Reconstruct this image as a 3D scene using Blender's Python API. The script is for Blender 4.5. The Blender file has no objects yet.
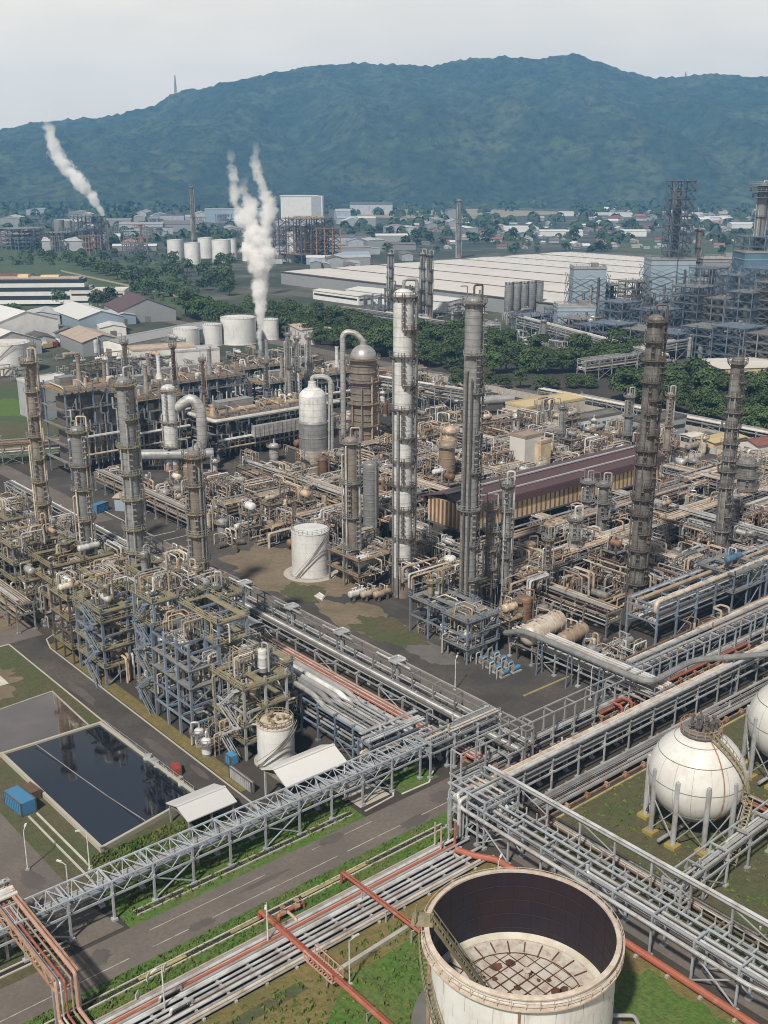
import bpy, math, random
from mathutils import Vector, noise
random.seed(7)
R = math.radians
scene = bpy.context.scene
COL = scene.collection
# ------------------------------------------------------------------ camera
F, HZ, H = 1081.0, 172.0, 100.0
PITCH = math.atan((512 - HZ) / F)
TH = R(49.9)
FW = (math.cos(PITCH) * math.cos(TH), math.cos(PITCH) * math.sin(TH), -math.sin(PITCH))
RT = (math.sin(TH), -math.cos(TH), 0.0)
UP = (math.sin(PITCH) * math.cos(TH), math.sin(PITCH) * math.sin(TH), math.cos(PITCH))
cam = bpy.data.objects.new('camera', bpy.data.cameras.new('camera'))
COL.objects.link(cam)
cam.location = (0, 0, H)
cam.rotation_euler = (math.pi / 2 - PITCH, 0, TH - math.pi / 2)
cam.data.sensor_fit = 'VERTICAL'; cam.data.sensor_height = 36.0
cam.data.lens = F / 1024 * 36.0
cam.data.clip_start = 1; cam.data.clip_end = 30000
scene.camera = cam


def G(px, py, z=0.0):
    """survey: where the sight line through that photo point meets height z"""
    a = (px - 384) / F; b = (512 - py) / F
    d = [FW[i] + a * RT[i] + b * UP[i] for i in range(3)]
    t = (z - H) / d[2]
    return (d[0] * t, d[1] * t)


def proj(x, y, z):
    v = (x, y, z - H)
    D = sum(v[i] * FW[i] for i in range(3))
    return (384 + F * sum(v[i] * RT[i] for i in range(3)) / D, 512 - F * sum(v[i] * UP[i] for i in range(3)) / D, D)


def HT(px, pyb, pyt):
    x, y = G(px, pyb); lo, hi = 0.0, 500.0
    for _ in range(40):
        m = (lo + hi) / 2
        if proj(x, y, m)[1] > pyt: lo = m
        else: hi = m
    return lo


# ------------------------------------------------------------------ materials
MATS = {}


def mat(name, base, rough=0.6, metal=0.0, dirt=None, amt=0.5, scale=0.4, streak=0.0, rust=None, rust_amt=0.0, bump=0.0,
        vary=0.12, bscale=4.0, lo=0.42, hi=0.68, fine=None, seam=None):
    m = bpy.data.materials.new(name); m.use_nodes = True
    nt = m.node_tree; N = nt.nodes; L = nt.links
    bs = N['Principled BSDF']
    bs.inputs['Roughness'].default_value = rough; bs.inputs['Metallic'].default_value = metal
    geo = N.new('ShaderNodeNewGeometry')
    pos = geo.outputs['Position']

    def nz(sc, det=5, vec=None, ro=0.6):
        n = N.new('ShaderNodeTexNoise'); n.inputs['Scale'].default_value = sc; n.inputs['Detail'].default_value = det
        n.inputs['Roughness'].default_value = ro
        L.new(vec or pos, n.inputs['Vector']); return n.outputs['Fac']

    def ramp(fac, a, b):
        r = N.new('ShaderNodeMapRange'); r.inputs['From Min'].default_value = a; r.inputs['From Max'].default_value = b
        L.new(fac, r.inputs['Value']); return r.outputs['Result']

    def mix(fac, c1, c2, k=None, mode='MIX'):
        x = N.new('ShaderNodeMix'); x.data_type = 'RGBA'; x.blend_type = mode
        if k is not None:
            mm = N.new('ShaderNodeMath'); mm.operation = 'MULTIPLY'; mm.inputs[1].default_value = k
            L.new(fac, mm.inputs[0]); fac = mm.outputs[0]
        L.new(fac, x.inputs['Factor'])
        for s, c in (('A', c1), ('B', c2)):
            sock = [i for i in x.inputs if i.name == s and i.type == 'RGBA'][0]
            if isinstance(c, tuple): sock.default_value = (*c, 1)
            else: L.new(c, sock)
        return [o for o in x.outputs if o.type == 'RGBA'][0]
    c = base
    oi = N.new('ShaderNodeObjectInfo')
    if vary:
        k = tuple(max(0, v * (1 - 2.4 * vary)) for v in base)
        c = mix(oi.outputs['Random'], tuple(min(1, v * (1 + vary)) for v in base), k)
    if dirt:
        c = mix(ramp(nz(scale, 6), lo, hi), c, dirt, amt)
    if fine:
        c = mix(ramp(nz(fine[0], 3), 0.4, 0.65), c, fine[1], fine[2])
    if rust:
        mp = N.new('ShaderNodeMapping'); mp.inputs['Scale'].default_value = (1, 1, 0.12 if streak else 1)
        L.new(pos, mp.inputs['Vector'])
        c = mix(ramp(nz(1.1 if streak else 0.8, 6, mp.outputs['Vector'], 0.7), 0.52, 0.7), c, rust, rust_amt)
    if seam:
        sx = N.new('ShaderNodeSeparateXYZ'); L.new(pos, sx.inputs[0])
        m1 = N.new('ShaderNodeMath'); m1.operation = 'DIVIDE'; m1.inputs[1].default_value = seam[0]; L.new(sx.outputs['Z'], m1.inputs[0])
        m2 = N.new('ShaderNodeMath'); m2.operation = 'FRACT'; L.new(m1.outputs[0], m2.inputs[0])
        m3 = N.new('ShaderNodeMath'); m3.operation = 'LESS_THAN'; m3.inputs[1].default_value = .13; L.new(m2.outputs[0], m3.inputs[0])
        c = mix(m3.outputs[0], c, tuple(v * .45 for v in base), seam[1])
    if isinstance(c, tuple): bs.inputs['Base Color'].default_value = (*c, 1)
    else: L.new(c, bs.inputs['Base Color'])
    if bump:
        b = N.new('ShaderNodeBump'); b.inputs['Strength'].default_value = bump; b.inputs['Distance'].default_value = 0.3
        L.new(nz(bscale, 4), b.inputs['Height']); L.new(b.outputs['Normal'], bs.inputs['Normal'])
    MATS[name] = m
    return m


RUST = (0.16, 0.07, 0.03)
mat('navy_steel', (0.1, 0.135, 0.18), 0.6, dirt=(0.2, 0.22, 0.24), amt=0.5, scale=0.2)
mat('blue_steel', (0.18, 0.23, 0.3), 0.55, dirt=(0.12, 0.12, 0.12), amt=0.5, rust=(0.18, 0.14, 0.1), rust_amt=0.5)
mat('pale_steel', (0.36, 0.38, 0.4), 0.5, dirt=(0.22, 0.2, 0.18), amt=0.6, rust=RUST, rust_amt=0.3)
mat('bridge_steel', (0.38, 0.41, 0.45), 0.5, dirt=(0.24, 0.26, 0.28), amt=0.6, rust=RUST, rust_amt=0.25)
mat('grey_steel', (0.25, 0.25, 0.25), 0.55, dirt=(0.11, 0.1, 0.09), amt=0.6, rust=RUST, rust_amt=0.4)
mat('dark_steel', (0.085, 0.08, 0.08), 0.6, dirt=(0.16, 0.12, 0.09), amt=0.6, rust=RUST, rust_amt=0.4)
mat('silver_cladding', (0.5, 0.5, 0.5), 0.42, 0.35, dirt=(0.3, 0.28, 0.26), amt=0.7, rust=(0.2, 0.13, 0.08), rust_amt=0.35, streak=1, seam=(1.6, .6))
mat('white_cladding', (0.64, 0.65, 0.66), 0.45, 0.0, dirt=(0.4, 0.39, 0.37), amt=0.7, rust=(0.25, 0.2, 0.16), rust_amt=0.5, streak=1, vary=0.06, seam=(2.2, .45))
mat('grey_cladding', (0.31, 0.32, 0.33), 0.5, 0.2, dirt=(0.16, 0.15, 0.14), amt=0.7, rust=(0.13, 0.1, 0.08), rust_amt=0.6, streak=1, seam=(1.5, .7))
mat('worn_cladding', (0.2, 0.19, 0.18), 0.6, 0.1, dirt=(0.09, 0.08, 0.07), amt=0.9, rust=(0.36, 0.36, 0.36), rust_amt=0.55, streak=1, seam=(1.5, .7))
mat('brown_cladding', (0.29, 0.26, 0.23), 0.55, 0.1, dirt=(0.16, 0.12, 0.09), amt=0.8, rust=(0.1, 0.06, 0.04), rust_amt=0.5, streak=1, seam=(1.4, .7))
mat('tan_pipe', (0.48, 0.38, 0.28), 0.5, 0.1, dirt=(0.26, 0.18, 0.12), amt=0.8, rust=RUST, rust_amt=0.5, vary=0.2)
mat('sand_pipe', (0.58, 0.52, 0.44), 0.5, 0.1, dirt=(0.33, 0.25, 0.17), amt=0.7, rust=RUST, rust_amt=0.4, vary=0.15)
mat('silver_pipe', (0.55, 0.56, 0.57), 0.42, 0.3, dirt=(0.28, 0.25, 0.22), amt=0.7, rust=RUST, rust_amt=0.3, vary=0.15)
mat('white_pipe', (0.7, 0.7, 0.68), 0.45, 0.1, dirt=(0.4, 0.37, 0.34), amt=0.6, rust=RUST, rust_amt=0.3)
mat('brown_pipe', (0.22, 0.13, 0.08), 0.6, 0.1, dirt=(0.1, 0.06, 0.04), amt=0.7, vary=0.2)
mat('red_pipe', (0.32, 0.09, 0.055), 0.55, dirt=(0.25, 0.1, 0.06), amt=0.7, rust=(0.5, 0.25, 0.2), rust_amt=0.5)
mat('pink_pipe', (0.46, 0.28, 0.22), 0.55, dirt=(0.35, 0.16, 0.1), amt=0.6, rust=(0.6, 0.5, 0.45), rust_amt=0.5)
mat('rusty_steel', (0.3, 0.17, 0.1), 0.7, dirt=(0.5, 0.38, 0.3), amt=0.5, rust=RUST, rust_amt=0.5, scale=0.9)
mat('olive_deck', (0.24, 0.21, 0.13), 0.7, dirt=(0.12, 0.1, 0.06), amt=0.7, rust=(0.33, 0.3, 0.2), rust_amt=0.5, scale=0.7)
mat('olive_rail', (0.33, 0.29, 0.19), 0.7, dirt=(0.24, 0.2, 0.1), amt=0.7, rust=(0.5, 0.47, 0.38), rust_amt=0.5, scale=0.9)
mat('grey_deck', (0.2, 0.2, 0.2), 0.7, dirt=(0.1, 0.09, 0.08), amt=0.7, rust=(0.28, 0.25, 0.2), rust_amt=0.5, scale=0.7)
mat('tan_deck', (0.28, 0.2, 0.12), 0.75, dirt=(0.12, 0.08, 0.05), amt=0.7, rust=(0.42, 0.34, 0.24), rust_amt=0.6, scale=0.6)
mat('yellow_paint', (0.4, 0.32, 0.1), 0.6, dirt=(0.3, 0.2, 0.08), amt=0.6, scale=0.8)
mat('yellow_kerb', (0.36, 0.3, 0.12), 0.8, dirt=(0.2, 0.17, 0.1), amt=0.8, scale=0.8)
mat('blue_paint', (0.05, 0.22, 0.42), 0.5, dirt=(0.1, 0.16, 0.22), amt=0.6)
mat('red_paint', (0.36, 0.06, 0.04), 0.5, dirt=(0.3, 0.06, 0.04), amt=0.5)
mat('tank_white', (0.68, 0.69, 0.69), 0.4, dirt=(0.52, 0.51, 0.49), amt=0.7, scale=0.15, rust=(0.36, 0.27, 0.19), rust_amt=0.45, streak=1, vary=0.03)
mat('sphere_white', (0.64, 0.64, 0.62), 0.4, dirt=(0.5, 0.48, 0.45), amt=0.8, scale=0.25, rust=(0.42, 0.34, 0.25), rust_amt=0.4, streak=1, vary=0.02)
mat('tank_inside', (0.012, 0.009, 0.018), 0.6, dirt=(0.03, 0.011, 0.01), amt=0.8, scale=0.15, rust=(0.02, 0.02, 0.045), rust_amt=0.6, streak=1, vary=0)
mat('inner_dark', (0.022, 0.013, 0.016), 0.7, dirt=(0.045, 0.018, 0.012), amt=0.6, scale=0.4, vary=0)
mat('floating_roof', (0.5, 0.47, 0.43), 0.6, dirt=(0.36, 0.3, 0.25), amt=0.8, scale=0.5, rust=(0.22, 0.1, 0.04), rust_amt=0.65, vary=0)
mat('dark_rust', (0.1, 0.045, 0.025), 0.8, dirt=(0.2, 0.1, 0.05), amt=0.6, scale=0.7)
mat('tank_rim', (0.56, 0.5, 0.43), 0.7, dirt=(0.34, 0.2, 0.13), amt=0.8, scale=0.8, rust=(0.6, 0.52, 0.44), rust_amt=0.6, vary=0.05)
mat('concrete', (0.4, 0.38, 0.35), 0.85, dirt=(0.22, 0.2, 0.17), amt=0.7, scale=0.3, bump=0.2)
mat('pale_concrete', (0.52, 0.49, 0.43), 0.85, dirt=(0.36, 0.32, 0.25), amt=0.7, scale=0.3, bump=0.1)
mat('dark_concrete', (0.17, 0.16, 0.15), 0.85, dirt=(0.09, 0.085, 0.08), amt=0.7, scale=0.3)
mat('roof_white', (0.6, 0.6, 0.6), 0.5, dirt=(0.55, 0.52, 0.48), amt=0.5, scale=0.15, vary=0.06)
mat('roof_beige', (0.6, 0.57, 0.53), 0.55, dirt=(0.5, 0.46, 0.41), amt=0.6, scale=0.05, vary=0.0)
mat('roof_grey', (0.4, 0.4, 0.41), 0.6, dirt=(0.27, 0.25, 0.23), amt=0.6, scale=0.2, vary=0.15)
mat('roof_tan', (0.42, 0.34, 0.28), 0.7, dirt=(0.26, 0.2, 0.16), amt=0.6, scale=0.2, vary=0.15)
mat('roof_maroon', (0.085, 0.05, 0.055), 0.6, dirt=(0.09, 0.05, 0.05), amt=0.6, scale=0.3, vary=0.1)
mat('roof_red', (0.27, 0.11, 0.085), 0.65, dirt=(0.25, 0.1, 0.08), amt=0.6, scale=0.3, vary=0.2)
mat('roof_dark', (0.12, 0.11, 0.11), 0.7, dirt=(0.2, 0.18, 0.17), amt=0.6, scale=0.3, vary=0.2)
mat('roof_yellow', (0.62, 0.5, 0.28), 0.6, dirt=(0.5, 0.4, 0.25), amt=0.5, scale=0.1)
mat('wall_white', (0.68, 0.68, 0.66), 0.7, dirt=(0.5, 0.48, 0.45), amt=0.5, scale=0.2, vary=0.08)
mat('wall_grey', (0.36, 0.38, 0.4), 0.7, dirt=(0.24, 0.24, 0.24), amt=0.6, scale=0.2, vary=0.2)
mat('wall_blue', (0.08, 0.16, 0.24), 0.6, dirt=(0.05, 0.1, 0.16), amt=0.6, scale=0.1, vary=0.1)
mat('wall_paleblue', (0.3, 0.38, 0.45), 0.6, dirt=(0.22, 0.28, 0.34), amt=0.6, scale=0.1, vary=0.1)
mat('wall_tan', (0.56, 0.45, 0.3), 0.75, dirt=(0.36, 0.27, 0.17), amt=0.7, scale=0.3, rust=(0.2, 0.12, 0.07), rust_amt=0.5, streak=1)
mat('glass', (0.03, 0.04, 0.05), 0.12, vary=0)
mat('dark_gap', (0.02, 0.02, 0.022), 0.8, vary=0)
mat('bark', (0.09, 0.065, 0.045), 0.9)
mat('asphalt', (0.125, 0.108, 0.096), 0.85, dirt=(0.17, 0.148, 0.13), amt=0.8, scale=0.12, bump=0.1, vary=0, fine=(1.5, (0.1, 0.082, 0.07), 0.5))
mat('patch_asphalt', (0.1, 0.088, 0.08), 0.85, dirt=(0.075, 0.066, 0.06), amt=0.8, scale=0.25, vary=0)
mat('dark_asphalt', (0.052, 0.047, 0.045), 0.85, dirt=(0.115, 0.098, 0.083), amt=0.85, scale=0.07, vary=0, fine=(1.2, (0.04, 0.037, 0.036), 0.5))
mat('road_paint', (0.4, 0.38, 0.36), 0.8, dirt=(0.16, 0.14, 0.125), amt=0.85, scale=0.8, vary=0)
mat('plant_soil', (0.036, 0.031, 0.027), 0.9, dirt=(0.075, 0.058, 0.042), amt=0.8, scale=0.07, bump=0.3, vary=0, fine=(0.8, (0.05, 0.045, 0.04), 0.6))
mat('bare_soil', (0.2, 0.15, 0.105), 0.9, dirt=(0.1, 0.085, 0.055), amt=0.8, scale=0.12, bump=0.3, vary=0, fine=(0.9, (0.12, 0.1, 0.06), 0.6))
mat('scrub', (0.1, 0.085, 0.045), 0.9, dirt=(0.055, 0.09, 0.022), amt=0.95, scale=0.1, bump=0.7, bscale=2.5, vary=0, fine=(0.9, (0.06, 0.055, 0.03), 0.7))
mat('mown_grass', (0.07, 0.155, 0.016), 0.9, dirt=(0.13, 0.14, 0.045), amt=0.8, scale=0.16, bump=0.7, bscale=2.5, vary=0, fine=(1.4, (0.04, 0.07, 0.018), 0.7))
mat('dry_grass', (0.2, 0.15, 0.055), 0.9, dirt=(0.11, 0.11, 0.035), amt=0.85, scale=0.13, bump=0.7, bscale=2.5, vary=0, fine=(1.2, (0.1, 0.085, 0.03), 0.7))
mat('field_grass', (0.045, 0.075, 0.028), 0.9, dirt=(0.09, 0.095, 0.045), amt=0.8, scale=0.02, bump=0.4, bscale=0.4, vary=0, fine=(0.15, (0.045, 0.07, 0.03), 0.6))
mat('far_land', (0.03, 0.042, 0.028), 0.9, dirt=(0.13, 0.115, 0.09), amt=0.9, scale=0.012, vary=0, lo=.45, hi=.6, fine=(0.03, (0.035, 0.05, 0.028), 0.75))
mat('pale_field', (0.3, 0.25, 0.17), 0.9, dirt=(0.16, 0.16, 0.09), amt=0.8, scale=0.006, vary=0)
mat('leaf', (0.045, 0.082, 0.02), 0.7, dirt=(0.03, 0.06, 0.016), amt=0.8, scale=0.12, vary=0.36, fine=(0.7, (0.085, 0.12, 0.035), 0.6))
mat('far_leaf', (0.04, 0.075, 0.024), 0.75, dirt=(0.025, 0.045, 0.016), amt=0.7, scale=0.08, vary=0.3)
mat('forest', (0.02, 0.045, 0.017), 0.9, dirt=(0.085, 0.105, 0.045), amt=0.9, scale=0.005, vary=0, fine=(0.03, (0.003, 0.009, 0.004), 0.9), bump=1.0, bscale=0.03)
MATS['forest'].node_tree.nodes['Bump'].inputs['Distance'].default_value = 18
mat('tuft', (0.075, 0.15, 0.022), 0.9, dirt=(0.17, 0.15, 0.05), amt=0.9, scale=0.13, vary=0)
w_ = mat('water', (0.006, 0.008, 0.014), 0.04, vary=0, bump=0.003, bscale=.6)
mat('wet_slab', (0.09, 0.07, 0.055), 0.03, dirt=(0.14, 0.11, 0.09), amt=0.8, scale=0.15, vary=0, rust=(0.09, 0.055, 0.03), rust_amt=0.6)
MATS['floating_roof'].node_tree.nodes['Principled BSDF'].inputs['Roughness'].default_value = .7


# ------------------------------------------------------------------ mesh builder
class MB:
    def __init__(s): s.v = []; s.f = []; s.sm = []; s.mi = []; s.cur = 0

    def add(s, vs, fs, smooth=False):
        o = len(s.v); s.v += vs
        for f in fs: s.f.append([i + o for i in f]); s.sm.append(smooth); s.mi.append(s.cur)

    def box(s, cx, cy, cz, sx, sy, sz, rz=0.0):
        c, n = math.cos(rz), math.sin(rz); vs = []
        for dz in (-.5, .5):
            for dx, dy in ((-.5, -.5), (.5, -.5), (.5, .5), (-.5, .5)):
                x, y = dx * sx, dy * sy
                vs.append((cx + x * c - y * n, cy + x * n + y * c, cz + dz * sz))
        s.add(vs, [(3, 2, 1, 0), (4, 5, 6, 7), (0, 1, 5, 4), (1, 2, 6, 5), (2, 3, 7, 6), (3, 0, 4, 7)])
        return s

    def bar(s, p, q, w, h=None):
        h = h or w; a = Vector(p); b = Vector(q); d = b - a
        if d.length < 1e-6: return s
        d.normalize(); u = Vector((0, 0, 1)) if abs(d.z) < .95 else Vector((1, 0, 0))
        x = d.cross(u).normalized(); y = x.cross(d)
        vs = [tuple(e + x * i * w / 2 + y * j * h / 2) for e in (a, b) for i, j in ((-1, -1), (1, -1), (1, 1), (-1, 1))]
        s.add(vs, [(3, 2, 1, 0), (4, 5, 6, 7), (0, 1, 5, 4), (1, 2, 6, 5), (2, 3, 7, 6), (3, 0, 4, 7)])
        return s

    def pipe(s, pts, r, n=6, bend=None, cap=True):
        P = [Vector(p) for p in pts]
        bend = r * 2.2 if bend is None else bend
        Q = [P[0]]
        for i in range(1, len(P) - 1):
            a = P[i - 1] - P[i]; b = P[i + 1] - P[i]
            k = min(bend, a.length * .45, b.length * .45)
            p0 = P[i] + a.normalized() * k; p2 = P[i] + b.normalized() * k
            for t in (0, .33, .67, 1): Q.append(p0 * (1 - t) ** 2 + P[i] * 2 * t * (1 - t) + p2 * t * t)
        Q.append(P[-1])
        o = len(s.v); prev = None; rings = 0
        for i, q in enumerate(Q):
            d = (Q[min(i + 1, len(Q) - 1)] - Q[max(i - 1, 0)])
            if d.length < 1e-6: continue
            d.normalize()
            if prev is None:
                u = Vector((0, 0, 1)) if abs(d.z) < .9 else Vector((1, 0, 0))
                x = d.cross(u).normalized()
            else:
                x = (prev - d * prev.dot(d)).normalized()
            prev = x; y = d.cross(x)
            for k in range(n):
                t = 2 * math.pi * k / n
                s.v.append(tuple(q + (x * math.cos(t) + y * math.sin(t)) * r))
            rings += 1
        for i in range(rings - 1):
            for k in range(n):
                a = o + i * n + k; b = o + i * n + (k + 1) % n
                s.f.append([a, b, b + n, a + n]); s.sm.append(True); s.mi.append(s.cur)
        if cap:
            s.f.append([o + k for k in range(n)][::-1]); s.sm.append(False); s.mi.append(s.cur)
            s.f.append([o + (rings - 1) * n + k for k in range(n)]); s.sm.append(False); s.mi.append(s.cur)
        return s

    def lathe(s, prof, n=16, c=(0, 0, 0), axis='z', smooth=True):
        o = len(s.v)
        for r, z in prof:
            for k in range(n):
                t = 2 * math.pi * k / n; a, b = r * math.cos(t), r * math.sin(t)
                s.v.append((c[0] + a, c[1] + b, c[2] + z) if axis == 'z' else (c[0] + z, c[1] + a, c[2] + b) if axis == 'x' else (c[0] + b, c[1] + z, c[2] + a))
        for i in range(len(prof) - 1):
            for k in range(n):
                a = o + i * n + k; b = o + i * n + (k + 1) % n
                s.f.append([a, b, b + n, a + n]); s.sm.append(smooth); s.mi.append(s.cur)
        return s

    def arc(s, r0, r1, z, t, a0, a1, n=10, c=(0, 0)):
        """flat ring sector, thickness t under z"""
        o = len(s.v)
        for i in range(n + 1):
            a = a0 + (a1 - a0) * i / n; co, si = math.cos(a), math.sin(a)
            for r, zz in ((r0, z), (r1, z), (r1, z - t), (r0, z - t)): s.v.append((c[0] + r * co, c[1] + r * si, zz))
        for i in range(n):
            for k in range(4):
                a = o + i * 4 + k; b = o + i * 4 + (k + 1) % 4
                s.f.append([a, a + 4, b + 4, b]); s.sm.append(False); s.mi.append(s.cur)
        return s

    def rail(s, pts, h=1.1, w=.09, step=1.6, closed=False):
        P = [Vector(p) for p in pts]
        if closed: P.append(P[0])
        for a, b in zip(P, P[1:]):
            n = max(1, int((b - a).length / step))
            for z in (h, h * .5): s.bar(a + Vector((0, 0, z)), b + Vector((0, 0, z)), w * .8)
            for i in range(n): q = a.lerp(b, i / n); s.bar(q, q + Vector((0, 0, h)), w)
        q = P[-1]; s.bar(q, q + Vector((0, 0, h)), w)
        return s

    def mesh(s, name, m):
        me = bpy.data.meshes.new(name); me.from_pydata(s.v, [], s.f)
        for x in ([m] if isinstance(m, str) else m): me.materials.append(MATS[x])
        me.polygons.foreach_set('use_smooth', s.sm)
        if any(s.mi): me.polygons.foreach_set('material_index', s.mi)
        me.update()
        if any(s.sm): me.set_sharp_from_angle(angle=R(32))
        return me

    def build(s, name, m, parent=None):
        return link(name, s.mesh(name, m), parent)


def link(name, me, parent=None):
    o = bpy.data.objects.new(name, me); COL.objects.link(o)
    if parent is not None: o.parent = parent
    return o


def dome(r, z0, h, n=5, up=1):
    return [(max(.02, r * math.cos(math.pi / 2 * i / n)), z0 + up * h * math.sin(math.pi / 2 * i / n)) for i in range(n + 1)]


AUTO = []


def T(name, label, cat, loc=(0, 0, 0), rz=0.0, group=None, auto=False):
    o = bpy.data.objects.new(name, None); COL.objects.link(o); o.empty_display_size = .5
    o.location = loc; o.rotation_euler = (0, 0, rz)
    o['label'] = label; o['category'] = cat
    if group: o['group'] = group
    if auto: AUTO.append(o)
    return o


def tag(o, label, cat, group=None, auto=False):
    o['label'] = label; o['category'] = cat
    if group: o['group'] = group
    if auto: AUTO.append(o)
    return o


def struct(name, mb, m, kind='structure'):
    o = mb.build(name, m); o['kind'] = kind; return o


KIDS = {}


def copy_tree(o, loc, rz=0.0, sc=None, label=None):
    if o.name not in KIDS: KIDS[o.name] = [(c, list(c.children)) for c in o.children]
    r = o.copy(); COL.objects.link(r); r.location = loc; r.rotation_euler = (0, 0, rz)
    if sc: r.scale = sc
    for c, gs in KIDS[o.name]:
        d = c.copy(); COL.objects.link(d); d.parent = r
        for g in gs:
            e = g.copy(); COL.objects.link(e); e.parent = d
    if label: r['label'] = label
    if o in AUTO or label: AUTO.append(r)
    return r


# landmarks used to tell look-alikes apart
LAND = []


def landmark(text, x, y): LAND.append((text, x, y))


# ------------------------------------------------------------------ generators: process equipment
def column(x, y, r, h, m='grey_cladding', label='', plats=8, skirt='rusty_steel', deck='grey_deck', over=True, a=None, group=None,
           riser='silver_pipe', ladder_m='grey_steel', seed=0, auto=False, name='distillation_column', n=18, thick=None):
    rnd = random.Random(seed * 13 + int(x * 7 + y))
    t = T(name, label, 'column', (x, y, 0), 0, group, auto)
    a0 = R(-150) if a is None else a          # side that faces the road
    sk = min(5, h * .08)
    MB().lathe([(r * 1.12, 0), (r * 1.03, sk)], n).build('skirt', skirt, t)
    prof = []; z = sk; seams = max(5, int(h / 3.2)); dz = (h - sk) / seams
    for i in range(seams):
        if thick and z > thick[0] * h: rr = r * thick[1]
        else: rr = r
        prof += [(rr, z), (rr, z + dz - .14), (rr + .035, z + dz - .12), (rr + .035, z + dz - .02), (rr, z + dz)]; z += dz
    prof += dome(rr, h, rr * .55)[1:]
    MB().lathe(prof, n).build('shell', m, t)
    zs = [sk + (h - sk) * (i + .75) / plats + rnd.uniform(-.6, .6) for i in range(plats)]
    zs[-1] = h - .4
    for i, z in enumerate(zs):
        full = i == plats - 1 or rnd.random() < .25
        sp = 2 * math.pi if full else R(rnd.choice((130, 170, 220)))
        st = a0 - sp / 2 + (rnd.choice((-1, 1)) * R(35) if not full else 0)
        w = .95 if r > 1.2 else .75
        p = MB().arc(r * 1.0, r + w, z, .16, st, st + sp, 14 if full else 8)
        k = int(sp / R(40)) + 1
        for j in range(k):
            b = st + sp * (j + .5) / k
            p.bar((r * math.cos(b), r * math.sin(b), z - 1.2), ((r + w) * math.cos(b), (r + w) * math.sin(b), z - .1), .14)
        po = p.build('platform', deck, t)
        hr = MB(); q = 12 if full else 7
        hr.rail([((r + w) * math.cos(st + sp * j / q), (r + w) * math.sin(st + sp * j / q), z) for j in range(q + 1)], 1.1, .1, 3)
        hr.build('handrail', ladder_m, po)
    ld = MB(); zz = [sk * .5] + zs
    for i in range(len(zs)):
        b = a0 + (R(28) if i % 2 else R(-28)); rr = r + .45
        cx, cy = rr * math.cos(b), rr * math.sin(b); tx, ty = -math.sin(b) * .3, math.cos(b) * .3
        for k in (-1, 1): ld.bar((cx + k * tx, cy + k * ty, zz[i]), (cx + k * tx, cy + k * ty, zz[i + 1] + 1), .1)
        z = zz[i] + 2
        while z < zz[i + 1]:
            ld.box(cx + math.cos(b) * .3, cy + math.sin(b) * .3, z, .8, .8, .1, b); z += 1.3
    ld.build('ladder', ladder_m, t)
    for i in range(6 if h > 30 else 3):
        b = a0 + R((78, -84, 150, 48, -48, 100)[i] + rnd.uniform(-12, 12)); pr = rnd.uniform(.12, .26) * (1.3 if r > 2 else .9)
        d = r + pr + .35; top = h * rnd.uniform(.6, .98)
        pt = [(d * math.cos(b), d * math.sin(b), .3)]
        if i == 0 and over:
            e = r * .35
            pt += [(d * math.cos(b), d * math.sin(b), h + r * .5 + 2.2), (0, 0, h + r * .5 + 2.2), (0, 0, h + r * .45)]
            pr *= 1.25
        else:
            pt += [(d * math.cos(b), d * math.sin(b), top), (r * .9 * math.cos(b), r * .9 * math.sin(b), top)]
        MB().pipe(pt, pr, 8).build('riser_pipe', riser, t)
    dv = MB(); dv.pipe([(-r * .6, r * .5, h), (-r * .6, r * .5, h + 3), (-r * .6 - 1.4, r * .5 + .6, h + 3)], .12, 5)
    dv.pipe([(r * .4, -r * .5, h), (r * .4, -r * .5, h + 2.2)], .2, 6)
    dv.build('davit', ladder_m, t)
    return t


def vessel(x, y, r, h, m, label, z0=0.0, legs=True, auto=True, cat='vessel', name='pressure_vessel', deck='grey_deck', group=None, parent=None):
    t = T(name, label, cat, (x, y, z0), random.uniform(0, 6), group, auto)
    b = min(2.2, h * .2)
    if legs: MB().lathe([(r * .92, 0), (r * .92, b)], 12).build('skirt', 'grey_steel', t)
    k = [(.05, b - r * .3)] + [(r * .8, b - r * .2), (r, b + .05)]
    z = b
    while z < h - 2.2: k += [(r, z + 1.9), (r * 1.03, z + 1.95), (r * 1.03, z + 2.15), (r, z + 2.2)]; z += 2.2
    k += dome(r, h, r * .5)
    MB().lathe(k, 14).build('shell', m, t)
    MB().pipe([(0, 0, h + r * .4), (0, 0, h + r * .5 + 1.2), (r + .5, 0, h + r * .5 + 1.2), (r + .5, 0, .3)], .2 if r < 2 else .3, 6).build('outlet_pipe', m if m != 'white_cladding' else 'silver_pipe', t)
    p = MB().arc(r, r + .9, h - .3, .14, 0, 4.2, 9); p.build('platform', deck, t)
    MB().rail([((r + .9) * math.cos(a * .6), (r + .9) * math.sin(a * .6), h - .3) for a in range(8)], 1.0, .09, 3).build('handrail', 'grey_steel', t)
    return t


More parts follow.
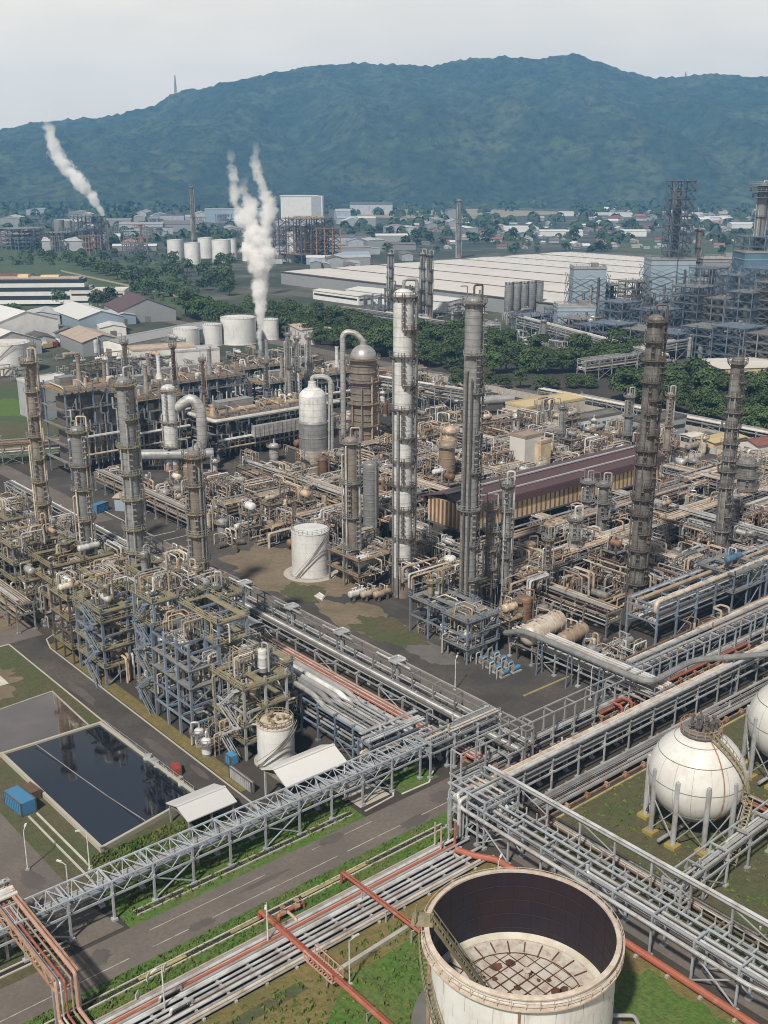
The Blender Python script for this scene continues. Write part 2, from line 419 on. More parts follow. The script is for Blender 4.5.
def drum(x, y, z, r, L, rz, m, label, auto=True, name='horizontal_drum', cat='drum', group=None, n=14):
    t = T(name, label, cat, (x, y, z), rz, group, auto)
    cz = r + .9
    prof = [(max(.02, r * math.sin(math.pi / 2 * i / 5)), -L / 2 - r * .5 * math.cos(math.pi / 2 * i / 5)) for i in range(6)]
    q = -L / 2
    while q < L / 2 - 2.4: prof += [(r, q + 2.1), (r * 1.03, q + 2.15), (r * 1.03, q + 2.3), (r, q + 2.35)]; q += 2.4
    prof += [(max(.02, r * math.cos(math.pi / 2 * i / 5)), L / 2 + r * .5 * math.sin(math.pi / 2 * i / 5)) for i in range(6)]
    MB().lathe(prof, n, (0, 0, cz), 'x').build('shell', m, t)
    for s in (-1, 1):
        MB().box(s * L * .3, 0, (cz - r * .55) / 2, .5, r * 1.7, cz - r * .55).build('saddle', 'dark_concrete', t)
    MB().pipe([(L * .2, 0, cz + r * .9), (L * .2, 0, cz + r + .9), (L * .2, r + 1, cz + r + .9), (L * .2, r + 1, .2)], .16, 6).build('nozzle_pipe', 'silver_pipe', t)
    for q in (-.3, -.1, .36): MB().lathe([(.22, r * .95), (.22, r + .45), (.36, r + .45), (.36, r + .6), (.02, r + .6)], 8, (L * q, 0, cz)).build('nozzle_flange', m, t)
    return t


def exchanger(x, y, z, L, r, rz, m, label, auto=True, group=None):
    t = T('heat_exchanger', label, 'heat exchanger', (x, y, z), rz, group, auto)
    cz = r + .7
    MB().lathe([(.02, -L / 2), (r, -L / 2), (r, L * .3), (r * 1.25, L * .3), (r * 1.25, L * .3 + .3), (r, L * .3 + .3), (r, L / 2 - .25)] + [(max(.02, r * math.cos(i * .314)), L / 2 - .25 + r * .35 * math.sin(i * .314)) for i in range(6)], 12, (0, 0, cz), 'x').build('shell', m, t)
    MB().lathe([(.02, -L / 2 - .5), (r * 1.2, -L / 2 - .5), (r * 1.2, -L / 2 - .02), (r, -L / 2 - .02)], 12, (0, 0, cz), 'x').build('channel_head', 'rusty_steel', t)
    for s in (-.3, .2): MB().box(L * s, 0, (cz - r * .5) / 2, .4, r * 1.6, cz - r * .5).build('saddle', 'dark_concrete', t)
    p = MB().pipe([(-L * .38, 0, cz + r * .9), (-L * .38, 0, cz + r + 1.1), (-L * .38, r + 1.2, cz + r + 1.1)], .2, 6)
    p.build('nozzle_pipe', 'tan_pipe', t)
    return t


def pipe_loop(x, y, z, rz, w, h, L, r, m, label, auto=True, n=6, name='pipe_loop'):
    """a few process lines that rise, cross and drop together"""
    t = T(name, label, 'pipe', (x, y, z), rz, None, auto)
    rnd = random.Random(int(x * 31 + y * 17))
    for k in range(n):
        o = (k - n / 2) * (r * 2 + .35); hh = h + rnd.uniform(-.6, .9); l2 = L * rnd.uniform(.6, 1)
        kind = rnd.random()
        if kind < .4: pts = [(-l2 / 2, o, 0), (-l2 / 2, o, hh), (l2 / 2, o, hh), (l2 / 2, o, 0)]
        elif kind < .7: pts = [(-l2 / 2, o, .5), (-l2 * .1, o, .5), (-l2 * .1, o, hh), (l2 / 2, o, hh), (l2 / 2, o + 2.5, hh), (l2 / 2, o + 2.5, 0)]
        else: pts = [(-L / 2, o, hh * .5), (0, o, hh * .5), (0, o, hh), (L / 2, o, hh), (L / 2, o, .1)]
        MB().pipe(pts, r * rnd.uniform(.55, 1.25), 6).build('pipe', rnd.choice(m), t)
    for q in (-.35, .35):
        sp = MB()
        for s in (-1, 1): sp.bar((L * q, s * n * (r + .2), 0), (L * q, s * n * (r + .2), h * .9), .16)
        sp.bar((L * q, -n * (r + .2), h * .5), (L * q, n * (r + .2), h * .5), .18)
        sp.build('support_frame', 'grey_steel', t)
    return t


PUMP = {}


def pump(x, y, rz, c, label):
    if c not in PUMP:
        t = T('pump', label, 'pump', (x, y, 0), rz, None, True)
        MB().box(0, 0, .2, 2.6, 1.2, .4).build('base', 'concrete', t)
        MB().lathe([(.02, -.2), (.5, -.2), (.5, 1.0), (.3, 1.1), (.3, 1.3), (.02, 1.3)], 10, (-.1, 0, .95), 'x').build('motor', c, t)
        MB().lathe([(.02, -.3), (.6, -.3), (.6, .2), (.25, .3), (.02, .3)], 10, (-.85, 0, .95), 'x').build('casing', 'grey_steel', t)
        MB().pipe([(-.85, 0, 1.4), (-.85, 0, 2.6), (-2.2, 0, 2.6), (-2.2, 0, .1)], .15, 6).build('pipe', 'silver_pipe', t)
        PUMP[c] = t
        return t
    return copy_tree(PUMP[c], (x, y, 0), rz, None, label)


def frame(x, y, sx, sy, levels, nx, ny, m, deck, label, rz=0.0, name='steel_structure', cat='structure', cw=.32, decks=None, brace=True,
          group=None, auto=False, rails=True, stair=False, solid=False, rail_m=None):
    t = T(name, label, cat, (x, y, 0), rz, group, auto)
    top = levels[-1] + 1.2
    cm = MB().box(0, 0, top / 2, cw, cw, top).mesh('column', m)
    X = [sx * i / (nx - 1) for i in range(nx)]; Y = [sy * j / (ny - 1) for j in range(ny)]
    for xx in X:
        for yy in Y:
            if 0 < xx < sx and 0 < yy < sy and nx * ny > 9 and (int(xx + yy) % 2): continue
            c = link('column', cm, t); c.location = (xx, yy, 0)
    rnd = random.Random(int(x * 11 + y * 3))
    for i, z in enumerate(levels):
        b = MB()
        for yy in Y: b.bar((0, yy, z - .2), (sx, yy, z - .2), cw * .8, .4)
        for xx in X: b.bar((xx, 0, z - .25), (xx, sy, z - .25), cw * .7, .35)
        b.build('beam_grid', m, t)
        if decks is None or i in decks:
            full = i == len(levels) - 1 or rnd.random() < .4
            x0, x1 = (0, sx) if full else ((0, sx * .55) if rnd.random() < .5 else (sx * .4, sx))
            wr = min(1.5, .28 * min(x1 - x0, sy)); d = MB()
            if solid: d.box((x0 + x1) / 2, sy / 2, z + .07, x1 - x0 + .9, sy + .9, .12)
            else:
                for yy in (wr / 2 - .45, sy + .45 - wr / 2): d.box((x0 + x1) / 2, yy, z + .07, x1 - x0 + .9, wr, .12)
                xs = [x0 - .45 + wr / 2, x1 + .45 - wr / 2] + ([(x0 + x1) / 2 + rnd.uniform(-1, 1)] if x1 - x0 > 7 else [])
                for xx in xs: d.box(xx, sy / 2, z + .07, wr, sy + .9 - 2 * wr, .12)
            d = d.build('deck', deck, t)
            if rails:
                e = .4
                MB().rail([(x0 - e, -e, z + .13), (x1 + e, -e, z + .13), (x1 + e, sy + e, z + .13), (x0 - e, sy + e, z + .13)], 1.1, .075, 2.2, True).build('handrail', rail_m or ('olive_rail' if deck == 'olive_deck' else m), d)
    if brace:
        zz = [0] + list(levels)
        for i in range(len(levels)):
            if i % 2 == 0 or len(levels) < 3:
                k = rnd.randrange(nx - 1)
                MB().bar((X[k], 0, zz[i]), (X[k + 1], 0, zz[i + 1] - .3), .18).build('brace', m, t); MB().bar((X[k], sy, zz[i + 1] - .3), (X[k + 1], sy, zz[i]), .18).build('brace', m, t)
            else:
                k = rnd.randrange(ny - 1)
                MB().bar((0, Y[k], zz[i + 1] - .3), (0, Y[k + 1], zz[i]), .18).build('brace', m, t); MB().bar((sx, Y[k], zz[i]), (sx, Y[k + 1], zz[i + 1] - .3), .18).build('brace', m, t)
    if stair:
        zz = [0] + list(levels); s = MB()
        for i in range(len(levels)):
            p, q = ((-1.0, .5), (-1.0, min(sy - .5, 5.5))) if i % 2 == 0 else ((-1.0, min(sy - .5, 5.5)), (-1.0, .5))
            for o in (0, -.9):
                s.bar((p[0] + o, p[1], zz[i]), (q[0] + o, q[1], zz[i + 1]), .12, .3); s.bar((p[0] + o, p[1], zz[i] + 1), (q[0] + o, q[1], zz[i + 1] + 1), .08)
            s.box(q[0] - .45, q[1], zz[i + 1], 1.2, 1.2, .1)
        s.build('stair', m, t)
    return t


def rack(x, y, L, rz, W, levels, label, m='pale_steel', pipes=8, pm=('silver_pipe', 'white_pipe', 'sand_pipe'), pr=(.1, .32), bay=6.0,
         truss=False, rail=False, group=None, auto=False, seed=0, brace=True, walkway=False, sparse=0.0, tray=True, cw=.3, name='pipe_rack', rise=0.0, loops=0):
    rnd = random.Random(seed + int(x * 5 + y * 9))
    t = T(name, label, 'pipe rack', (x, y, 0), rz, group, auto)
    nb = max(1, round(L / bay)); bay = L / nb
    top = levels[-1] + rise
    b = MB()
    for s in (0, W): b.box(0, s, top / 2, cw, cw, top)
    for z in levels: b.bar((0, -.35, z - .18), (0, W + .35, z - .18), cw * .9, .34)
    b.bar((0, 0, levels[0] - 1.6), (0, W * .3, levels[0] - .3), .14); b.bar((0, W, levels[0] - 1.6), (0, W * .7, levels[0] - .3), .14)
    if rise: b.bar((0, 0, top - .1), (0, W, top - .1), cw * .8)
    for s in (0, W): b.box(0, s, .2, .8, .8, .4)
    tm = b.mesh('trestle', m)
    for i in range(nb + 1):
        o = link('trestle', tm, t); o.location = (i * bay, 0, 0)
    for s in (0, W):
        q = MB()
        for z in levels: q.bar((0, s, z - .6), (L, s, z - .6), .2, .32)
        if rise: q.bar((0, s, top), (L, s, top), .24)
        q.build('stringer', m, t)
    if truss:
        for s in (0, W):
            q = MB(); z0, z1 = levels[-1] - .3, top; st = 1.9; n = int(L / st)
            for i in range(n):
                u = i * st
                q.bar((u, s, z0 if i % 2 else z1), (u + st, s, z1 if i % 2 else z0), .1)
            q.build('truss_web', m, t)
        q = MB(); n = int(L / 1.9)
        for i in range(n):
            u = i * 1.9; q.bar((u, 0, top), (u, W, top), .11)
            q.bar((u, 0 if i % 2 else W, top), (u + 1.9, W if i % 2 else 0, top), .1)
        q.build('top_lattice', m, t)
    if brace:
        for i in range(1, nb, 3):
            for s in (0, W):
                MB().bar((i * bay, s, .5), ((i + 1) * bay, s, levels[0] - .6), .16).build('brace', m, t); MB().bar(((i + 1) * bay, s + .01, .5), (i * bay, s + .01, levels[0] - .6), .15).build('brace', m, t)
    for z in levels:
        n = max(2, int(pipes)); used = 0.25
        for k in range(n):
            r = rnd.uniform(*pr) * (1.25 if rnd.random() < .15 else 1)
            yy = .3 + (W - .6) * (k + .5) / n + rnd.uniform(-.08, .08)
            if rnd.random() < sparse: continue
            a, e = 0.0, L
            if rnd.random() < .25: a = L * rnd.uniform(0, .5)
            if rnd.random() < .25: e = L * rnd.uniform(.55, 1)
            zc = z + r + .02
            pts = [(a, yy, zc)]
            if a > 0: pts = [(a, yy, zc + rnd.choice((-2, 1.5))), (a, yy, zc)]
            if loops and k >= n - loops and L > 30:
                u = L * rnd.uniform(.3, .6)
                pts += [(u, yy, zc), (u, yy, zc + 1.6), (u, yy + 2.2, zc + 1.6), (u + 3, yy + 2.2, zc + 1.6), (u + 3, yy, zc + 1.6), (u + 3, yy, zc)]
            pts.append((e, yy, zc))
            if e < L: pts.append((e, yy, zc + rnd.choice((-2.5, 1.2))))
            MB().pipe(pts, r, 7).build('pipe', rnd.choice(pm), t)
    if tray:
        q = MB(); zt = levels[-1] + 1.0
        q.box(L / 2, W - .5, zt, L, .7, .12); q.bar((0, W - .15, zt + .1), (L, W - .15, zt + .1), .08, .2); q.bar((0, W - .85, zt + .1), (L, W - .85, zt + .1), .08, .2)
        q.build('cable_tray', 'pale_steel', t)
    if walkway:
        d = MB().box(L / 2, -.55, levels[-1], L, .9, .1).build('walkway', 'grey_deck', t)
        MB().rail([(0, -1.0, levels[-1]), (L, -1.0, levels[-1])], 1.1, .1, 2).build('handrail', m, d)
    if rail:
        MB().rail([(0, 0, top), (L, 0, top)], 1.1, .1, 3).build('handrail', m, t)
    return t


# ------------------------------------------------------------------ generators: tanks, buildings, trees
def tank(x, y, r, h, label, m='tank_white', roof='tank_white', cone=.12, stair_a=None, auto=False, group=None, n=32, band=False):
    t = T('storage_tank', label, 'tank', (x, y, 0), 0, group, auto)
    prof = [(r, 0)]; k = max(3, int(h / 2.2))
    for i in range(k): prof += [(r, h * (i + 1) / k - .12), (r + .03, h * (i + 1) / k - .1), (r + .03, h * (i + 1) / k)]
    MB().lathe(prof, n).build('shell', m, t)
    MB().lathe([(r + .12, h - .1), (r + .12, h + .12), (r * .98, h + .14), (r * .5, h + r * cone * .6), (.05, h + r * cone)], n).build('roof', roof, t)
    MB().lathe([(r + .7, 0), (r + .7, .25), (r - .1, .3)], n).build('foundation', 'concrete', t)
    hr = MB().rail([((r - .1) * math.cos(a * math.pi / 12), (r - .1) * math.sin(a * math.pi / 12), h + .15) for a in range(24)], 1.0, .09, 9, True)
    hr.build('handrail', 'grey_steel', t)
    if stair_a is not None:
        a0, a1 = stair_a; s = MB(); N_ = 18
        for i in range(N_):
            u = a0 + (a1 - a0) * i / N_; v = a0 + (a1 - a0) * (i + 1) / N_
            for rr in (r + .1, r + .9): s.bar((rr * math.cos(u), rr * math.sin(u), h * i / N_ + .2), (rr * math.cos(v), rr * math.sin(v), h * (i + 1) / N_ + .2), .1, .3)
            s.bar(((r + .9) * math.cos(u), (r + .9) * math.sin(u), h * i / N_ + 1.2), ((r + .9) * math.cos(v), (r + .9) * math.sin(v), h * (i + 1) / N_ + 1.2), .09)
        s.build('stair', 'grey_steel', t)
    return t


def building(x, y, L, W, h, rz, wall, roof, label, pitch=.25, cat='building', name='warehouse', group=None, auto=False, windows=0, door=True, over=.5, open_sides=False):
    """L along local x (the ridge), W across, origin at the middle of the plan"""
    t = T(name, label, cat, (x, y, 0), rz, group, auto)
    a, b = L / 2, W / 2; rh = W / 2 * pitch
    if open_sides:
        for i in range(int(L / 4) + 1):
            for s in (-b, b): MB().box(-a + i * L / int(L / 4), s, h / 2, .3, .3, h).build('post', 'pale_steel', t)
        MB().box(0, 0, h - .3, L, W, .25).build('ceiling_frame', 'grey_steel', t)
    else:
        w = MB(); w.add([(-a, -b, 0), (a, -b, 0), (a, b, 0), (-a, b, 0), (-a, -b, h), (a, -b, h), (a, b, h), (-a, b, h), (-a, 0, h + rh), (a, 0, h + rh)],
                        [(0, 1, 5, 4), (2, 3, 7, 6), (1, 2, 6, 9, 5), (3, 0, 4, 8, 7)])
        w.build('wall', wall, t)
    r = MB()
    if pitch > 0:
        o = over; e = rh + .12; q = o * pitch
        for s in (-1, 1):
            v = [(-a - o, s * (b + o), h - q + .1), (a + o, s * (b + o), h - q + .1), (a + o, 0, h + e), (-a - o, 0, h + e)]
            v += [(p[0], p[1], p[2] + .18) for p in v]
            r.add(v, [(0, 1, 2, 3), (4, 5, 6, 7), (0, 1, 5, 4), (1, 2, 6, 5), (3, 0, 4, 7)])
        r.bar((-a - o, 0, h + e + .2), (a + o, 0, h + e + .2), .5, .15)
    else:
        r.box(0, 0, h + .2, L + .3, W + .3, .4)
        for s in (-1, 1): r.box(0, s * b, h + .7, L + .3, .3, .7); r.box(s * a, 0, h + .7, .3, W - .4, .7)
    r.build('roof', roof, t)
    for k in range(windows):
        z = h * (k + .6) / windows
        for s in (-1, 1):
            MB().box(0, s * (b + .04), z, L * .94, .12, min(1.5, h / windows * .45)).build('window', 'glass', t)
        MB().box(-a - .04, 0, z, .12, W * .85, min(1.5, h / windows * .45)).build('window', 'glass', t)
    if door and not open_sides:
        MB().box(-a - .05, 0, min(2, h * .35), .12, min(4, W * .35), min(4, h * .7)).build('door', 'dark_concrete', t)
    return t


def leaf_cloud(rnd, lobes, n, size, flat=.75):
    mb = MB()
    for i in range(n):
        c, r = lobes[rnd.randrange(len(lobes))]
        d = Vector((rnd.gauss(0, 1), rnd.gauss(0, 1), rnd.gauss(0, 1))).normalized()
        if d.z < -.45: d.z *= -.6
        p = Vector(c) + Vector((d.x, d.y, d.z * flat)) * r * rnd.uniform(.62, 1.08)
        nn = (d + Vector((rnd.uniform(-.7, .7), rnd.uniform(-.7, .7), rnd.uniform(-.2, .9)))).normalized()
        u = nn.cross(Vector((rnd.uniform(-1, 1), rnd.uniform(-1, 1), rnd.uniform(-1, 1)))).normalized(); v = nn.cross(u)
        s = size * rnd.uniform(.6, 1.3)
        mb.add([tuple(p + u * s * .5), tuple(p + v * s * .35 + nn * s * .1), tuple(p - u * s * .5), tuple(p - v * s * .35 + nn * s * .08)], [(0, 1, 2, 3)])
    return mb


TREES = {}


def tree_proto(key, seed, h, cr, n, size, m, label):
    rnd = random.Random(seed)
    t = T('broadleaf_tree', label, 'tree', (0, 0, 0), 0, None, True)
    k = MB(); th = h * .5
    k.pipe([(0, 0, 0), (rnd.uniform(-.2, .2), .1, th * .6), (rnd.uniform(-.4, .4), rnd.uniform(-.4, .4), th)], .28 * h / 12, 6)
    lobes = []
    for i in range(12):
        a = i * 2.4 + rnd.uniform(-.4, .4); rr = cr * (.55 if i else 0) * rnd.uniform(.8, 1.15)
        c = (rr * math.cos(a), rr * math.sin(a), h * (rnd.uniform(.3, .45) if i % 2 else rnd.uniform(.52, .78)) if i else h * .74)
        lobes.append((c, cr * rnd.uniform(.4, .56)))
        k.pipe([(0, 0, th * .7), (c[0] * .6, c[1] * .6, c[2] * .85)], .1 * h / 12, 4)
    k.build('trunk', 'bark', t)
    leaf_cloud(rnd, lobes, n, size).build('crown', m, t)
    TREES.setdefault(key, []).append(t)
    return t


TUSED = set()


def tree(key, x, y, s=1.0, label=None, sz=None):
    p = random.choice(TREES[key]); rz = random.uniform(0, 6.28)
    sc = (s, s, sz or s * random.uniform(.9, 1.12))
    if p.name not in TUSED:
        TUSED.add(p.name); KIDS[p.name] = [(c, list(c.children)) for c in p.children]
        p.location = (x, y, 0); p.rotation_euler = (0, 0, rz); p.scale = sc
        if label: p['label'] = label
        return p
    return copy_tree(p, (x, y, 0), rz, sc, label or p['label'])


# ================================================================== THE SETTING
def sheet(name, pts, z, m, kind='structure'):
    mb = MB(); mb.add([(p[0], p[1], z) for p in pts], [list(range(len(pts)))])
    o = mb.build(name, m); o['kind'] = kind; return o


def rect(name, x0, y0, x1, y1, z, m): return sheet(name, [(x0, y0), (x1, y0), (x1, y1), (x0, y1)], z, m)


def kerb(name, pts, w=.3, h=.13, m='concrete', closed=False):
    mb = MB(); P = pts + ([pts[0]] if closed else [])
    for a, b in zip(P, P[1:]): mb.bar((a[0], a[1], h / 2), (b[0], b[1], h / 2), w, h)
    o = mb.build(name, m); o['kind'] = 'structure'


def blob(name, cx, cy, rx, ry, z, m, seed=1):
    r_ = random.Random(seed); pts = []
    for i in range(56):
        a = 2 * math.pi * i / 56; k = .8 + .32 * noise.noise(Vector((math.cos(a) * 1.6, math.sin(a) * 1.6, seed))) + .22 * noise.noise(Vector((math.cos(a) * 6, math.sin(a) * 6, seed + 9)))
        pts.append((cx + rx * k * math.cos(a), cy + ry * k * math.sin(a)))
    return sheet(name, pts, z, m)


rect('ground', -4000, -4000, 12000, 12000, 0, 'far_land')
rect('plant_yard', 40, -40, 372, 470, .03, 'plant_soil')
# foreground bands, near to far
rect('dry_verge', 0, 40, 104, 97.5, .06, 'dry_grass'); rect('green_verge', 0, 93.4, 66, 95.2, .066, 'scrub')
sheet('grass_field', [(60, 40), (78, 60), (93, 92.5), (70.5, 91.5), (52, 79), (40, 60)], .075, 'mown_grass')
blob('grass_patch', 97.5, 58, 6.5, 16, .078, 'mown_grass', 8); blob('grass_patch', 101, 80, 3, 9, .079, 'mown_grass', 9)
rect('grass_strip', 0, 105.6, 108, 111.3, .06, 'mown_grass')
rect('grass_bank', 54, 118.7, 96, 131, .06, 'mown_grass'); rect('grass_bank', 0, 118.7, 44, 131, .061, 'scrub')
rect('grass_plot', 30, 131, 80, 232, .055, 'scrub')
rect('main_road', 0, 111.3, 131, 118.7, .07, 'asphalt')
rect('tarmac_yard', 131, 116.8, 162, 133, .07, 'dark_asphalt')
sheet('side_road', [(78.2, 131), (84.0, 131), (84.0, 222), (78.2, 222)], .075, 'dark_asphalt')
sheet('access_road', [(47, 119.5), (53.5, 119.5), (51.5, 128), (50, 240), (43.5, 240), (44, 126)], .075, 'asphalt')
rect('cross_road', 20, 222, 86, 229, .08, 'asphalt')
rect('dirt_lot', 20, 229, 86, 262, .065, 'bare_soil')
blob('dirt_patch', 63, 208, 15, 14, .07, 'bare_soil', 6); blob('dirt_patch', 72, 225, 9, 5, .069, 'bare_soil', 7)
rect('verge_strip', 84.6, 138, 87.2, 216, .07, 'dry_grass')
rect('concrete_pad', 59, 203, 70.5, 212, .085, 'pale_concrete')
rect('concrete_apron', 97, 121.2, 103.4, 128, .09, 'pale_concrete')
rect('grass_island', 105, 120, 113.5, 127, .08, 'mown_grass')
rect('grass_lane', 112.4, 128, 120.6, 156, .08, 'mown_grass')
rect('plant_road', 131.5, 131, 139.0, 262, .07, 'asphalt')
rect('inner_yard', 139.0, 131, 160, 262, .06, 'dark_asphalt')
blob('dry_patch', 152, 219, 15, 29, .075, 'bare_soil', 1); blob('dry_patch', 147, 182, 8, 17, .078, 'bare_soil', 2)
blob('mossy_patch', 147, 174, 7, 12, .084, 'scrub', 3); blob('mossy_patch', 146, 205, 6, 9, .084, 'scrub', 4); blob('wet_patch', 146.5, 158, 5, 9, .079, 'dark_concrete', 5)
rect('furnace_yard', 128, 262, 200, 345, .07, 'dark_asphalt')
rect('furnace_road', 131, 290, 137.5, 420, .085, 'asphalt')
rect('grass_edge', 129.8, 226, 131.2, 300, .085, 'mown_grass')
rect('sphere_lawn', 112, 40, 190, 98, .065, 'scrub')
rect('sphere_road', 106, 40, 112.4, 105, .085, 'asphalt')
rect('pump_yard', 162, 117, 250, 127, .07, 'dark_asphalt')
rect('lawn', 128, 372, 200, 520, .09, 'field_grass'); blob('lawn_patch', 158, 420, 22, 30, .1, 'scrub', 41); blob('lawn_patch', 176, 470, 18, 26, .11, 'mown_grass', 42)
rect('back_road', 344, 205, 360, 300, .07, 'asphalt')
sheet('tarmac_lot', [(318, 205), (344, 205), (372, 296), (345, 296)], .065, 'dark_asphalt')
rect('boundary_road', 372, 100, 384, 760, .09, 'asphalt')
rect('boundary_grass', 384, 200, 460, 760, .07, 'plant_soil')
for k, (x_, y_, a_, b_) in enumerate(((62, 113, 2.6, 1.1), (88, 117.5, 3, 1.2), (101, 112.6, 4, 1.3), (48, 116, 2.2, 1.6), (110, 115, 3, 2), (74, 115.4, 5, .6), (81, 160, 1.2, 6), (80, 190, 1.4, 7), (82.6, 148, .8, 4), (48, 138, 1.6, 4), (134, 150, 1.4, 6), (136, 180, 1.3, 9))): blob('road_patch', x_, y_, a_, b_, .088, 'patch_asphalt', 20 + k)
# painted lines
for a, b in ((20, 51), (54.5, 86), (88, 120)):
    rect('road_marking', a, 113.2, b, 113.36, .078, 'road_paint')
for i in range(0, 1): rect('road_marking', 55.8, 116.5, 75, 116.64, .078, 'road_paint')
rect('road_marking', 84, 117.0, 96, 117.14, .078, 'road_paint')
kerb('kerb', [(78.0, 131.5), (78.0, 222)], m='pale_concrete'); kerb('kerb', [(84.2, 131.5), (84.2, 214), (85.5, 219), (90, 222)], m='pale_concrete')
kerb('kerb', [(20, 221.8), (78, 221.8)], m='pale_concrete')
kerb('kerb', [(131.3, 131), (131.3, 262)]); kerb('kerb', [(139.2, 134), (139.2, 200)], m='pale_concrete')
kerb('kerb', [(97, 120), (103.5, 120.5), (104.8, 122), (105, 127)], m='pale_concrete'); kerb('kerb', [(105, 120), (111, 119.8), (114, 122)], m='pale_concrete')
kerb('kerb', [(147, 131.2), (162, 131.2)], .5, .2, 'yellow_kerb'); kerb('kerb', [(162, 116.8), (150, 116.8)], .5, .2, 'yellow_kerb')
kerb('kerb', [(139, 262.4), (160, 262.4), (161, 300)], m='pale_concrete'); kerb('kerb', [(139.2, 300), (139.2, 268), (146, 268)], m='pale_concrete')
kerb('kerb', [(146, 290), (158, 290), (158, 268)], m='pale_concrete')
kerb('kerb', [(118.5, 98.3), (190, 98.3)], .35, .3, 'yellow_kerb')
kerb('kerb', [(60, 43), (95, 94.5), (70, 93.3)], .6, .5, 'concrete')


kerb('drain_kerb', [(54.6, 131), (54.2, 154)], .3, .25, 'pale_concrete'); kerb('drain_kerb', [(56.0, 131), (55.6, 154)], .3, .25, 'pale_concrete')


def ditch(x0, x1, y):
    mb = MB()
    for s in (-.55, .55): mb.box((x0 + x1) / 2, y + s, .12, x1 - x0, .22, .25)
    o = mb.build('drain_kerb', 'pale_concrete'); o['kind'] = 'structure'
    rect('drain_bed', x0, y - .44, x1, y + .44, .1, 'dark_gap')


ditch(20, 104, 108.7); ditch(20, 46, 121.2); ditch(56, 95, 121.0)
for x0, x1 in ((50, 57), (64, 70), (76, 88)):
    struct('drain_cover', MB().box((x0 + x1) / 2, 108.7, .27, x1 - x0, .5, .06), 'yellow_kerb')

# grass tufts and scrub along the verges
rnd = random.Random(3)
tf = MB()
for n_, (x0, x1, y0, y1), s_ in ((2400, (36, 104, 105.7, 111.2), .22), (2600, (40, 92, 60, 96), .32), (1200, (40, 96, 119.9, 130), .32), (900, (56, 78, 131, 137), .4), (1500, (118, 190, 60, 98), .32), (500, (112.5, 120.5, 128, 156), .4)):
    for _ in range(n_):
        x, y = rnd.uniform(x0, x1), rnd.uniform(y0, y1); s = s_ * rnd.uniform(.5, 1.5)
        if 46 < x < 54 and y > 119: continue
        for k in range(2):
            a = rnd.uniform(0, 3.14); c, d = math.cos(a) * s, math.sin(a) * s
            tf.add([(x - c, y - d, .05), (x + c, y + d, .05), (x + c * .5 + d * .4, y + d * .5, s * .9), (x - c * .6, y - d * .6 + c * .3, s * 1.1)], [(0, 1, 2, 3)])
tf = struct('grass_tufts', tf, 'tuft', 'stuff')

# hills: a real ridge 5 km off
SKY = [(-260, 140), (-120, 136), (0, 131), (45, 122), (100, 118), (160, 107), (175, 95), (215, 88), (255, 79), (300, 71), (330, 67), (375, 66), (430, 68), (470, 61), (500, 60), (535, 62), (570, 57), (600, 67), (625, 76), (650, 80), (700, 77), (735, 78), (768, 81), (900, 92), (1060, 110)]


def sky_y(px):
    for (a, b), (c, d) in zip(SKY, SKY[1:]):
        if a <= px <= c: return b + (d - b) * (px - a) / (c - a)
    return SKY[0][1] if px < 0 else SKY[-1][1]


hb = MB(); NU, NV = 440, 120; V0, V1, VR = 3250.0, 6000.0, 5000.0
for j in range(NV + 1):
    v = V0 + (V1 - V0) * j / NV
    for i in range(NU + 1):
        u = (-3000 + 6000 * i / NU) * (v / VR)
        px = 384 + 1133 * u / v
        top = H + (172 - sky_y(px)) / 1188 * VR
        t = (v - V0) / (VR - V0)
        if t < 1:
            s = .10 * min(1, t * 3) + .9 * (t ** 1.35)
        else: s = 1 - (t - 1) * .5
        p = Vector((u / 900, v / 900, 0))
        ridge = 1 - abs(noise.noise(Vector((u / 420 + v / 1900, v / 1500, 3)))) * 2
        g = noise.fractal(p * 1.7, 1, 2, 5) * 120 + (ridge - .35) * 210
        z = top * s + g * min(1, t * 2.2) * max(0, 1 - max(0, t - .2) / .72) + noise.noise(Vector((u / 24, v / 24, 1))) * 13 * min(1, t * 8) + noise.noise(Vector((u / 75, v / 75, 5))) * 11 * min(1, t * 8)
        z = z if t > 0 else -6
        hb.v.append((FW[0] / math.hypot(FW[0], FW[1]) * v + RT[0] * u, FW[1] / math.hypot(FW[0], FW[1]) * v + RT[1] * u, max(z, -6)))
for j in range(NV):
    for i in range(NU):
        a = j * (NU + 1) + i
        hb.f.append([a, a + 1, a + NU + 2, a + NU + 1]); hb.sm.append(True); hb.mi.append(0)
struct('hills', hb, 'forest')

# ================================================================== FOREGROUND THINGS
landmark('the open tank', 93, 71); landmark('the pond', 68, 156); landmark('the main road', 75, 115); landmark('the sphere tanks', 136, 84)
landmark('the white column', 164, 188); landmark('the tall grey column', 163.5, 164); landmark('the brown topped shed', 238, 205)
landmark('the small white tank', 156, 215); landmark('the furnace block', 200, 335); landmark('the domed reactor', 249, 308)
landmark('the white dome reactor', 218, 297); landmark('the dark lattice column', 199, 144); landmark('the dark outer column', 237.6, 147)
landmark('the rusty roofed tank', 95, 143); landmark('the tree belt', 398, 450); landmark('the steam stack', 325, 489)
landmark('the four column row', 102, 225); landmark('the green lawn', 180, 430)

